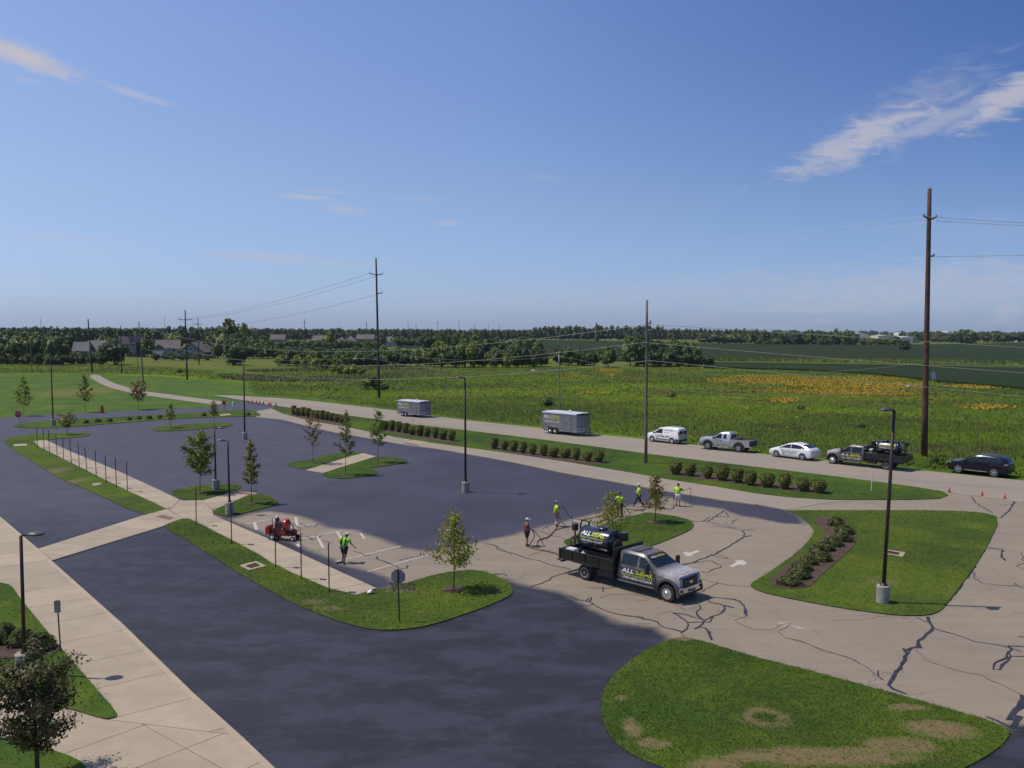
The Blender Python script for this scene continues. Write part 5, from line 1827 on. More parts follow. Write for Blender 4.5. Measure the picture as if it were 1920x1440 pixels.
# parking lot lamps
def lot_lamp(top, base, label, r=.095, head='left', basez=.0, base_h=.85, base_r=.31, rot=0.0, headlen=.62, short=False, group='parking lot lamps'):
    P, H = leanpole(top, base, basez)
    t = thing('lamp_post', label, 'lamp', P, 0, group)
    MB().lathe([(base_r, -.1), (base_r, base_h - .03), (base_r - .03, base_h)], n=20).obj('concrete_base', 'base_concrete', t, 40)
    f0 = base_h / H.z
    m = MB()
    m.tube([H * f0, H * .995], [r, r * .82], 10)
    m.obj('pole', 'lamp_bronze', t, True)
    MB().lathe([(r * 1.9, 0), (r * 1.9, .05), (r * 1.25, .12)], (H.x * f0, 0, base_h - .005), 12).obj('collar', 'lamp_bronze', t, 40)
    s = -1 if head == 'left' else 1
    c, s_ = math.cos(rot), math.sin(rot)
    d = Vector((s * c, s_, 0))
    nn = Vector((-d.y, d.x, 0))
    a = H * 1.0
    MB().tube([a + Vector((0, 0, -.1)), a + Vector((0, 0, -.02)) + d * .05, a + d * .3 + Vector((0, 0, 0))], r * .55, 8).obj('arm', 'lamp_bronze', t)
    vs = []
    prof = [(.22, .05, .05), (.28, .16, .09), (.45, .26, .12), (.22 + headlen * .75, .25, .10), (.22 + headlen, .14, .05), (.24 + headlen, .05, .03)]
    for q, w, hh in prof:
        o = a + d * q
        for k in range(12):
            an = 2 * math.pi * k / 12
            z = math.sin(an) * hh
            if z < 0:
                z *= .35
            vs.append(o + nn * math.cos(an) * w + Vector((0, 0, z)))
    fs = []
    n_ = 12
    for i in range(len(prof) - 1):
        for k in range(n_):
            fs.append((i * n_ + k, i * n_ + (k + 1) % n_, (i + 1) * n_ + (k + 1) % n_, (i + 1) * n_ + k))
    fs += [tuple(range(n_ - 1, -1, -1)), tuple((len(prof) - 1) * n_ + k for k in range(n_))]
    hd = MB().add(vs, fs).obj('lamp_head', 'lamp_head_top', t, True)
    MB().box((a + d * (.22 + headlen * .55) + Vector((0, 0, -.05))), (headlen * .6, .3, .03), math.atan2(d.y, d.x)).obj('lens', 'lamp_lens', hd)
    return t


lot_lamp((1677, 768), (1655, 1129), 'tall bronze lamp on the right lawn beside the curved mulch bed', rot=R(-20), basez=.07)
lot_lamp((872, 708), (873, 923), 'tall bronze lamp in the middle of the freshly sealed lot', rot=R(-25))
lot_lamp((457, 682), (459, 824), 'tall bronze lamp in the far sealed lot behind the narrow island', rot=R(-20))
lot_lamp((95, 668), (100, 798), 'tall bronze lamp on the far left divider beside the stop sign', rot=R(-80), basez=.07)
lot_lamp((39, 1003), (47, 1262), 'short bronze lamp in the lower left mulch bed', head='right', basez=.17, r=.075, base_h=.8, base_r=.34, headlen=.62, rot=R(10), group='short lamps')
lot_lamp((402, 803), (405, 918), 'short bronze lamp on the island beside the full green tree', head='right', basez=.07, r=.075, headlen=.6, rot=R(5), group='short lamps')
lot_lamp((427, 826), (431, 963), 'short bronze lamp on the small island by the crosswalk', head='left', basez=.07, r=.075, headlen=.6, rot=R(5), group='short lamps')

# sign posts seen edge on along the long sidewalk
posts = [((68.7, 801), (70, 840)), ((81, 802.5), (83, 845)), ((90.5, 806), (93, 849.5)), ((104.5, 813), (107.5, 856)), ((117.5, 819), (119, 861.5)), ((130.5, 822.5), (134, 868)), ((146, 828), (149, 877)),
         ((159, 837.5), (163, 885.5)), ((178.5, 844), (180.5, 895)), ((197, 852.5), (199, 905.5)), ((216, 857.5), (218.5, 915)), ((237, 864.5), (239, 921)), ((367, 912), (368, 985)), ((432.5, 941), (434.5, 1020)),
         ((515.7, 979.5), (517, 1063)), ((563.9, 998), (565, 1085)), ((615.8, 1017), (617.3, 1109))]
for i, (a, b) in enumerate(posts):
    P, H = leanpole(a, b, .07)
    t = thing('sign_post', 'thin parking sign seen edge-on beside the long sidewalk, %s from the far end' % nth(i + 1), 'sign', P, 0, 'edge-on parking signs along the long sidewalk')
    MB().tube([(0, 0, -.05), H * .98], .035, 6).obj('post', 'lamp_bronze', t)
    az_ = math.atan2(P.x, P.y)
    o = H * .87
    dv = Vector((math.sin(az_ + .06), math.cos(az_ + .06), 0))
    MB().box(o + dv * .0 + Vector((0, 0, 0)), (.04, .32, H.z * .24), -az_ - .06).obj('sign_plate', 'lamp_bronze', t)


def octagon(r):
    return [(r * math.cos(math.pi / 8 + k * math.pi / 4), r * math.sin(math.pi / 8 + k * math.pi / 4)) for k in range(8)]


def text_mesh(txt, size, shear=0.0, bold=0.0, space=1.0, aspect=1.0, align='CENTER'):
    cu = bpy.data.curves.new('t', 'FONT')
    cu.body = txt
    cu.size = size
    cu.shear = shear
    cu.offset = bold
    cu.space_character = space
    cu.align_x = align
    cu.align_y = 'CENTER'
    cu.resolution_u = 2
    ob = bpy.data.objects.new('t', cu)
    COL.objects.link(ob)
    bpy.context.view_layer.update()
    me = bpy.data.meshes.new_from_object(ob.evaluated_get(bpy.context.evaluated_depsgraph_get()))
    bpy.data.objects.remove(ob)
    bpy.data.curves.remove(cu)
    for v in me.vertices:
        v.co.x *= aspect
    return me


def place_text(txt, size, mat, parent, origin, right, up, name='lettering', fit=None, **kw):
    """flat lettering: origin centre, right and up unit vectors in the parent's space"""
    me = text_mesh(txt, size, **kw)
    xs_ = [v.co.x for v in me.vertices]
    k = fit / (max(xs_) - min(xs_)) if fit else 1
    rt, u, o = Vector(right), Vector(up), Vector(origin)
    for v in me.vertices:
        v.co = o + rt * v.co.x * k + u * v.co.y
    me.materials.append(MATS[mat])
    return link(name, me, parent)


def stop_sign(top, base, r, label, facing, z0=.07, back=False):
    P, H = leanpole(top, base, z0)
    t = thing('stop_sign', label, 'sign', P)
    MB().tube([(0, 0, -.05), H], .035, 6).obj('post', 'lamp_bronze' if back else 'sign_metal', t)
    c = H * 1.0 - Vector((0, 0, r))
    d = Vector((math.cos(facing), math.sin(facing), 0))
    rt = Vector((-d.y, d.x, 0))
    off_ = .045
    for (rr2, o_, m_, nm) in ((r, 0, 'sign_metal' if back else 'sign_white', 'sign_plate'), (r * .93, .012, 'sign_red', 'sign_face')):
        vs = []
        for q in (off_ + o_, off_ + o_ + .01):
            for a, b in octagon(rr2):
                vs.append(c + d * q + rt * a + Vector((0, 0, b)))
        MB().add(vs, [tuple(range(7, -1, -1)), tuple(range(8, 16))] + [(i, (i + 1) % 8, 8 + (i + 1) % 8, 8 + i) for i in range(8)]).obj(nm, m_, t)
    place_text('STOP', r * .75, 'sign_white', t, c + d * (off_ + .028), rt, (0, 0, 1), fit=r * 1.4)
    return t


stop_sign((746, 1067), (749, 1165), .36, 'back of a stop sign on a dark post at the near grass point', R(80), back=True)
stop_sign((34, 770), (39, 798), .48, 'red stop sign facing the camera on the far left divider', R(-75))
P, H = leanpole((419.5, 752), (423, 772), .05)
t = thing('small_red_sign', 'leaning post with a narrow red sign at the far lot exit', 'sign', P)
MB().tube([(0, 0, 0), H], .04, 5).obj('post', 'pole_dark', t)
MB().box((H.x * .85, H.y - .05, H.z * .85), (.6, .03, .6)).obj('sign_plate', 'sign_red', t)
P, H = leanpole((107, 1125), (114, 1222), .17)
t = thing('sign_post', 'grey-backed parking sign on a dark post beside the lower left sidewalk', 'sign', P)
MB().tube([(0, 0, 0), H], .03, 6).obj('post', 'lamp_bronze', t)
MB().box((H.x * .88 + .02, -.05, H.z * .88), (.24, .012, .5), R(20)).obj('sign_plate', 'sign_metal', t)
for (tp, bs, lb) in (((1636.5, 885), (1633.5, 921), 'white marker post on the grass strip before the second sealcoat truck'), ((773.5, 786), (773.5, 799), 'thin grey marker post behind the second shrub row')):
    P, H = leanpole(tp, bs, .06)
    t = thing('marker_post', lb, 'post', P)
    MB().tube([(0, 0, -.05), H], .035, 6).obj('post', 'white_plastic', t)
    MB().lathe([(.04, 0), (.045, .02), (.01, .05)], (H.x, H.y, H.z), 6).obj('cap', 'sign_metal', t)


def cone(px, py, h, label, group):
    P = at(px, py, .04)
    t = thing('traffic_cone', label, 'cone', P, .3, group)
    MB().box((0, 0, .02), (h * .55, h * .55, .04)).obj('base', 'cone_orange', t)
    c = MB().lathe([(h * .2, .04), (h * .05, h)], n=12).obj('cone', 'cone_orange', t, True)
    MB().lathe([(h * .142, h * .42), (h * .108, h * .62)], n=12).obj('band', 'sign_white', t, True)
    return t


for i, (x, y) in enumerate(((1780, 922.5), (1841.5, 929.5), (1884, 935.5))):
    cone(x, y, .46, ['leftmost', 'middle', 'rightmost'][i] + ' of the three orange cones across the street entrance', 'orange cones at the street entrance')
for i, (x, y) in enumerate(((465, 755), (473, 755.5), (481, 756.5), (487, 757.5), (494, 758.5), (504, 759.5), (507.5, 760), (517.5, 761))):
    cone(x, y, .7, '%s tiny orange cone from the left across the far lot entrance' % ORD[i], 'cones across the far lot entrance')
P = at(191.5, 773, .03)
t = thing('traffic_barrel', 'small red-orange barrel standing in the park lawn by the far drive', 'barrel', P)
MB().lathe([(.33, 0), (.33, .06), (.27, .08), (.25, .35), (.22, .7), (.19, 1.05), (.12, 1.1)], n=14).obj('body', 'cone_orange', t, 30)
MB().lathe([(.236, .55), (.215, .75)], n=14).obj('band', 'cone_orange', t, True)
MB().tube([(-.1, 0, 1.1), (-.08, 0, 1.18), (.08, 0, 1.18), (.1, 0, 1.1)], .02, 5).obj('handle', 'pole_dark', t)
P = at(437, 762, .02)
t = thing('hydrant', 'small white hydrant at the far lot exit', 'hydrant', P)
MB().lathe([(.18, 0), (.14, .1), (.13, .55), (.17, .6), (.12, .75), (.03, .82)], n=10).obj('body', 'white_plastic', t, 30)
MB().tube([(-.22, 0, .45), (.22, 0, .45)], .06, 6).obj('outlet', 'white_plastic', t)
P = at(694, 1113, .08)
t = thing('litter_bag', 'crumpled white bag lying in the grass by the end of the long sidewalk', 'bag', P, .5)
mb = MB()
mb.ball((0, 0, .1), (.18, .10, .09), 8)
mb.v = [(x * (1 + .2 * math.sin(9 * y)), y * (1 + .2 * math.sin(7 * x + 2)), z * (1 + .25 * math.sin(11 * x + 5 * y))) for x, y, z in mb.v]
mb.obj('bag_body', 'white_plastic', t)
MB().lathe([(.03, 0), (.06, .07)], (.1, 0, .2), 6).obj('knot', 'white_plastic', t)
# turned earth by the walk end
dm = MB()
for i in range(60):
    q = at(trr.uniform(733, 776), trr.uniform(1093, 1108), .08)
    r_ = trr.uniform(.03, .1)
    dm.ball((q.x, q.y, .08), (r_ * 1.3, r_, r_ * .8), 5)
tag(dm.obj('earth_clods', 'soil'), 'broken clods of bare earth along the grass edge by the sidewalk end', 'dirt', kind='stuff')

# ------------------------------------------------------------------ houses and sheds
pm('siding_white', (.48, .46, .40), (.42, .40, .36), 1, .8)
pm('siding_grey', (.21, .205, .205), (.18, .175, .175), 1, .8)
pm('siding_tan', (.42, .37, .30), (.38, .33, .27), 1, .8)
pm('roof_brown', (.14, .12, .115), (.115, .10, .095), .6, .95, fine=3)
pm('roof_grey', (.14, .138, .145), (.115, .115, .12), .6, .95, fine=3)
pm('window_glass', (.05, .06, .075), (.04, .05, .06), 1, .1)
pm('trim_white', (.7, .7, .68), (.66, .66, .64), 1, .6)
pm('shed_cream', (.66, .60, .46), (.60, .55, .42), 1, .7)
pm('shed_white', (.75, .76, .76), (.70, .71, .71), 1, .6)
pm('brick_dark', (.16, .09, .07), (.12, .07, .06), 1, .9)


def house(px, base, wpx, eave, ridge, wall, roof, label, rot=0.0, depth=9.0, gable=False, hip=False, storeys=2, wing=None, group=None):
    P = at(px, base)
    w = wpx / ppm(P)
    ze = rise(P, eave)
    zr = rise(P, ridge)
    t = thing('house', label, 'house', P, rot, group)
    hw, hd = w / 2, depth / 2
    MB().box((0, 0, ze / 2), (w, depth, ze)).obj('wall', wall, t)
    m = MB()
    o = .45
    if hip:
        k = min(hw, hd) * .9
        vs = [(-hw - o, -hd - o, ze), (hw + o, -hd - o, ze), (hw + o, hd + o, ze), (-hw - o, hd + o, ze), (-hw + k, 0, zr), (hw - k, 0, zr)]
        m.add(vs, [(0, 1, 5, 4), (1, 2, 5), (2, 3, 4, 5), (3, 0, 4), (3, 2, 1, 0)])
        r_ = m.obj('roof', roof, t)
    elif gable:   # gable end faces the camera
        vs = [(-hw - o, -hd - o, ze - .2), (0, -hd - o, zr), (hw + o, -hd - o, ze - .2), (-hw - o, hd + o, ze - .2), (0, hd + o, zr), (hw + o, hd + o, ze - .2)]
        vs += [(x, y, z - .25) for x, y, z in vs]
        m.add(vs, [(0, 1, 4, 3), (1, 2, 5, 4), (6, 9, 10, 7), (7, 10, 11, 8), (0, 3, 9, 6), (2, 8, 11, 5), (0, 6, 7, 1), (1, 7, 8, 2), (3, 4, 10, 9), (4, 5, 11, 10)])
        r_ = m.obj('roof', roof, t)
        MB().prism([(-hw, ze - .01), (hw, ze - .01), (0, zr - .35)], -hd + .01, hd - .01, 'Y').obj('gable_wall', wall, t)
    else:
        vs = [(-hw - o, -hd - o, ze - .2), (-hw - o, 0, zr), (-hw - o, hd + o, ze - .2), (hw + o, -hd - o, ze - .2), (hw + o, 0, zr), (hw + o, hd + o, ze - .2)]
        vs += [(x, y, z - .25) for x, y, z in vs]
        m.add(vs, [(0, 1, 4, 3), (1, 2, 5, 4), (6, 9, 10, 7), (7, 10, 11, 8), (0, 3, 9, 6), (2, 8, 11, 5), (0, 6, 7, 1), (1, 7, 8, 2), (3, 4, 10, 9), (4, 5, 11, 10)])
        r_ = m.obj('roof', roof, t)
        MB().prism([(-hd, ze - .01), (hd, ze - .01), (0, zr - .35)], -hw + .01, hw - .01, 'X').obj('gable_wall', wall, t)
    MB().box((hw * .4, hd * .3, zr - .2), (.8, .8, 1.6)).obj('chimney', 'brick_dark', r_)
    nwin = max(2, int(w / 3.2))
    for s in range(storeys):
        z = ze * (s + .55) / storeys
        for k in range(nwin):
            if s == 0 and k == 1:
                MB().box((-hw + w * (k + .5) / nwin, -hd - .03, 1.05), (1.0, .06, 2.1)).obj('door', 'brick_dark', t)
                continue
            x = -hw + w * (k + .5) / nwin
            f = MB().box((x, -hd - .03, z), (1.3, .06, 1.3)).obj('window', 'trim_white', t)
            MB().box((x, -hd - .07, z), (1.05, .03, 1.05)).obj('pane', 'window_glass', f)
    if gable:
        f = MB().box((0, -hd - .03, ze + (zr - ze) * .3), (1.3, .06, 1.2)).obj('window', 'trim_white', t)
        MB().box((0, -hd - .07, ze + (zr - ze) * .3), (1.0, .03, .95)).obj('pane', 'window_glass', f)
    if wing:
        (dx, ww, wz, wr) = wing
        MB().box((dx, -hd - 1.8, wz / 2), (ww, 3.58, wz)).obj('garage', wall, t)
        m = MB()
        m.prism([(dx - ww / 2 - .3, wz - .05), (dx + ww / 2 + .3, wz - .05), (dx, wr)], -hd - 3.9, -hd + .02, 'Y')
        m.obj('garage_roof', roof, t)
        MB().box((dx, -hd - 3.62, wz * .42), (ww * .7, .05, wz * .75)).obj('garage_door', 'trim_white', t)
    return t


house(156, 678, 27, 657, 641, 'siding_tan', 'roof_grey', 'grey-roofed house with pale gable beside the left woods', .3, 10)
house(184, 677, 30, 656, 638, 'siding_grey', 'roof_grey', 'blue-grey house with a big grey roof left of the round field tree', .1, 11)
house(236, 668, 24, 644, 631, 'siding_tan', 'roof_brown', 'house with a red-brown roof right of the round field tree', -.2, 10, True)
house(259, 669, 10, 640, 630, 'siding_grey', 'roof_grey', 'narrow pale blue house behind the leaning grey pole', 0, 10, True)
house(316, 672, 40, 652, 637, 'siding_white', 'roof_brown', 'large white house with porch and gables by the field', .35, 11, wing=(-3.6, 5.0, 4.2, 6.4))
house(371, 672, 48, 659, 641, 'siding_grey', 'roof_brown', 'grey house with a steep brown gabled roof by the field', -.1, 12, True, storeys=1)
house(522, 652, 26, 636, 627, 'siding_grey', 'roof_brown', 'distant blue-grey house with brown roof, leftmost of the middle houses', .1, 10)
house(599, 648, 20, 638, 629, 'siding_grey', 'roof_brown', 'distant brown-roofed house beside the yellow-green tree', -.3, 10)
house(641, 650, 14, 640, 632, 'siding_tan', 'roof_brown', 'small tan-roofed distant house, left of a matching larger one', 0, 9, hip=True)
house(658, 650, 20, 640, 630, 'siding_tan', 'roof_brown', 'larger tan-roofed distant house with a hipped roof', 0, 10, hip=True)
house(686, 652, 32, 635, 627, 'siding_grey', 'roof_brown', 'blue-grey two-storey distant house left of the tall thin pole', .05, 11)
house(731, 650, 34, 641, 631, 'siding_white', 'roof_grey', 'long low white house with a grey roof right of the tall thin pole', -.1, 12, storeys=1, hip=True)
house(884, 622, 10, 618, 615, 'shed_white', 'roof_grey', 'tiny white building on the far horizon', 0, 30, hip=True, storeys=1)


def shed(px, base, wpx, topy, mat, label, depth=25):
    P = at(px, base)
    w = wpx / ppm(P)
    h = rise(P, topy)
    t = thing('industrial_shed', label, 'shed', P)
    MB().box((0, 0, h * .46), (w, depth, h * .92)).obj('wall', mat, t)
    MB().prism([(-w / 2 - .4, h * .92), (w / 2 + .4, h * .92), (w * .02, h)], -depth / 2 - .4, depth / 2 + .4, 'Y').obj('roof', 'shed_white', t)
    for k in range(3):
        MB().box((-w * .3 + k * w * .3, -depth / 2 - .05, 1.9), (3.2, .1, 3.8)).obj('door', 'siding_grey', t)


shed(1608, 637, 20, 624, 'shed_white', 'white industrial shed above the trees, leftmost of the far sheds')
shed(1656, 640, 34, 628, 'shed_cream', 'long cream industrial shed in the far treeline')
shed(1696, 642, 28, 630.5, 'shed_white', 'white industrial shed just left of the tall brown pole')
shed(1687, 632, 14, 623, 'shed_white', 'small white shed behind the cream one')
shed(1774, 634, 9, 621.5, 'shed_white', 'white silo-like shed right of the tall brown pole')
shed(1822, 637, 7, 626, 'shed_white', 'tiny white shed beside the tall dark tree')
for i, (x, w) in enumerate(((1892, 7), (1908, 7), (1918, 5))):
    shed(x, 640.5, w, 636, 'shed_white', '%s of three low white sheds at the right horizon' % ('leftmost', 'middle', 'rightmost')[i], 8)

# ------------------------------------------------------------------ vehicles


def wrap_mat(name, dark, mid, light, scale=3.2, zlo=.8, zhi=1.7, xlo=1.7, xhi=2.6):
    """printed stone-pattern wrap: dark on the lower doors, pale over the hood (this is the print itself)"""
    m, t, b = newmat(name)
    v = coords(t, 'Object')
    vo = N(t, 'ShaderNodeTexVoronoi', i_Scale=scale * 2.2)
    t.links.new(v, vo.inputs['Vector'])
    s = N(t, 'ShaderNodeSeparateXYZ')
    t.links.new(v, s.inputs[0])
    nz = noise(t, v, scale, 5, .65)
    c = mixc(t, smooth(t, nz, .35, .65), dark, mid)
    kx = smooth(t, s.outputs[0], xlo, xhi)
    kz = smooth(t, s.outputs[2], zlo, zhi)
    c = mixc(t, mth(t, 'MULTIPLY', kz, .45), c, mid)
    c = mixc(t, mth(t, 'MULTIPLY', kx, mth(t, 'ADD', mth(t, 'MULTIPLY', nz, .6), .45)), c, light)
    c = mixc(t, .5, c, mixc(t, 1.0, c, mixc(t, vo.outputs['Distance'], (.55, .55, .55), (1.35, 1.35, 1.35)), 'MULTIPLY'))
    t.links.new(c, b.inputs['Base Color'])
    b.inputs['Roughness'].default_value = .35
    b.inputs['Coat Weight'].default_value = .3


wrap_mat('truck_wrap', (.045, .045, .045), (.13, .125, .12), (.46, .43, .42))
wrap_mat('trailer_wrap', (.15, .15, .16), (.20, .20, .215), (.24, .24, .26), 2.5, 9, 10, 9, 10)
pm('paint_black', (.012, .012, .014), (.018, .018, .02), 3, .3, coat=.5)
pm('tank_black', (.012, .013, .02), (.02, .021, .03), 3, .22, coat=.6)
pm('tyre_rubber', (.02, .02, .02), (.028, .027, .026), 8, .85)
pm('rim_silver', (.55, .56, .58), (.42, .43, .45), 9, .3, .7)
pm('rim_white', (.6, .6, .6), (.5, .5, .5), 9, .4, .2)
pm('chrome', (.75, .76, .78), (.6, .61, .63), 3, .12, .95)
pm('glass_dark', (.010, .016, .022), (.014, .022, .03), 2, .06, spec=.45)
pm('paint_white_car', (.78, .78, .78), (.74, .74, .745), 1, .25, coat=.6)
pm('paint_silver', (.45, .46, .47), (.40, .41, .42), 1, .28, .45, coat=.6)
pm('paint_navy', (.006, .006, .014), (.008, .008, .017), 1, .22, coat=.15, spec=.25)
pm('trim_grey', (.075, .07, .072), (.06, .056, .058), 4, .6)
pm('trim_black', (.02, .02, .02), (.028, .028, .028), 4, .6)
pm('light_red', (.35, .012, .015), (.28, .01, .012), 4, .25, coat=.5)
pm('light_clear', (.62, .64, .66), (.5, .52, .54), 6, .15)
pm('light_amber', (.75, .30, .12), (.65, .24, .08), 6, .3)
pm('text_white', (.78, .78, .78), (.74, .74, .74), 3, .4)
pm('text_yellow', (.55, .60, .02), (.5, .55, .02), 3, .4)
pm('text_grey', (.22, .23, .24), (.18, .19, .2), 3, .5)
pm('text_darkred', (.22, .05, .05), (.16, .04, .045), 3, .5)
pm('grille_blue', (.10, .10, .28), (.08, .08, .22), 4, .3, .4)
pm('trailer_white', (.62, .63, .68), (.55, .56, .62), 2, .35)
pm('dark_steel', (.035, .033, .035), (.05, .046, .045), 5, .6, .3)
pm('brass', (.32, .20, .08), (.24, .15, .07), 5, .4, .5)
pm('red_paint', (.42, .012, .018), (.30, .010, .015), 3, .3, coat=.4)
pm('dark_red_paint', (.13, .008, .012), (.09, .008, .01), 4, .4)
pm('engine_grey', (.12, .12, .12), (.08, .08, .085), 6, .5, .3)


class Car:
    def __init__(s, st):
        s.st = sorted(st, key=lambda q: q[0])
        s.X = [q[0] for q in s.st]

    def at(s, x, k):
        return float(np.interp(x, s.X, [q[k] for q in s.st]))

    def zr(s, x):
        zb_, zt = s.at(x, 2), s.at(x, 3)
        return zb_ + (zt - zb_) * .84

    def side(s, x, z):
        wb, wt = s.at(x, 4), s.at(x, 5)
        zb_, zr_ = s.at(x, 2), s.zr(x)
        if z <= zb_:
            return wb
        f = min(1, (z - zb_) / max(.01, zr_ - zb_))
        return (wb - .03) + (wt - wb + .03) * f

    def top(s, x):
        return s.at(x, 3)

    def body(s, mat, parent, wells, well_r, ytr, name='body', extra_dark='trim_black', M_open=None):
        vs, fs = [], []
        xs_ = sorted(set(s.X + [s.X[i] + (s.X[i + 1] - s.X[i]) * .5 for i in range(len(s.X) - 1)]))
        rings = []
        for x in xs_:
            zb, zbelt, zt, wb, wt = (s.at(x, k) for k in range(1, 6))
            zr_ = s.zr(x)
            half = [(0, zb), (wb - .12, zb), (wb - .03, zb + .10), (wb, zb + .42 * (zbelt - zb)), (wb, zbelt - .10), (wb - .03, zbelt), (wt, zr_), (wt - .10, zt - .012), (0, zt)]
            full = half + [(-y, z) for y, z in half[-2:0:-1]]
            rings.append(len(vs))
            vs += [(x, y, z) for y, z in full]
            n = len(full)
        for i in range(len(xs_) - 1):
            for k in range(n):
                fs.append((rings[i] + k, rings[i] + (k + 1) % n, rings[i + 1] + (k + 1) % n, rings[i + 1] + k))
        fs += [tuple(range(n - 1, -1, -1)), tuple(rings[-1] + k for k in range(n))]
        o = MB().add(vs, fs).obj(name, [mat, extra_dark], parent)
        cut = MB()
        for wx in wells:
            for sgn in (-1, 1):
                cut.lathe([(well_r, sgn * (ytr - .30)), (well_r, sgn * (ytr + .5))] if sgn > 0 else [(well_r, -(ytr + .5)), (well_r, -(ytr - .30))], (wx[0], 0, wx[1]), 20, 'Y')
        cm = cut.mesh('cut', extra_dark)
        co = link('cut', cm)
        md = o.modifiers.new('b', 'BOOLEAN')
        md.operation = 'DIFFERENCE'
        md.object = co
        md.solver = 'EXACT'
        bpy.context.view_layer.update()
        me = bpy.data.meshes.new_from_object(o.evaluated_get(bpy.context.evaluated_depsgraph_get()))
        o.modifiers.clear()
        o.data = me
        bpy.data.objects.remove(co)
        for p in me.polygons:
            c = p.center
            for wx in wells:
                if abs(math.hypot(c.x - wx[0], c.z - wx[1]) - well_r) < .05 and abs(c.y) < ytr + .2 and abs(p.normal.y) < .5 or (math.hypot(c.x - wx[0], c.z - wx[1]) < well_r * .97 and abs(abs(c.y) - (ytr - .30)) < .03):
                    p.material_index = 1
        me.polygons.foreach_set('use_smooth', [True] * len(me.polygons))
        me.set_sharp_from_angle(angle=R(28))
        return o

    def pane(s, pts, sgn, mat, parent, name='window', off=.012, th=.02):
        """side panel following the body: pts (x, z)"""
        a = [(x, sgn * (s.side(x, z) + off), z) for x, z in pts]
        b = [(x, sgn * (s.side(x, z) + off - th), z) for x, z in pts]
        n = len(pts)
        return MB().add(a + b, [tuple(range(n)), tuple(range(2 * n - 1, n - 1, -1))] + [(i, n + i, n + (i + 1) % n, (i + 1) % n) for i in range(n)]).obj(name, mat, parent)

    def screen(s, x0, x1, mat, parent, name='windshield', inset=.10, off=.014):
        """glass lying on the top profile between two stations"""
        vs, fs = [], []
        nx_, ny = 4, 6
        dx, dz = x1 - x0, s.top(x1) - s.top(x0)
        L = math.hypot(dx, dz)
        nx_v, nz_v = (-dz / L, dx / L) if dx > 0 else (dz / L, -dx / L)
        if nz_v < 0:
            nx_v, nz_v = -nx_v, -nz_v
        for i in range(nx_ + 1):
            x = x0 + dx * i / nx_
            w = s.at(x, 5) - inset + (s.at(x, 4) - s.at(x, 5)) * .25 * (1 - i / nx_)
            for j in range(ny + 1):
                y = -w + 2 * w * j / ny
                e = off + .0 - .012 * (y / w) ** 2
                vs.append((x + nx_v * e, y, s.top(x) + nz_v * e))
        for i in range(nx_):
            for j in range(ny):
                k = i * (ny + 1) + j
                fs.append((k, k + 1, k + ny + 2, k + ny + 1))
        n0 = len(vs)
        vs += [(x - nx_v * .02, y, z - nz_v * .02) for x, y, z in vs]
        fs += [tuple(n0 + q for q in f[::-1]) for f in fs]
        return MB().add(vs, fs).obj(name, mat, parent, True)


def wheel(parent, x, y, r, w, rim='rim_silver', rimr=.62, spokes=6, hub=False, dual=False):
    sg = 1 if y > 0 else -1
    n = 24
    prof = [(r * .55, -w / 2), (r * .93, -w / 2), (r, -w / 2 + .03), (r, w / 2 - .03), (r * .93, w / 2), (r * .55, w / 2)]
    t_ = MB().lathe(prof, (x, y, r), n, 'Y').obj('wheel', 'tyre_rubber', parent, 35)
    yo = y + sg * (w / 2)
    m = MB()
    R0 = r * rimr
    if hub:
        pr = [(R0 * 1.04, yo - sg * .02), (R0 * 1.06, yo + sg * .012), (R0 * .9, yo + sg * .006), (R0 * .72, yo + sg * .015), (R0 * .45, yo + sg * .05), (R0 * .36, yo + sg * .085), (R0 * .3, yo + sg * .10), (.01, yo + sg * .11)]
        if dual:
            pr = [(R0 * 1.04, yo - sg * .02), (R0 * 1.06, yo + sg * .012), (R0 * .92, yo + sg * .0), (R0 * .80, yo - sg * .09), (R0 * .45, yo - sg * .11), (R0 * .36, yo - sg * .02), (R0 * .25, yo + sg * .0), (.01, yo + sg * .01)]
        if sg < 0:
            pr = pr[::-1]
        vs_ = MB().lathe(pr, (x, 0, r), 20, 'Y')
        m.add(vs_.v, vs_.f)
        for k in range(10):
            a = 2 * math.pi * k / 10
            m.ball((x + math.cos(a) * R0 * .58, yo + sg * (.02 if not dual else -.08), r + math.sin(a) * R0 * .58), .022, 5)
        m.obj('rim', rim, t_, 40)
    else:
        pr = [(R0, yo - sg * .03), (R0 * 1.02, yo + sg * .01), (R0 * .9, yo + sg * .008), (R0 * .86, yo - sg * .05)]
        if sg < 0:
            pr = pr[::-1]
        q = MB().lathe(pr, (x, 0, r), 20, 'Y')
        m.add(q.v, [f for f in q.f if len(f) == 4])
        disc = MB().lathe([(R0 * .88, yo - sg * .052), (R0 * .87, yo - sg * .06)] if sg > 0 else [(R0 * .87, yo - sg * .06), (R0 * .88, yo - sg * .052)], (x, 0, r), 16, 'Y')
        m.add(disc.v, disc.f, 1)
        for k in range(spokes):
            a = 2 * math.pi * (k + .25) / spokes
            ca_, sa_ = math.cos(a), math.sin(a)
            m.tube([(x + ca_ * R0 * .12, yo, r + sa_ * R0 * .12), (x + ca_ * R0 * .55, yo - sg * .01, r + sa_ * R0 * .55), (x + ca_ * R0 * .92, yo - sg * .005, r + sa_ * R0 * .92)], [.05, .036, .045], 6)
        m.ball((x, yo, r), (.07, .03, .07), 8)
        m.obj('rim', [rim, 'trim_black'], t_, 40)
    return t_


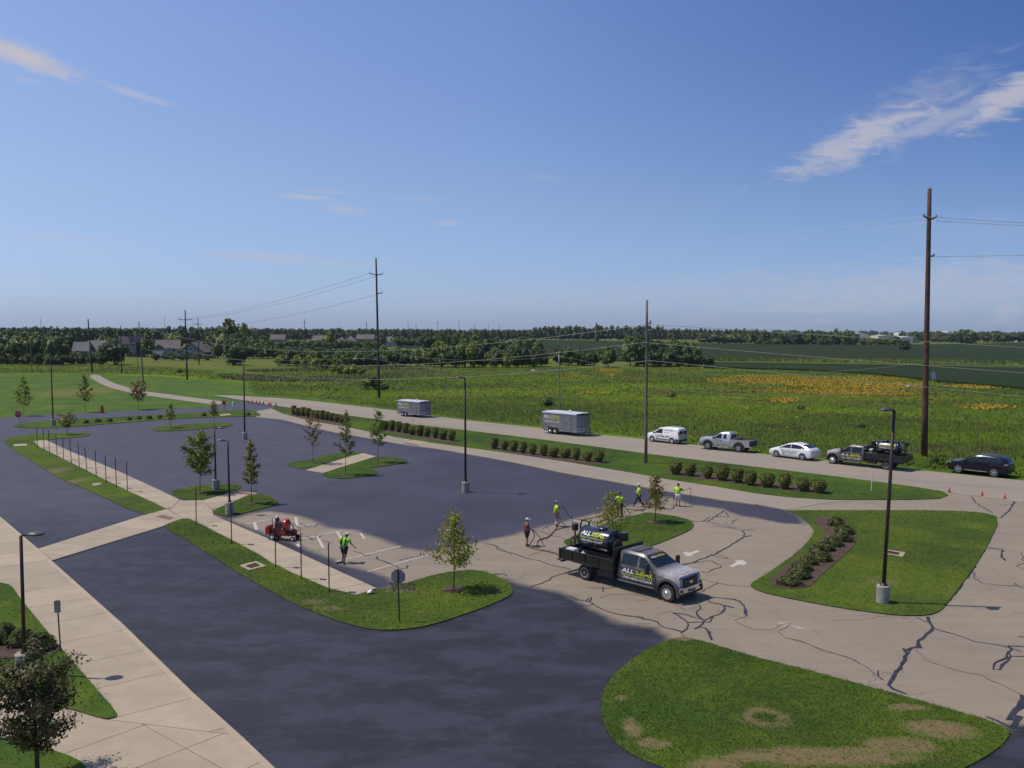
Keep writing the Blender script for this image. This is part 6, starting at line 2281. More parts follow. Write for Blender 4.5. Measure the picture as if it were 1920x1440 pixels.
def arch(parent, cx, cz, r, y, w, mat, name='fender_flare', a0=-10, a1=190, th=.05, dx=0.0):
    vs, fs = [], []
    n = 14
    sg = 1 if y > 0 else -1
    for i in range(n + 1):
        a = R(a0 + (a1 - a0) * i / n)
        for rr, yy in ((r, y - sg * .06), (r + w, y - sg * .02), (r + w * .8, y + sg * th * .8), (r + .01, y + sg * th)):
            vs.append((cx + math.cos(a) * rr * (1 + dx), yy, cz + math.sin(a) * rr))
    for i in range(n):
        for k in range(4):
            fs.append((i * 4 + k, i * 4 + (k + 1) % 4, (i + 1) * 4 + (k + 1) % 4, (i + 1) * 4 + k))
    fs += [(3, 2, 1, 0), tuple(n * 4 + k for k in range(4))]
    return MB().add(vs, fs).obj(name, mat, parent, 50)


def mirror(parent, x, y, z, mat='trim_black', s=1.0, tall=False):
    sg = 1 if y > 0 else -1
    m = MB()
    m.tube([(x, y, z), (x - .02, y + sg * .16 * s, z + .03)], .025, 5)
    m.box((x - .02, y + sg * .24 * s, z + (.10 if tall else .04)), (.09 * s, .20 * s, (.40 if tall else .17) * s))
    return m.obj('wing_mirror', mat, parent)


def place_vehicle(t, F, R_, fx, rx, ys, z=0.0):
    """put a vehicle so that its near wheels stand on two ground points"""
    d = F - R_
    a = math.atan2(d.y, d.x)
    s = d.length / (fx - rx)
    mid = (F + R_) / 2
    lx_, ly_ = (fx + rx) / 2 * s, ys * s
    t.rotation_euler = (0, 0, a)
    t.scale = (s, s, s)
    t.location = (mid.x - (lx_ * math.cos(a) - ly_ * math.sin(a)), mid.y - (lx_ * math.sin(a) + ly_ * math.cos(a)), z)


def bend(me, xc, zc, R_, sg, a0):
    """wrap flat lettering (x along, y up) round the tank: a0 angle above horizontal of its centre line"""
    bm = bmesh.new()
    bm.from_mesh(me)
    ys_ = [v.co.y for v in bm.verts]
    y = min(ys_)
    while y < max(ys_):
        bmesh.ops.bisect_plane(bm, geom=bm.verts[:] + bm.edges[:] + bm.faces[:], plane_co=(0, y, 0), plane_no=(0, 1, 0))
        y += .045
    for v in bm.verts:
        a = a0 + v.co.y / R_
        x = v.co.x
        v.co = Vector((xc - sg * x, sg * R_ * math.cos(a), zc + R_ * math.sin(a)))
    bm.to_mesh(me)
    bm.free()
    return me


def sign_set(parent, sg, cx, z, w, y, lead=None, parts3=True, hsc=1.0, shear=.25, curve=None):
    """the firm's three lines: ALL SEAL / SEALCOATING LLC / 740-852-COAT, on side sg"""
    rt = (-sg, 0, 0)
    lines = [('ALL', .37, w * .40, -w * .29, 0, 'text_white', .009, shear * .7), ('SEAL', .37, w * .57, w * .215, 0, 'text_yellow', .007, shear * .7),
             ('SEALCOATING LLC', .13, w * .98, 0, -.25 * hsc, 'text_yellow', .002, .1), ('740-852-COAT', .17, w * .90, 0, -.43 * hsc, 'text_white', .003, .15)]
    for txt, size, fit, dx, dz, mt, bold, sh in lines:
        me = text_mesh(txt, size * hsc, shear=sh, bold=bold)
        xs_ = [v.co.x for v in me.vertices]
        k = fit / (max(xs_) - min(xs_))
        for v in me.vertices:
            v.co.x = v.co.x * k + dx
            v.co.y += dz
        if curve:
            xc, zc, Rr, a0 = curve
            bend(me, xc, zc, Rr, sg, a0)
        else:
            for v in me.vertices:
                v.co = Vector((cx, sg * y, z)) + Vector(rt) * v.co.x + Vector((0, 0, 1)) * v.co.y
        me.materials.append(MATS[mt])
        link('lettering', me, parent)


# --- the sealcoat truck
def make_sealcoat_truck(label):
    t = thing('sealcoat_truck', label, 'truck', group='sealcoat trucks')
    C_ = Car([  # x, bottom, belt, top, half width at belt, half width at roof
        (3.20, .70, 1.06, 1.20, .84, .76), (3.165, .64, 1.15, 1.29, .92, .84), (2.95, .60, 1.20, 1.36, .98, .88), (2.2, .56, 1.26, 1.42, 1.0, .88),
        (1.98, .56, 1.28, 1.45, 1.0, .88), (1.86, .55, 1.28, 1.50, 1.0, .88), (1.12, .53, 1.29, 1.93, 1.0, .79), (.9, .53, 1.29, 1.99, 1.0, .79), (.2, .53, 1.29, 2.02, 1.0, .80), (-.30, .53, 1.29, 2.00, 1.0, .79), (-.42, .55, 1.29, 1.95, .99, .77)])
    r = .42
    C_.body('truck_wrap', t, [(2.6, .46)], .56, .92)
    for sg in (-1, 1):
        fd = C_.pane([(.82, .64), (1.90, .64), (1.93, 1.26), (.82, 1.26)], sg, 'truck_wrap', t, 'door', .008)
        MB().box((.95, sg * (C_.side(1, 1.1) + .025), 1.17), (.16, .03, .04)).obj('handle', 'trim_black', fd)
        bd = C_.pane([(-.34, .64), (.78, .64), (.78, 1.26), (-.34, 1.26)], sg, 'truck_wrap', t, 'door', .008)
        MB().box((-.2, sg * (C_.side(0, 1.1) + .025), 1.17), (.16, .03, .04)).obj('handle', 'trim_black', bd)
        C_.pane([(1.76, 1.34), (1.15, 1.80), (.86, 1.86), (.86, 1.34)], sg, 'glass_dark', t)
        C_.pane([(.72, 1.34), (.72, 1.87), (-.22, 1.86), (-.22, 1.34)], sg, 'glass_dark', t)
        arch(t, 2.6, .46, .56, sg * .99, .15, 'trim_grey')
        MB().tube([(2.05, sg * 1.02, .50), (-.35, sg * 1.02, .50)], .055, 8).obj('running_board', 'trim_grey', t)
        mirror(t, 1.62, sg * .99, 1.36, 'trim_black', 1.2, True)
        MB().box((3.12, sg * .78, .98), (.14, .26, .30), -sg * .25).obj('headlight', 'light_clear', t)
        MB().box((3.06, sg * .90, 1.03), (.16, .07, .16), -sg * .4).obj('turn_signal', 'light_amber', t)
        MB().box((2.12, sg * 1.005, 1.17), (.34, .02, .07)).obj('fender_vent', 'chrome', t)
        sign_set(t, sg, .80, 1.06, 2.0, C_.side(0, 1) + .016, hsc=.78)
        wheel(t, 2.6, sg * .88, r, .28, 'chrome', .60, hub=True)
        wheel(t, -2.6, sg * .92, r, .26, 'rim_silver', .58, hub=True, dual=True)
        wheel(t, -2.6, sg * .62, r, .26, 'rim_silver', .58, hub=True, dual=True)
    C_.screen(1.84, 1.14, 'glass_dark', t)
    # sun strip with the name across the top of the windscreen
    sx, sz = 1.34, C_.top(1.34)
    d = Vector((1.12 - 1.86, 0, C_.top(1.12) - C_.top(1.86))).normalized()
    nrm = Vector((d.z, 0, -d.x))
    nrm = nrm if nrm.z > 0 else -nrm
    o = Vector((1.30, 0, C_.top(1.30))) + nrm * .032
    ws = .70
    MB().add([tuple(o + d * a + Vector((0, b, 0)) + nrm * c) for c in (-.01, .0) for a, b in ((-.10, -ws), (-.10, ws), (.10, ws), (.10, -ws))], [(0, 1, 2, 3), (7, 6, 5, 4), (0, 4, 5, 1), (1, 5, 6, 2), (2, 6, 7, 3), (3, 7, 4, 0)]).obj('sun_strip', 'trim_black', t)
    for txt, y, fit, mt in (('ALL', -.35, .46, 'text_white'), ('SEAL', .22, .62, 'text_yellow')):
        place_text(txt, .17, mt, t, o + nrm * .006 + Vector((0, y, 0)), (0, 1, 0), d, fit=fit, bold=.003, shear=.1)
    # hood logo
    for txt, y, fit, mt in (('ALL', -.20, .26, 'text_white'), ('SEAL', .12, .34, 'text_yellow')):
        place_text(txt, .11, mt, t, (2.95, y, C_.top(2.95) + .012), (0, 1, 0), (-1, 0, .08), fit=fit, bold=.003)
    MB().box((3.22, 0, .97), (.08, 1.16, .38)).obj('grille', 'trim_black', t)
    gr = MB()
    for z in (.85, .96, 1.07):
        gr.box((3.265, 0, z), (.02, 1.1, .035))
    gr.obj('grille_bar', 'engine_grey', t)
    MB().box((3.15, 0, 1.225), (.22, 1.5, .06)).obj('bug_shield', 'grille_blue', t)
    em = MB()
    em.v = [(3.28 + dx_, .15 * math.cos(a), .97 + .06 * math.sin(a)) for dx_ in (0, .015) for a in np.linspace(0, 2 * math.pi, 16, endpoint=False)]
    em.f = [tuple(range(15, -1, -1)), tuple(range(16, 32))] + [(i, (i + 1) % 16, 16 + (i + 1) % 16, 16 + i) for i in range(16)]
    em.m = [0] * len(em.f)
    em.obj('oval_emblem', 'chrome', t)
    b = MB()
    b.prism([(3.17, -1.0), (3.29, -.85), (3.33, -.5), (3.33, .5), (3.29, .85), (3.17, 1.0), (3.12, 1.0), (3.12, -1.0)], .50, .76)
    bo = b.obj('bumper', 'chrome', t)
    MB().box((3.32, 0, .58), (.03, .62, .10)).obj('air_inlet', 'trim_black', bo)
    for sg in (-1, 1):
        MB().box((3.28, sg * .76, .62), (.12, .22, .12), -sg * .5).obj('fog_light', 'trim_black', bo)
    MB().box((3.34, 0, .68), (.02, .30, .10)).obj('number_plate', 'text_white', t)
    MB().box((3.2, 0, .43), (.2, 1.6, .14)).obj('air_dam', 'trim_black', t)
    for y in (-.55, -.28, 0, .28, .55):
        MB().ball((1.02, y, C_.top(1.02) + .01), (.06, .045, .035), 6).obj('marker_light', 'light_amber', t)
    MB().box((.3, 0, 2.03), (.55, 1.25, .015)).obj('roof_panel', 'trim_grey', t)
    # chassis and bed
    MB().box((-1.9, .42, .72), (4.4, .09, .2)).box((-1.9, -.42, .72), (4.4, .09, .2)).box((-2.6, 0, .48), (.16, 1.5, .16)).box((-1.2, .8, .62), (.9, .35, .34)).box((-1.2, -.8, .62), (.9, .35, .34)).obj('chassis', 'dark_steel', t)
    MB().box((-2.42, 0, .93), (3.75, 2.36, .10)).obj('bed_floor', 'paint_black', t)
    for sg in (-1, 1):
        MB().box((-2.42, sg * 1.16, 1.20), (3.74, .05, .44)).obj('side_board', 'paint_black', t)
        MB().box((-2.42, sg * 1.16, 1.435), (3.74, .075, .035)).obj('top_rail', 'dark_steel', t)
        p_ = MB()
        for x in (-.65, -1.55, -2.45, -3.35, -4.2):
            p_.box((x, sg * 1.20, 1.19), (.06, .04, .42))
        p_.obj('stake_pocket', 'paint_black', t)
        MB().box((-2.6, sg * .9, .885), (1.15, .62, .035)).box((-2.05, sg * .9, .74), (.04, .6, .28)).obj('mudguard', 'dark_steel', t)
    MB().box((-4.28, 0, 1.20), (.05, 2.3, .44)).obj('tailgate', 'paint_black', t)
    hb = MB().box((-.56, 0, 1.50), (.07, 2.42, 1.05))
    hb.obj('headboard', 'paint_black', t)
    MB().tube([(-.56, -1.2, 2.03), (-.56, 1.2, 2.03)], .045, 6).obj('headboard_rail', 'dark_steel', t)
    MB().box((-4.5, 0, .62), (.12, 1.5, .10)).box((-4.4, 0, .62), (.3, .1, .1)).box((-4.52, -.9, .72), (.3, .07, .05)).obj('rear_hitch', 'dark_steel', t)
    for sg in (-1, 1):
        MB().box((-4.32, sg * .95, .86), (.05, .3, .1)).obj('taillight', 'light_red', t)
    # tank and machinery
    tk_ = MB().lathe([(.10, -3.62), (.40, -3.57), (.58, -3.47), (.62, -3.38), (.62, -1.52), (.58, -1.43), (.40, -1.33), (.10, -1.28)], (0, 0, 2.0), 32, 'X').obj('tank', 'tank_black', t, 30)
    MB().lathe([(.30, 0), (.30, .05), (.24, .08), (.22, .12), (.05, .13)], (-2.2, 0, 2.60), 18).obj('manhole', 'paint_black', tk_, 40)
    MB().tube([(-2.42, 0, 2.68), (-2.2, .05, 2.80), (-1.98, 0, 2.68)], .025, 5).obj('manhole_clamp', 'dark_steel', tk_)
    for x in (-3.42, -1.48):
        MB().lathe([(.635, -.02), (.635, .02)], (x, 0, 2.0), 32, 'X').obj('tank_band', 'paint_black', tk_)
    MB().box((-2.45, 0, 1.22), (2.1, .95, .48)).obj('tank_saddle', 'paint_black', t)
    for sg in (-1, 1):
        sign_set(tk_, sg, 0, 0, 1.62, 0, hsc=.86, shear=.3, curve=(-2.50, 2.0, .627, R(35)))
    MB().lathe([(.36, 0), (.40, .05), (.34, .12), (.1, .14)], (-1.26, -.05, 1.86), 20, 'X').obj('hose_reel', 'dark_steel', t, 40)
    MB().box((-1.12, .32, 2.35), (.36, .36, .42)).obj('valve_box', 'paint_black', t)
    MB().tube([(-3.45, .3, 2.50), (-3.45, .3, 2.72), (-3.55, .3, 2.80), (-3.95, .3, 2.76), (-4.05, .3, 2.55), (-4.05, .3, 1.0)], .05, 8).obj('loop_pipe', 'paint_black', t, True)
    MB().lathe([(.17, 0), (.18, .05), (.18, .34), (.12, .38)], (-4.05, -.15, 2.28), 14).obj('filter_canister', 'dark_steel', t, 40)
    MB().tube([(-4.05, -.15, 2.30), (-4.05, -.15, 1.0)], .045, 6).tube([(-4.05, -.15, 1.9), (-3.5, -.1, 1.75)], .05, 6).tube([(-4.05, -.4, 1.9), (-4.05, .3, 1.9)], .04, 6).obj('pump_pipe', 'dark_steel', t)
    MB().tube([(-4.0, -.3, 1.3), (-4.12, -.42, 1.55), (-3.98, -.5, 1.8), (-3.8, -.42, 1.6), (-3.85, -.4, 1.25), (-4.0, -.6, 1.05)], .03, 6).obj('suction_hose', 'dark_red_paint', t, True)
    e = MB().box((-.92, .38, 1.45), (.42, .5, .42)).box((-.92, .38, 1.15), (.5, .7, .3)).obj('engine', 'engine_grey', t)
    MB().box((-.95, .32, 1.72), (.30, .40, .10)).obj('fuel_tank', 'text_white', t)
    MB().lathe([(.09, 0), (.09, .18)], (-.98, -.12, 1.6), 10).obj('air_cleaner', 'paint_black', t)
    MB().ball((-1.02, -.22, 1.55), .05, 6).ball((-.90, -.26, 1.55), .05, 6).obj('gauge', 'chrome', t)
    MB().box((-1.0, -.75, 1.2), (.6, .55, .42)).obj('tool_box', 'paint_black', t)
    return t


t1 = make_sealcoat_truck('near sealcoat tank truck standing between the two front grass islands')
t2 = copy_tree(t1)
t2['label'] = 'sealcoat tank truck parked on the street between the white hatchback and the navy SUV'
place_vehicle(t1, at(1250, 1129.5), at(1096, 1088), 2.6, -2.6, -1.02)
place_vehicle(t2, at(1560.5, 870.5), at(1660.5, 881.5), 2.6, -2.6, 1.02, .036)


def on_truck(tr, x, y, z):
    bpy.context.view_layer.update()
    return tr.matrix_world @ Vector((x, y, z))


# white cooler and jug riding on the near side of the truck bed
ts = t1.scale.x
k = thing('cooler', 'white cooler on the bed edge of the near sealcoat truck', 'cooler', on_truck(t1, -3.55, -.95, .98), t1.rotation_euler.z)
MB().box((0, 0, .22), (.62, .36, .44)).obj('body', 'white_plastic', k)
MB().prism([(-.33, .44), (.33, .44), (.28, .56), (-.28, .56)], -.19, .19, 'Y').obj('lid', 'white_plastic', k)
k = thing('plastic_jug', 'small white jug on the bed edge of the near sealcoat truck', 'jug', on_truck(t1, -2.72, -1.0, .98), t1.rotation_euler.z)
MB().lathe([(.12, 0), (.13, .05), (.13, .40), (.10, .48), (.04, .52), (.04, .56)], n=12).obj('body', 'white_plastic', k, 40)
MB().tube([(.05, 0, .40), (.17, 0, .44), (.15, 0, .30)], .02, 5).obj('handle', 'white_plastic', k)
k = thing('steel_box', 'silver aluminium tool box behind the cab of the parked sealcoat truck', 'tool box', on_truck(t2, -1.15, .88, .98), t2.rotation_euler.z)
MB().box((0, 0, .24), (1.15, .42, .48)).obj('body', 'galv', k)
MB().box((0, 0, .505), (1.19, .46, .05)).obj('lid', 'chrome', k)


# --- enclosed trailers (front towards the right, near side is the right side)
def make_trailer(label):
    t = thing('enclosed_trailer', label, 'trailer', group='grey enclosed trailers')
    L, hw, z0, z1 = 2.55, 1.22, .42, 2.42
    b = MB()
    out = [(-L, -hw), (L - .0, -hw), (L + .42, -.35), (L + .42, .35), (L, hw), (-L, hw)]
    b.prism(out, z0, z1)
    b.obj('body', 'trailer_wrap', t)
    rf = MB().prism([(x * 1.005, y * 1.02) for x, y in out], z1, z1 + .06)
    rf.add([(-L, -hw * .7, z1 + .06), (L, -hw * .7, z1 + .06), (L, hw * .7, z1 + .06), (-L, hw * .7, z1 + .06), (-L, 0, z1 + .12), (L, 0, z1 + .12)], [(0, 1, 5, 4), (3, 4, 5, 2), (0, 4, 3), (1, 2, 5)])
    rf.obj('roof', 'trailer_white', t)
    MB().prism([(L + .03, -hw * 1.01), (L + .47, -.35), (L + .47, .35), (L + .03, hw * 1.01), (L - .05, hw * 1.01), (L - .05, -hw * 1.01)], z1 - .10, z1 + .075).obj('nose_cap', 'trim_black', t)
    MB().lathe([(.16, 0), (.2, .05), (.2, .14), (.1, .2)], (.55, .1, z1 + .1), 12).obj('roof_vent', 'white_plastic', t, 40)
    for sg in (-1, 1):
        MB().box((0, sg * (hw + .012), z0 + .05), (2 * L, .024, .10)).obj('bottom_rail', 'galv', t)
        MB().box((0, sg * (hw + .022), z1 - .02), (2 * L, .04, .09)).obj('top_rail', 'trailer_white', t)
        d = MB().box((1.35, sg * (hw + .012), 1.36), (.85, .024, 1.75)).obj('door', 'trailer_wrap', t)
        MB().box((1.0, sg * (hw + .035), 1.35), (.14, .03, .06)).obj('handle', 'chrome', d)
        dr = MB()
        for x in (.91, 1.79):
            dr.box((x, sg * (hw + .026), 1.36), (.02, .012, 1.78))
        dr.box((1.35, sg * (hw + .026), 2.25), (.9, .012, .02))
        dr.obj('door_frame', 'galv', t)
        fender = MB()
        pr = [(-1.62, .60), (-1.50, .86), (-.10, .86), (.05, .60), (.0, .60), (-.14, .80), (-1.46, .80), (-1.57, .60)]
        fender.prism(pr, min(sg * hw, sg * (hw + .20)), max(sg * hw, sg * (hw + .20)), 'Y')
        fender.obj('fender', 'chrome', t)
        for x in (-1.15, -.42):
            wheel(t, x, sg * (hw + .08), .34, .18, 'rim_silver', .5, 5)
        sign_set(t, sg, -1.05, 1.95, 2.5, hw + .008, hsc=1.35, shear=.05)
        MB().box((-L + .12, sg * (hw + .02), .66), (.12, .02, .06)).obj('side_light', 'light_red', t)
    MB().box((L + .1, 0, z0 + .3), (.7, 2.0, .02)).obj('nose_floor', 'dark_steel', t)
    g = MB().prism([(L + .02, -hw + .02), (L + .435, -.35), (L + .435, .35), (L + .02, hw - .02)], z0, z0 + .5)
    g.obj('gravel_guard', 'galv', t)
    MB().tube([(L - .2, -.8, z0), (L + 1.35, 0, z0)], .05, 6).tube([(L - .2, .8, z0), (L + 1.35, 0, z0)], .05, 6).obj('drawbar', 'trim_black', t)
    MB().tube([(L + 1.0, 0, 0.08), (L + 1.0, 0, .85)], .04, 8).lathe([(.09, 0), (.09, .03)], (L + 1.0, 0, 0), 10).obj('jack', 'trim_black', t)
    MB().ball((L + 1.4, 0, z0 + .02), (.12, .07, .06), 8).obj('coupler', 'trim_black', t)
    MB().box((-L - .02, 0, 1.4), (.03, 2.2, 1.9)).obj('rear_ramp', 'trailer_wrap', t)
    MB().box((-2.0, 0, .34), (.9, 2.0, .1)).box((-.78, 0, .34), (.1, 2.4, .1)).box((-.78, .5, .34), (1.2, .08, .1)).obj('axle', 'dark_steel', t)
    return t


tr1 = make_trailer('nearer grey enclosed trailer with yellow lettering before the short grey street pole')
tr2 = copy_tree(tr1)
tr2['label'] = 'farther, smaller-looking grey enclosed trailer right of the tall thin pole'


def place_box(t, Rp, Fp, L, hw, z):
    """rear and front lower corners of the near side"""
    d = Fp - Rp
    a = math.atan2(d.y, d.x)
    s = d.length / (2 * L)
    t.rotation_euler = (0, 0, a)
    t.scale = (s, s, s)
    mid = (Fp + Rp) / 2
    t.location = (mid.x - hw * s * math.sin(a), mid.y + hw * s * math.cos(a), z)


place_box(tr1, at(1016, 809, .2), at(1081, 816, .2), 2.55, 1.22, .036)
place_box(tr2, at(744.5, 777.5, .2), at(787, 781.5, .2), 2.55, 1.22, .036)

# --- white delivery van, front towards the left: its left side faces us
t = thing('delivery_van', 'small white delivery van with dark red lettering parked behind the grey wooden pole', 'van')
C_ = Car([(2.20, .36, .72, .80, .70, .62), (2.12, .26, .84, .95, .80, .72), (1.75, .22, .98, 1.10, .88, .78), (1.42, .22, 1.02, 1.18, .90, .80), (1.30, .22, 1.03, 1.23, .905, .80), (.42, .22, 1.08, 1.74, .915, .74), (.15, .22, 1.1, 1.82, .915, .75),
          (-.8, .22, 1.1, 1.86, .915, .76), (-1.9, .22, 1.1, 1.83, .915, .77), (-2.18, .26, 1.08, 1.76, .90, .76), (-2.26, .34, 1.05, 1.55, .88, .74)])
C_.body('paint_white_car', t, [(1.36, .34), (-1.36, .34)], .40, .80)
for sg in (-1, 1):
    C_.pane([(1.18, 1.14), (.48, 1.60), (.30, 1.66), (.28, 1.12)] if False else [(1.12, 1.12), (.46, 1.58), (-.02, 1.66), (-.06, 1.12)], sg, 'glass_dark', t)
    d = C_.pane([(-.02, .40), (.92, .40), (1.0, 1.05), (-.04, 1.05)], sg, 'paint_white_car', t, 'door', .006)
    MB().box((.08, sg * .945, .98), (.14, .02, .035)).obj('handle', 'trim_black', d)
    C_.pane([(-.9, .42), (.86, .42), (.80, .50), (-.84, .50)], sg, 'trim_black', t, 'rub_strip', .02)
    C_.pane([(-2.20, .30), (-1.80, .30), (-1.80, .62), (-2.24, .62)], sg, 'trim_black', t, 'rear_quarter_trim', .006)
    mirror(t, .98, sg * .88, 1.12, 'trim_black', 1.0)
    MB().box((2.02, sg * .70, .84), (.30, .16, .16), -sg * .5).obj('headlight', 'light_clear', t)
    MB().box((-2.22, sg * .84, 1.1), (.08, .09, .7)).obj('taillight', 'light_red', t)
    for x in (1.36, -1.36):
        wheel(t, x, sg * .79, .325, .2, 'rim_white', .66, 7)
    # faded sign writing: only word shapes can be made out
    for (x0, z0_, ws_, hh_, mt) in ((.62, .80, (.42, .46, .60), .14, 'text_darkred'), (-.30, 1.50, (.34, .16, .42), .13, 'text_grey'), (-.28, 1.26, (.34, .30), .06, 'text_grey')):
        x = x0
        mb = MB()
        for w_ in ws_:
            n_ = max(2, int(w_ / .085))
            for q in range(n_):
                xx = x - (q + .5) * w_ / n_
                for dz in (0, hh_ * .4, hh_ * .8):
                    if (q + int(dz * 100)) % 3 != 1 or dz == 0:
                        mb.box((xx, sg * (C_.side(xx, z0_) + .008), z0_ + dz - hh_ * .4), (w_ / n_ * .72, .008, hh_ * .22))
                mb.box((xx + w_ / n_ * .3, sg * (C_.side(xx, z0_) + .008), z0_), (w_ / n_ * .2, .008, hh_))
            x -= w_ + .1
        mb.obj('lettering', mt, t)
    MB().lathe([(.17, sg * .80 - .0), (.17, sg * .815)] if sg > 0 else [(.17, -.815), (.17, -.80)], (-1.62, 0, 1.36), 16, 'Y').obj('round_emblem', 'text_grey', t)
C_.screen(1.30, .44, 'glass_dark', t, inset=.08)
for y in (-.40, .40):
    rd_ = MB().box((-2.235, y, .98), (.05, .76, 1.15)).obj('rear_door', 'paint_white_car', t)
    MB().box((-2.262, y, 1.32), (.02, .62, .36)).obj('pane', 'glass_dark', rd_)
MB().box((-2.27, 0, .42), (.12, 1.7, .2)).obj('bumper', 'trim_black', t)
MB().box((2.20, 0, .45), (.10, 1.45, .26)).obj('front_bumper', 'trim_black', t)
place_vehicle(t, at(1222.5, 829), at(1259.5, 833), 1.36, -1.36, .88, .036)

# --- silver pickup
t = thing('pickup_truck', 'silver extended-cab pickup with grey fender flares between the white van and white hatchback', 'pickup')
C_ = Car([(2.78, .62, 1.02, 1.14, .84, .76), (2.70, .56, 1.14, 1.28, .92, .82), (2.3, .52, 1.22, 1.38, .97, .86), (1.5, .5, 1.26, 1.44, .98, .86), (1.28, .5, 1.27, 1.47, .98, .86), (1.20, .5, 1.27, 1.50, .98, .86), (.52, .5, 1.28, 1.94, .98, .74),
          (.3, .5, 1.28, 2.0, .98, .75), (-.45, .5, 1.28, 2.02, .98, .75), (-.70, .5, 1.28, 1.96, .98, .74), (-.80, .52, 1.28, 1.80, .97, .72)])
C_.body('paint_silver', t, [(1.8, .46)], .54, .9)
for sg in (-1, 1):
    C_.pane([(1.10, 1.34), (.56, 1.80), (.22, 1.86), (.22, 1.34)], sg, 'glass_dark', t)
    C_.pane([(.02, 1.34), (.02, 1.84), (-.34, 1.84), (-.34, 1.34)], sg, 'glass_dark', t)
    d = C_.pane([(.14, .62), (1.2, .62), (1.24, 1.25), (.14, 1.25)], sg, 'paint_silver', t, 'door', .006)
    MB().box((.28, sg * 1.0, 1.1), (.12, .03, .06)).obj('handle', 'trim_black', d)
    C_.pane([(-.68, .84), (1.24, .84), (1.24, .90), (-.68, .90)], sg, 'chrome', t, 'side_moulding', .02)
    arch(t, 1.8, .46, .54, sg * .97, .16, 'trim_grey')
    arch(t, -1.8, .46, .54, sg * .97, .16, 'trim_grey')
    MB().tube([(1.12, sg * 1.06, .46), (-.6, sg * 1.06, .46)], .055, 8).obj('chrome_step', 'chrome', t)
    for x in (.1, -.6):
        MB().tube([(x, sg * 1.06, .46), (x, sg * .9, .6)], .03, 6).obj('step_bracket', 'chrome', t)
    mirror(t, 1.0, sg * .96, 1.36, 'trim_black', 1.25)
    MB().box((2.72, sg * .78, .96), (.10, .24, .26), -sg * .2).obj('headlight', 'light_clear', t)
    MB().box((-3.0, sg * .93, 1.04), (.10, .12, .40)).obj('taillight', 'light_red', t)
    for x in (1.8, -1.8):
        wheel(t, x, sg * .88, .44, .3, 'rim_silver', .58, 6)
    # bed side with its wheel opening
    n_ = 10
    arc_ = [(-1.8 + .54 * math.cos(R(a)), .46 + .54 * math.sin(R(a))) for a in np.linspace(10, 170, n_)]
    pl = [(-.84, .55), (-.84, 1.29), (-3.02, 1.27), (-3.02, .62)] + arc_[::-1]
    MB().prism(pl, min(sg * .90, sg * .975), max(sg * .90, sg * .975), 'Y').obj('bed_side', 'paint_silver', t)
    MB().box((-1.93, sg * .93, 1.31), (2.2, .10, .05)).obj('bed_rail', 'trim_black' if sg < 0 else 'paint_silver', t)
C_.screen(1.19, .54, 'glass_dark', t, inset=.09)
MB().box((-.812, 0, 1.58), (.02, 1.25, .36)).obj('rear_window', 'glass_dark', t)
MB().box((-1.93, 0, .72), (2.2, 1.8, .06)).obj('bed_floor', 'trim_black', t)
MB().box((-.86, 0, .95), (.04, 1.85, .62)).obj('bed_front', 'trim_black', t)
MB().box((-3.02, 0, .96), (.06, 1.78, .56)).obj('tailgate', 'trim_black', t)
MB().box((-3.12, 0, .60), (.16, 1.8, .17)).obj('rear_bumper', 'chrome', t)
MB().box((-2.1, 0, .6), (2.0, .9, .15)).box((-1.8, 0, .44), (.14, 1.5, .14)).obj('chassis', 'dark_steel', t)
MB().box((2.80, 0, .92), (.06, 1.15, .34)).obj('grille', 'chrome', t)
MB().box((2.88, 0, .58), (.16, 1.9, .22)).obj('bumper', 'chrome', t)
MB().prism([(1.65, -.25), (2.3, -.22), (2.3, .22), (1.65, .25)], 1.40, 1.49).obj('hood_scoop', 'trim_grey', t)
place_vehicle(t, at(1326.5, 843.5), at(1384.5, 849), 1.8, -1.8, 1.0, .036)
tb = thing('toolbox', 'dark grey cross-bed tool box behind the silver pickup cab', 'tool box', on_truck(t, -1.18, 0, 1.02), t.rotation_euler.z)
MB().box((0, 0, .18), (.48, 1.65, .36)).obj('body', 'trim_grey', tb)
MB().prism([(-.26, .36), (.26, .36), (.18, .46), (-.18, .46)], -.84, .84, 'Y').obj('lid', 'trim_grey', tb)

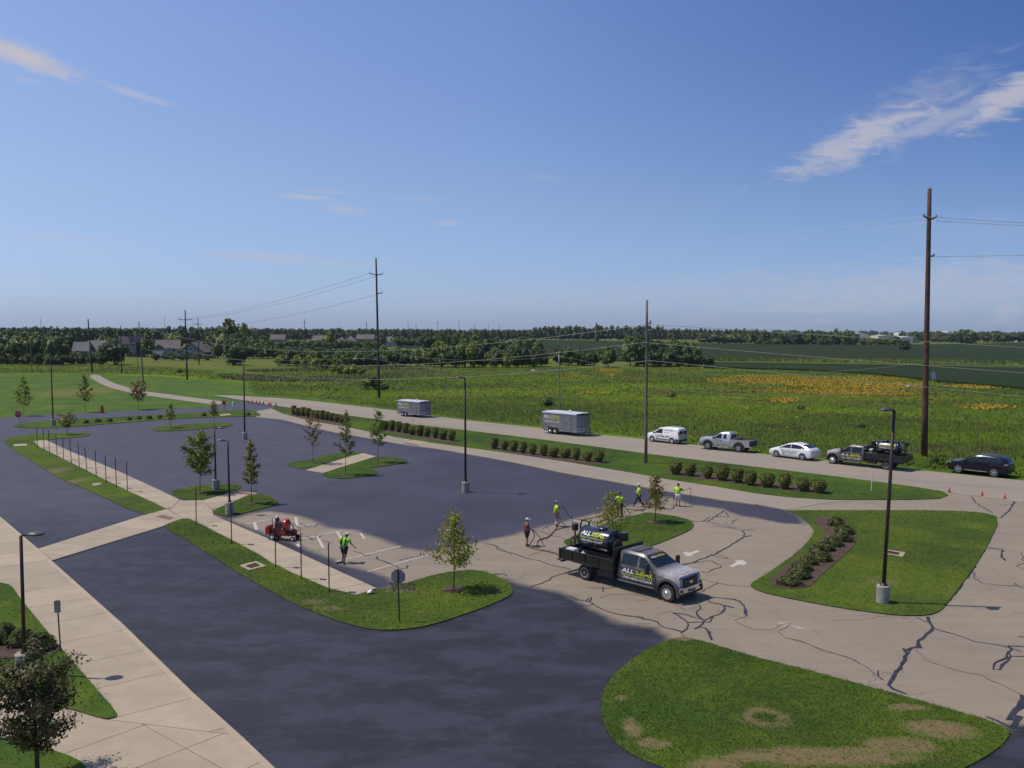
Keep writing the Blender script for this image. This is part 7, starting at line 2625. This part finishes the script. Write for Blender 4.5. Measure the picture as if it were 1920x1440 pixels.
# --- white hatchback
t = thing('hatchback_car', 'white hatchback with grey lettering on its doors, between the pickup and the second sealcoat truck', 'car')
C_ = Car([(2.26, .34, .52, .60, .60, .52), (2.16, .24, .62, .70, .74, .66), (1.8, .2, .74, .84, .85, .76), (1.35, .18, .86, .98, .87, .78), (1.12, .18, .90, 1.06, .872, .78), (.35, .18, .95, 1.38, .875, .66), (-.1, .18, .97, 1.47, .875, .62), (-.5, .18, .98, 1.49, .875, .62),
          (-1.1, .18, .99, 1.41, .87, .62), (-1.6, .2, .99, 1.27, .86, .62), (-2.0, .24, .97, 1.14, .84, .62), (-2.16, .30, .92, 1.03, .80, .60), (-2.24, .42, .80, .90, .74, .56)])
C_.body('paint_white_car', t, [(1.35, .31), (-1.35, .31)], .365, .76)
for sg in (-1, 1):
    C_.pane([(1.02, .97), (.36, 1.26), (-.10, 1.36), (-.12, .99)], sg, 'glass_dark', t)
    C_.pane([(-.17, .99), (-.15, 1.365), (-.6, 1.36), (-1.1, 1.27), (-1.5, 1.10), (-1.42, 1.03), (-.9, 1.01)], sg, 'glass_dark', t)
    d = C_.pane([(-.10, .38), (.92, .38), (.96, .90), (-.12, .93)], sg, 'paint_white_car', t, 'door', .005)
    MB().box((.05, sg * .89, .82), (.13, .02, .03)).obj('handle', 'paint_white_car', d)
    d = C_.pane([(-.16, .38), (-.95, .38), (-1.02, .70), (-1.0, .94), (-.18, .93)], sg, 'paint_white_car', t, 'door', .005)
    MB().box((-.85, sg * .89, .84), (.13, .02, .03)).obj('handle', 'paint_white_car', d)
    mirror(t, .82, sg * .85, .98, 'paint_white_car', .9)
    MB().box((2.02, sg * .70, .62), (.34, .14, .13), -sg * .55).obj('headlight', 'light_clear', t)
    MB().box((-2.12, sg * .74, .84), (.14, .10, .2), sg * .3).obj('taillight', 'light_red', t)
    for x in (1.35, -1.35):
        wheel(t, x, sg * .77, .315, .19, 'rim_silver', .66, 5)
    place_text('ALLSCAPES', .20, 'text_grey', t, (-.02, sg * .895, .68), (-sg, 0, 0), (0, 0, 1), fit=1.5, bold=.004, space=1.15)
    place_text('landscaping and design', .09, 'text_grey', t, (-.02, sg * .895, .50), (-sg, 0, 0), (0, 0, 1), fit=1.45) if False else None
    mb = MB()
    for q in range(22):
        mb.box((.70 - q * .066, sg * .889, .50 + .012 * (q % 3)), (.04, .006, .05 + .02 * (q % 2)))
    mb.obj('lettering', 'text_grey', t)
C_.screen(1.10, .30, 'glass_dark', t, inset=.08)
C_.screen(-1.98, -1.25, 'glass_dark', t, 'rear_window', inset=.06)
MB().box((-2.20, 0, .84), (.04, 1.1, .16)).obj('rear_pane', 'glass_dark', t)
MB().box((2.25, 0, .40), (.06, 1.0, .12)).obj('air_inlet', 'trim_black', t)
MB().box((-2.27, 0, .62), (.03, .5, .12)).obj('number_plate', 'text_white', t)
place_vehicle(t, at(1455, 857.8), at(1503.7, 864), 1.35, -1.35, .86, .036)

# --- navy SUV
t = thing('suv', 'dark navy SUV parked at the right end of the street', 'SUV')
C_ = Car([(2.36, .40, .72, .80, .72, .64), (2.28, .28, .86, .94, .84, .75), (1.9, .25, .96, 1.06, .92, .82), (1.35, .24, 1.02, 1.14, .945, .84), (1.08, .24, 1.05, 1.20, .95, .84), (.35, .24, 1.08, 1.62, .955, .70), (.0, .24, 1.1, 1.71, .955, .70), (-.8, .24, 1.12, 1.73, .955, .71),
          (-1.7, .24, 1.13, 1.68, .95, .71), (-2.15, .28, 1.13, 1.56, .93, .70), (-2.36, .34, 1.10, 1.32, .89, .68), (-2.44, .44, .98, 1.08, .84, .66)])
C_.body('paint_navy', t, [(1.395, .37), (-1.395, .37)], .435, .82)
for sg in (-1, 1):
    C_.pane([(.98, 1.13), (.38, 1.49), (.02, 1.58), (.0, 1.12)], sg, 'glass_dark', t)
    C_.pane([(-.06, 1.13), (-.04, 1.58), (-.92, 1.60), (-.96, 1.14)], sg, 'glass_dark', t)
    C_.pane([(-1.04, 1.15), (-1.0, 1.60), (-1.7, 1.56), (-2.0, 1.42), (-1.95, 1.18)], sg, 'glass_dark', t)
    d = C_.pane([(.0, .46), (.9, .46), (.98, 1.05), (-.02, 1.06)], sg, 'paint_navy', t, 'door', .006)
    MB().box((.12, sg * .975, .96), (.14, .02, .03)).obj('handle', 'paint_navy', d)
    d = C_.pane([(-.06, .46), (-.92, .46), (-.98, .80), (-.96, 1.08), (-.06, 1.07)], sg, 'paint_navy', t, 'door', .006)
    MB().box((-.8, sg * .975, .98), (.14, .02, .03)).obj('handle', 'paint_navy', d)
    C_.pane([(-.9, .36), (.92, .36), (.92, .41), (-.9, .41)], sg, 'chrome', t, 'side_moulding', .02)
    mirror(t, .85, sg * .92, 1.14, 'paint_navy', 1.0)
    MB().box((2.14, sg * .74, .86), (.34, .16, .15), -sg * .5).obj('headlight', 'light_clear', t)
    MB().box((2.30, sg * .66, .50), (.05, .12, .1), -sg * .3).obj('fog_light', 'light_clear', t)
    tl = MB().box((-2.28, sg * .83, 1.0), (.26, .12, .12), sg * .35).obj('taillight', 'light_red', t)
    MB().box((-2.26, sg * .845, 1.10), (.24, .10, .06), sg * .35).obj('reflector', 'light_clear', tl)
    for x in (1.395, -1.395):
        wheel(t, x, sg * .84, .375, .22, 'rim_silver', .66, 5)
    MB().tube([(.1, sg * .62, 1.74), (.0, sg * .62, 1.79), (-1.5, sg * .62, 1.78), (-1.6, sg * .62, 1.71)], .02, 5).obj('roof_rail', 'trim_black', t)
C_.screen(1.07, .34, 'glass_dark', t, inset=.09)
C_.screen(-2.34, -2.16, 'glass_dark', t, 'rear_window', inset=.08)
MB().box((2.34, 0, .70), (.06, 1.0, .2)).obj('grille', 'chrome', t)
MB().box((-2.45, 0, .5), (.08, 1.5, .18)).obj('bumper', 'trim_black', t)
place_vehicle(t, at(1796, 888), at(1863, 895.5), 1.395, -1.395, .94, .036)

# --- red crack-filling machine beside the long sidewalk
P = at(529, 1013)
t = thing('sealing_machine', 'red wheeled sealing machine with tank and engine at the striped bays beside the sidewalk', 'machine', P, R(-12))
m = MB()
m.box((0, .1, .42), (1.55, .62, .16)).box((-.1, .1, .62), (1.0, .55, .30))
m.obj('chassis', 'dark_red_paint', t)
MB().box((-.88, .0, .62), (.26, .60, .46)).prism([(-1.02, .40), (-.75, .40), (-.78, .95), (-.94, .95)], -.25, .3, 'Y').obj('hood', 'red_paint', t)
MB().lathe([(.05, -.15), (.34, -.13), (.36, -.1), (.36, .1), (.34, .13), (.05, .15)], (.28, .05, 1.02), 20, 'X').obj('drum', 'red_paint', t, 35)
MB().lathe([(.15, .6), (.15, 1.32), (.10, 1.42), (.05, 1.5)], (-.42, .2, 0), 14).obj('burner_stack', 'dark_red_paint', t, 40)
MB().ball((-.40, .1, 1.45), (.10, .08, .08), 8).obj('lamp', 'white_plastic', t)
MB().box((-.05, -.02, .98), (.26, .42, .5)).obj('engine', 'engine_grey', t)
MB().lathe([(.20, -.08), (.22, 0), (.20, .08)], (-.02, -.22, 1.02), 14, 'Y').obj('flywheel', 'trim_black', t, 40)
MB().tube([(.12, -.2, .7), (.13, -.22, 1.1), (.10, -.1, 1.28)], .04, 6).obj('exhaust', 'chrome', t)
MB().box((.18, -.28, .58), (.4, .06, .18)).obj('side_panel', 'red_paint', t)
MB().tube([(.5, 0, 1.25), (.72, .05, 1.0), (.78, .1, .7)], .03, 6).tube([(.6, .35, .6), (1.1, .4, .62)], .03, 6).obj('handlebar', 'trim_black', t)
MB().tube([(-.7, .2, .8), (-.78, .2, 1.35), (-.6, .2, 1.42)], .03, 6).obj('control_lever', 'chrome', t)
for (x, y, r, w) in ((-.52, -.30, .24, .13), (-.52, .52, .24, .13), (.86, -.28, .17, .09), (.86, .42, .17, .09)):
    wheel(t, x, y, r, w, 'rim_white', .55, 5)
MB().lathe([(.05, -.05), (.22, -.04), (.24, 0), (.22, .04), (.05, .05)], (.80, .02, .55), 16, 'Y').obj('hose_coil', 'dark_red_paint', t, 40)

# ------------------------------------------------------------------ people
pm('skin_tone', (.42, .25, .17), (.36, .21, .14), 6, .6)
pm('skin_dark', (.16, .09, .06), (.13, .075, .05), 6, .6)
pm('hivis', (.50, .78, .02), (.42, .70, .02), 5, .6)
pm('hivis_green', (.22, .60, .03), (.18, .52, .03), 5, .6)
pm('shirt_rust', (.26, .075, .045), (.20, .06, .04), 5, .8)
pm('cloth_black', (.018, .018, .024), (.025, .025, .03), 6, .85)
pm('cloth_dark', (.05, .045, .05), (.035, .032, .036), 6, .85)
pm('cloth_khaki', (.20, .17, .12), (.15, .13, .09), 6, .85)
pm('cloth_white', (.62, .64, .70), (.55, .57, .62), 6, .8)
pm('boot', (.06, .035, .022), (.04, .025, .018), 6, .7)
pm('boot_red', (.30, .08, .05), (.2, .06, .04), 6, .7)
pm('sock', (.5, .48, .44), (.42, .4, .37), 6, .9)
pm('hair_dark', (.03, .022, .016), (.02, .015, .012), 12, .7)
pm('cap_white', (.6, .6, .56), (.5, .5, .47), 6, .8)
pm('cap_grey', (.22, .24, .22), (.16, .18, .16), 6, .8)
pm('cap_black', (.02, .02, .024), (.03, .03, .034), 6, .8)
pm('hose_rubber', (.16, .065, .05), (.11, .045, .04), 3, .6)
pm('eye_dark', (.02, .015, .012), (.02, .015, .012), 3, .3)


def skinned(name, pts, edges, rad, mat, parent, sub=1, root=0):
    me = bpy.data.meshes.new(name)
    keys = list(pts)
    idx = {k: i for i, k in enumerate(keys)}
    me.from_pydata([pts[k] for k in keys], [(idx[a], idx[b]) for a, b in edges], [])
    o = bpy.data.objects.new(name, me)
    COL.objects.link(o)
    md = o.modifiers.new('s', 'SKIN')
    md.use_smooth_shade = True
    md.branch_smoothing = .4
    for i, k in enumerate(keys):
        r = rad[k]
        sv = me.skin_vertices[0].data[i]
        sv.radius = r if isinstance(r, tuple) else (r, r)
        sv.use_root = (i == root)
    ss = o.modifiers.new('u', 'SUBSURF')
    ss.levels = ss.render_levels = sub
    bpy.context.view_layer.update()
    nm = bpy.data.meshes.new_from_object(o.evaluated_get(bpy.context.evaluated_depsgraph_get()))
    bpy.data.objects.remove(o)
    nm.materials.clear()
    nm.materials.append(MATS[mat])
    nm.polygons.foreach_set('use_smooth', [True] * len(nm.polygons))
    return link(name, nm, parent)


def person(label, px, py, face, pose, shirt, legs, boots, hat, shorts=True, long_sleeve=False, skin='skin_tone', z=.014, scale=1.0, group=None, hatkind='cap', socks=None):
    P = at(px, py, z)
    t = thing('person', label, 'person', P, face, group)
    t.scale = (scale * 1.14, scale * 1.14, scale)
    J = dict(pelvis=(0, 0, .96), spine=(.0, 0, 1.14), chest=(0, 0, 1.34), neck=(0, 0, 1.50), hb=(.015, 0, 1.585), ht=(.02, 0, 1.70))
    for s, sg in (('l', 1), ('r', -1)):
        J['hip' + s] = (0, sg * .095, .90)
        J['knee' + s] = (.01, sg * .105, .50)
        J['ank' + s] = (-.01, sg * .11, .09)
        J['toe' + s] = (.15, sg * .13, .04)
        J['sh' + s] = (0, sg * .185, 1.43)
        J['el' + s] = (-.02, sg * .25, 1.16)
        J['wr' + s] = (.08, sg * .26, .93)
    J.update(pose)
    V_ = {k: Vector(v) for k, v in J.items()}
    pts = dict(V_)
    E_ = [('pelvis', 'spine'), ('spine', 'chest'), ('chest', 'neck'), ('neck', 'hb'), ('hb', 'ht')]
    R0 = dict(pelvis=(.13, .10), spine=(.125, .09), chest=(.145, .10), neck=.052, hb=(.072, .078), ht=(.07, .08))
    for s, sg in (('l', 1), ('r', -1)):
        E_ += [('chest', 'sh' + s), ('sh' + s, 'el' + s), ('el' + s, 'wr' + s), ('pelvis', 'hip' + s), ('hip' + s, 'knee' + s), ('knee' + s, 'ank' + s), ('ank' + s, 'toe' + s)]
        R0.update({'hip' + s: .085, 'knee' + s: .062, 'ank' + s: .042, 'toe' + s: (.034, .026), 'sh' + s: .06, 'el' + s: .042, 'wr' + s: .027})
        fd = (V_['wr' + s] - V_['el' + s]).normalized()
        sd = fd.cross(Vector((0, 0, 1)))
        sd = sd.normalized() if sd.length > .1 else Vector((1, 0, 0))
        up = sd.cross(fd)
        w = V_['wr' + s]
        pts['palm' + s] = w + fd * .07
        R0['palm' + s] = (.032, .020)
        E_.append(('wr' + s, 'palm' + s))
        for q, (o_, L_) in enumerate(((-.027, .060), (-.009, .070), (.009, .066), (.027, .050))):
            a, b = 'f%d%s' % (q, s), 'g%d%s' % (q, s)
            pts[a] = w + fd * (.07 + L_ * .6) + sd * o_ * 1.3 - up * .012
            pts[b] = w + fd * (.07 + L_) + sd * o_ * 1.4 - up * .038
            R0[a], R0[b] = .0095, .008
            E_ += [('palm' + s, a), (a, b)]
        a, b = 'ta' + s, 'tb' + s
        pts[a] = w + fd * .045 + sd * (-sg * .045)
        pts[b] = w + fd * .085 + sd * (-sg * .055) - up * .02
        R0[a], R0[b] = .012, .010
        E_ += [('wr' + s, a), (a, b)]
    body = skinned('body', {k: v[:] for k, v in pts.items()}, E_, R0, skin, t, 1)
    hc = (V_['hb'] + V_['ht']) / 2
    hd = (V_['ht'] - V_['hb']).normalized()
    fw = Vector((1, 0, 0))
    if abs(hd.x) > .2:
        fw = (fw - hd * fw.dot(hd)).normalized()
    MB().ball(hc + fw * .095 - hd * .01, (.022, .014, .02), 6).obj('nose', skin, t, True)
    for sg in (-1, 1):
        MB().ball(hc + fw * .082 + Vector((0, sg * .032, 0)) + hd * .015, .011, 6).obj('eye', 'eye_dark', t)
        MB().ball(hc + Vector((0, sg * .083, 0)), (.02, .012, .03), 6).obj('ear', skin, t, True)
    MB().box(hc + fw * .085 - hd * .045, (.01, .045, .01)).obj('mouth', 'boot_red', t)
    # clothes grown on the same joints
    C1 = {k: V_[k] for k in ('pelvis', 'spine', 'chest')}
    C1['pelvis'] = V_['pelvis'] - Vector((0, 0, .06))
    C1['col'] = V_['chest'].lerp(V_['neck'], .62)
    r1 = {'pelvis': (.205, .165), 'spine': (.21, .165), 'chest': (.215, .165), 'col': .085}
    e1 = [('pelvis', 'spine'), ('spine', 'chest'), ('chest', 'col')]
    for s in 'lr':
        C1['sh' + s] = V_['sh' + s]
        r1['sh' + s] = .105
        e1.append(('chest', 'sh' + s))
        if long_sleeve:
            C1['el' + s], C1['cu' + s] = V_['el' + s], V_['el' + s].lerp(V_['wr' + s], .9)
            r1['el' + s], r1['cu' + s] = .085, .06
            e1 += [('sh' + s, 'el' + s), ('el' + s, 'cu' + s)]
        else:
            C1['cu' + s] = V_['sh' + s].lerp(V_['el' + s], .8)
            r1['cu' + s] = .082
            e1.append(('sh' + s, 'cu' + s))
    skinned('shirt', {k: v[:] for k, v in C1.items()}, e1, r1, shirt, t, 1)
    C2 = {'pelvis': V_['pelvis'] + Vector((0, 0, .02))}
    r2 = {'pelvis': (.15, .115)}
    e2 = []
    for s in 'lr':
        C2['hip' + s] = V_['hip' + s]
        r2['hip' + s] = .125
        e2.append(('pelvis', 'hip' + s))
        if shorts:
            C2['hem' + s] = V_['hip' + s].lerp(V_['knee' + s], .92)
            r2['hem' + s] = .11
            e2.append(('hip' + s, 'hem' + s))
        else:
            C2['knee' + s], C2['hem' + s] = V_['knee' + s], V_['knee' + s].lerp(V_['ank' + s], .95)
            r2['knee' + s], r2['hem' + s] = .095, .085
            e2 += [('hip' + s, 'knee' + s), ('knee' + s, 'hem' + s)]
    skinned('shorts' if shorts else 'trousers', {k: v[:] for k, v in C2.items()}, e2, r2, legs, t, 1)
    for s in 'lr':
        a, b = V_['ank' + s], V_['toe' + s]
        skinned('boot', {'a': (a + Vector((0, 0, .08)))[:], 'b': (a - Vector((.01, 0, .035)))[:], 'c': b[:]}, [('a', 'b'), ('b', 'c')], {'a': .052, 'b': .056, 'c': (.05, .038)}, boots, t, 1)
        if socks:
            k_ = V_['knee' + s]
            MB().tube([a.lerp(k_, .15), a.lerp(k_, .55)], [.05, .058], 8).obj('sock', socks, t, True)
    # hat or hair
    top_ = V_['ht'] + hd * .005
    hm = MB()
    cap_ = MB()
    prof = [(.100, -.015), (.103, .02), (.094, .06), (.066, .09), (.02, .10)]
    rotm = Vector((0, 0, 1)).rotation_difference(hd).to_matrix()
    q = MB().lathe(prof, n=14)
    cap_.add([tuple(rotm @ Vector(v) + top_ - hd * .02) for v in q.v], q.f)
    if hatkind == 'cap':
        br = MB().prism([(.06, -.075), (.17, -.055), (.20, 0), (.17, .055), (.06, .075)], -.012, .004)
        cap_.add([tuple(rotm @ Vector(v) + top_ - hd * .02) for v in br.v], br.f)
    elif hatkind == 'brim':
        br = MB().lathe([(.17, -.022), (.175, -.01), (.10, .0)], n=16)
        cap_.add([tuple(rotm @ Vector(v) + top_ - hd * .02) for v in br.v], br.f)
    cap_.obj('hair' if hatkind == 'hair' else 'cap', hat, t, True)
    if hatkind != 'hair':
        MB().ball(hc + fw * -.03 + hd * .01, (.075, .086, .075), 8).obj('hair', 'hair_dark', t, True)
    return t


hold = dict(ell=(-.06, .24, 1.15), wrl=(.20, .10, 1.06), elr=(-.04, -.24, 1.15), wrr=(.22, -.08, 1.04))
pA = person('worker in a rust-coloured shirt and white cap holding a hose, leftmost of the crew', 988, 1024, R(-8), hold, 'shirt_rust', 'cloth_black', 'boot', 'cap_white', group='sealcoating crew')
pB = person('worker in a lime shirt, khaki shorts and dark cap feeding the hose over the shoulder', 1043, 987, R(5), dict(ell=(.02, .24, 1.30), wrl=(.20, .14, 1.46), elr=(-.08, -.25, 1.14), wrr=(.02, -.25, .92)),
            'hivis', 'cloth_khaki', 'boot_red', 'cap_grey', group='sealcoating crew', socks='sock')
pC = person('worker in lime shirt and dark trousers, partly hidden by the thin olive tree', 1162, 969, R(75), hold, 'hivis', 'cloth_dark', 'boot', 'cap_black', shorts=False, group='sealcoating crew')
walkp = dict(hipl=(0, .09, .9), kneel=(.20, .10, .52), ankl=(.34, .10, .12), toel=(.49, .11, .08), hipr=(0, -.09, .9), kneer=(-.04, -.1, .5), ankr=(-.30, -.1, .14), toer=(-.18, -.12, .04),
             ell=(-.10, .24, 1.16), wrl=(-.02, .25, .94), elr=(.10, -.24, 1.18), wrr=(.28, -.22, 1.10))
pD = person('worker in a lime vest and dark trousers striding left on the lot edge', 1198, 950, R(172), walkp, 'hivis', 'cloth_dark', 'boot', 'cap_white', shorts=False, group='sealcoating crew')
pE = person('worker in a loose lime shirt and white shorts spraying with a long wand', 1271, 949.5, R(55), dict(ell=(-.02, .26, 1.20), wrl=(.18, .12, 1.12), elr=(.10, -.26, 1.24), wrr=(.34, -.20, 1.20)),
            'hivis', 'cloth_white', 'boot', 'hair_dark', long_sleeve=True, group='sealcoating crew', hatkind='hair')
pF = person('worker in a green safety vest and white hat seen from behind beside the striped bays', 645.5, 1056, R(62), dict(spine=(.03, 0, 1.14), chest=(.10, 0, 1.33), neck=(.16, 0, 1.47), hb=(.20, 0, 1.545), ht=(.25, 0, 1.65), shl=(.09, .19, 1.42), shr=(.09, -.19, 1.42),
            ell=(.10, .34, 1.17), wrl=(.22, .36, .94), elr=(.06, -.36, 1.20), wrr=(.10, -.56, 1.02), kneel=(.08, .12, .50), ankl=(.02, .13, .09), toel=(.17, .15, .04), kneer=(-.06, -.12, .5), ankr=(-.22, -.14, .10), toer=(-.08, -.17, .04)),
            'hivis_green', 'cloth_black', 'boot', 'cap_white', group='sealcoating crew', hatkind='brim', skin='skin_dark')
vb = MB()
for y in (-.11, .11):
    vb.tube([(-.10, y, 1.05), (-.075, y, 1.25), (-.045, y, 1.40), (.05, y, 1.50)], .028, 6)
vb.obj('vest_stripe', 'cloth_black', pF)
MB().ball((.06, .24, 1.36), (.09, .08, .12), 8).obj('sleeve', 'hivis', pF, True)
# stick in the hand of the vest worker
bpy.context.view_layer.update()
hw_ = pF.matrix_world @ Vector((.30, .37, .88))
g_ = at(636, 1056, .014)
k = thing('squeegee', 'pale-handled tool held by the worker beside the striped bays', 'tool', (g_.x, g_.y, .014))
MB().tube([(0, 0, .03), (hw_.x - g_.x, hw_.y - g_.y, hw_.z - .014)], .018, 6).obj('handle', 'stake', k)
MB().box((0, 0, .04), (.34, .05, .07), .4).obj('head', 'trim_black', k)

# spray wand
w0 = pE.matrix_world @ Vector((.30, .06, 1.12))
w1 = pE.matrix_world @ Vector((.42, -.20, 1.20))
top_w = at(1292, 916.5, 0)
gnd = at(1295, 943, .014)
tipz = rise(Vector((gnd.x, gnd.y, 0)), 915)
k = thing('spray_wand', 'long bent spray wand held out over the wet sealer by the worker in white shorts', 'tool', w0)
a1_ = Vector((gnd.x, gnd.y, tipz)) - w0
MB().tube([(0, 0, 0), (w1 - w0) * 1.0, a1_, Vector((gnd.x, gnd.y, .18)) - w0], .02, 6).obj('tube', 'cloth_dark', k)
MB().lathe([(.03, 0), (.05, .05), (.03, .10)], Vector((gnd.x, gnd.y, .10)) - w0, 8).obj('nozzle', 'dark_steel', k)


def spline(pts, n=6):
    """Catmull-Rom through the points"""
    P = [Vector(p) for p in pts]
    P = [P[0] * 2 - P[1]] + P + [P[-1] * 2 - P[-2]]
    out = []
    for i in range(1, len(P) - 2):
        for k_ in range(n):
            u = k_ / n
            a, b, c, d = P[i - 1], P[i], P[i + 1], P[i + 2]
            out.append(.5 * ((2 * b) + (c - a) * u + (2 * a - 5 * b + 4 * c - d) * u * u + (3 * b - a - 3 * c + d) * u ** 3))
    out.append(P[-2])
    return out


GZ = .045


def gpt(x, y):
    return at(900 + x / 3.4286, 860 + y / 3.4286, GZ)


hA = pA.matrix_world @ Vector((.29, .04, 1.05))
hB = pB.matrix_world @ Vector((.26, .12, 1.48))
hC = pC.matrix_world @ Vector((.27, .02, 1.05))
hE = pE.matrix_world @ Vector((.02, .26, .96))
segs = [[hA, hA + Vector((.12, -.05, -.45)), gpt(318, 555), gpt(330, 575), gpt(450, 600), gpt(520, 625)],
        [hA + Vector((.02, 0, 0)), hA + Vector((.45, .1, -.5)), gpt(395, 522), gpt(440, 505), gpt(478, 462), gpt(492, 436), gpt(500, 425)],
        [gpt(368, 556), gpt(372, 530), gpt(405, 512), gpt(440, 500), gpt(480, 462), gpt(520, 448), gpt(560, 440)],
        [gpt(500, 425), gpt(515, 400) + Vector((0, 0, .1)), hB + Vector((-.15, -.1, -.5)), hB, hB + Vector((.6, .3, -.8)), gpt(590, 378), gpt(650, 392), gpt(720, 380), gpt(800, 360), gpt(860, 345), gpt(880, 330), hC],
        [hC, hC + Vector((.5, .2, -.6)), gpt(955, 325), gpt(1000, 332), gpt(1060, 325), gpt(1045, 300), gpt(1100, 290), gpt(1160, 315), gpt(1200, 322), gpt(1238, 318), gpt(1246, 290) + Vector((0, 0, .3)), hE]]
for i, sg_ in enumerate(segs):
    o = MB().tube(spline(sg_, 8), .028, 6).obj('hose', 'hose_rubber')
    o.data.polygons.foreach_set('use_smooth', [True] * len(o.data.polygons))
    tag(o, ['reddish hose hanging from the hands of the worker in the rust shirt', 'reddish hose looping between the rust-shirted worker and the next worker', 'loose loop of reddish hose on the tan asphalt near the two left workers',
            'reddish hose trailing from the worker in khaki shorts to the worker behind the tree', 'reddish hose lying past the striding worker to the worker with the wand'][i], 'hose', 'sealcoating hose sections')
# dark mist of sealer where the wand sprays


# ------------------------------------------------------------------ the summer haze over the whole place
hm_ = bpy.data.materials.new('haze_air')
hm_.use_nodes = True
ht_ = hm_.node_tree
ht_.nodes.clear()
pv = ht_.nodes.new('ShaderNodeVolumePrincipled')
pv.inputs['Color'].default_value = (.72, .82, 1.0, 1)
pv.inputs['Density'].default_value = 0.00006
pv.inputs['Anisotropy'].default_value = 0.2
ho_ = ht_.nodes.new('ShaderNodeOutputMaterial')
ht_.links.new(pv.outputs[0], ho_.inputs['Volume'])
MATS['haze_air'] = hm_
hz = MB().box((0, 3970, 64), (12100, 8300, 130)).obj('haze', 'haze_air')
hz['kind'] = 'stuff'
hz['label'] = 'thin summer haze over the fields'
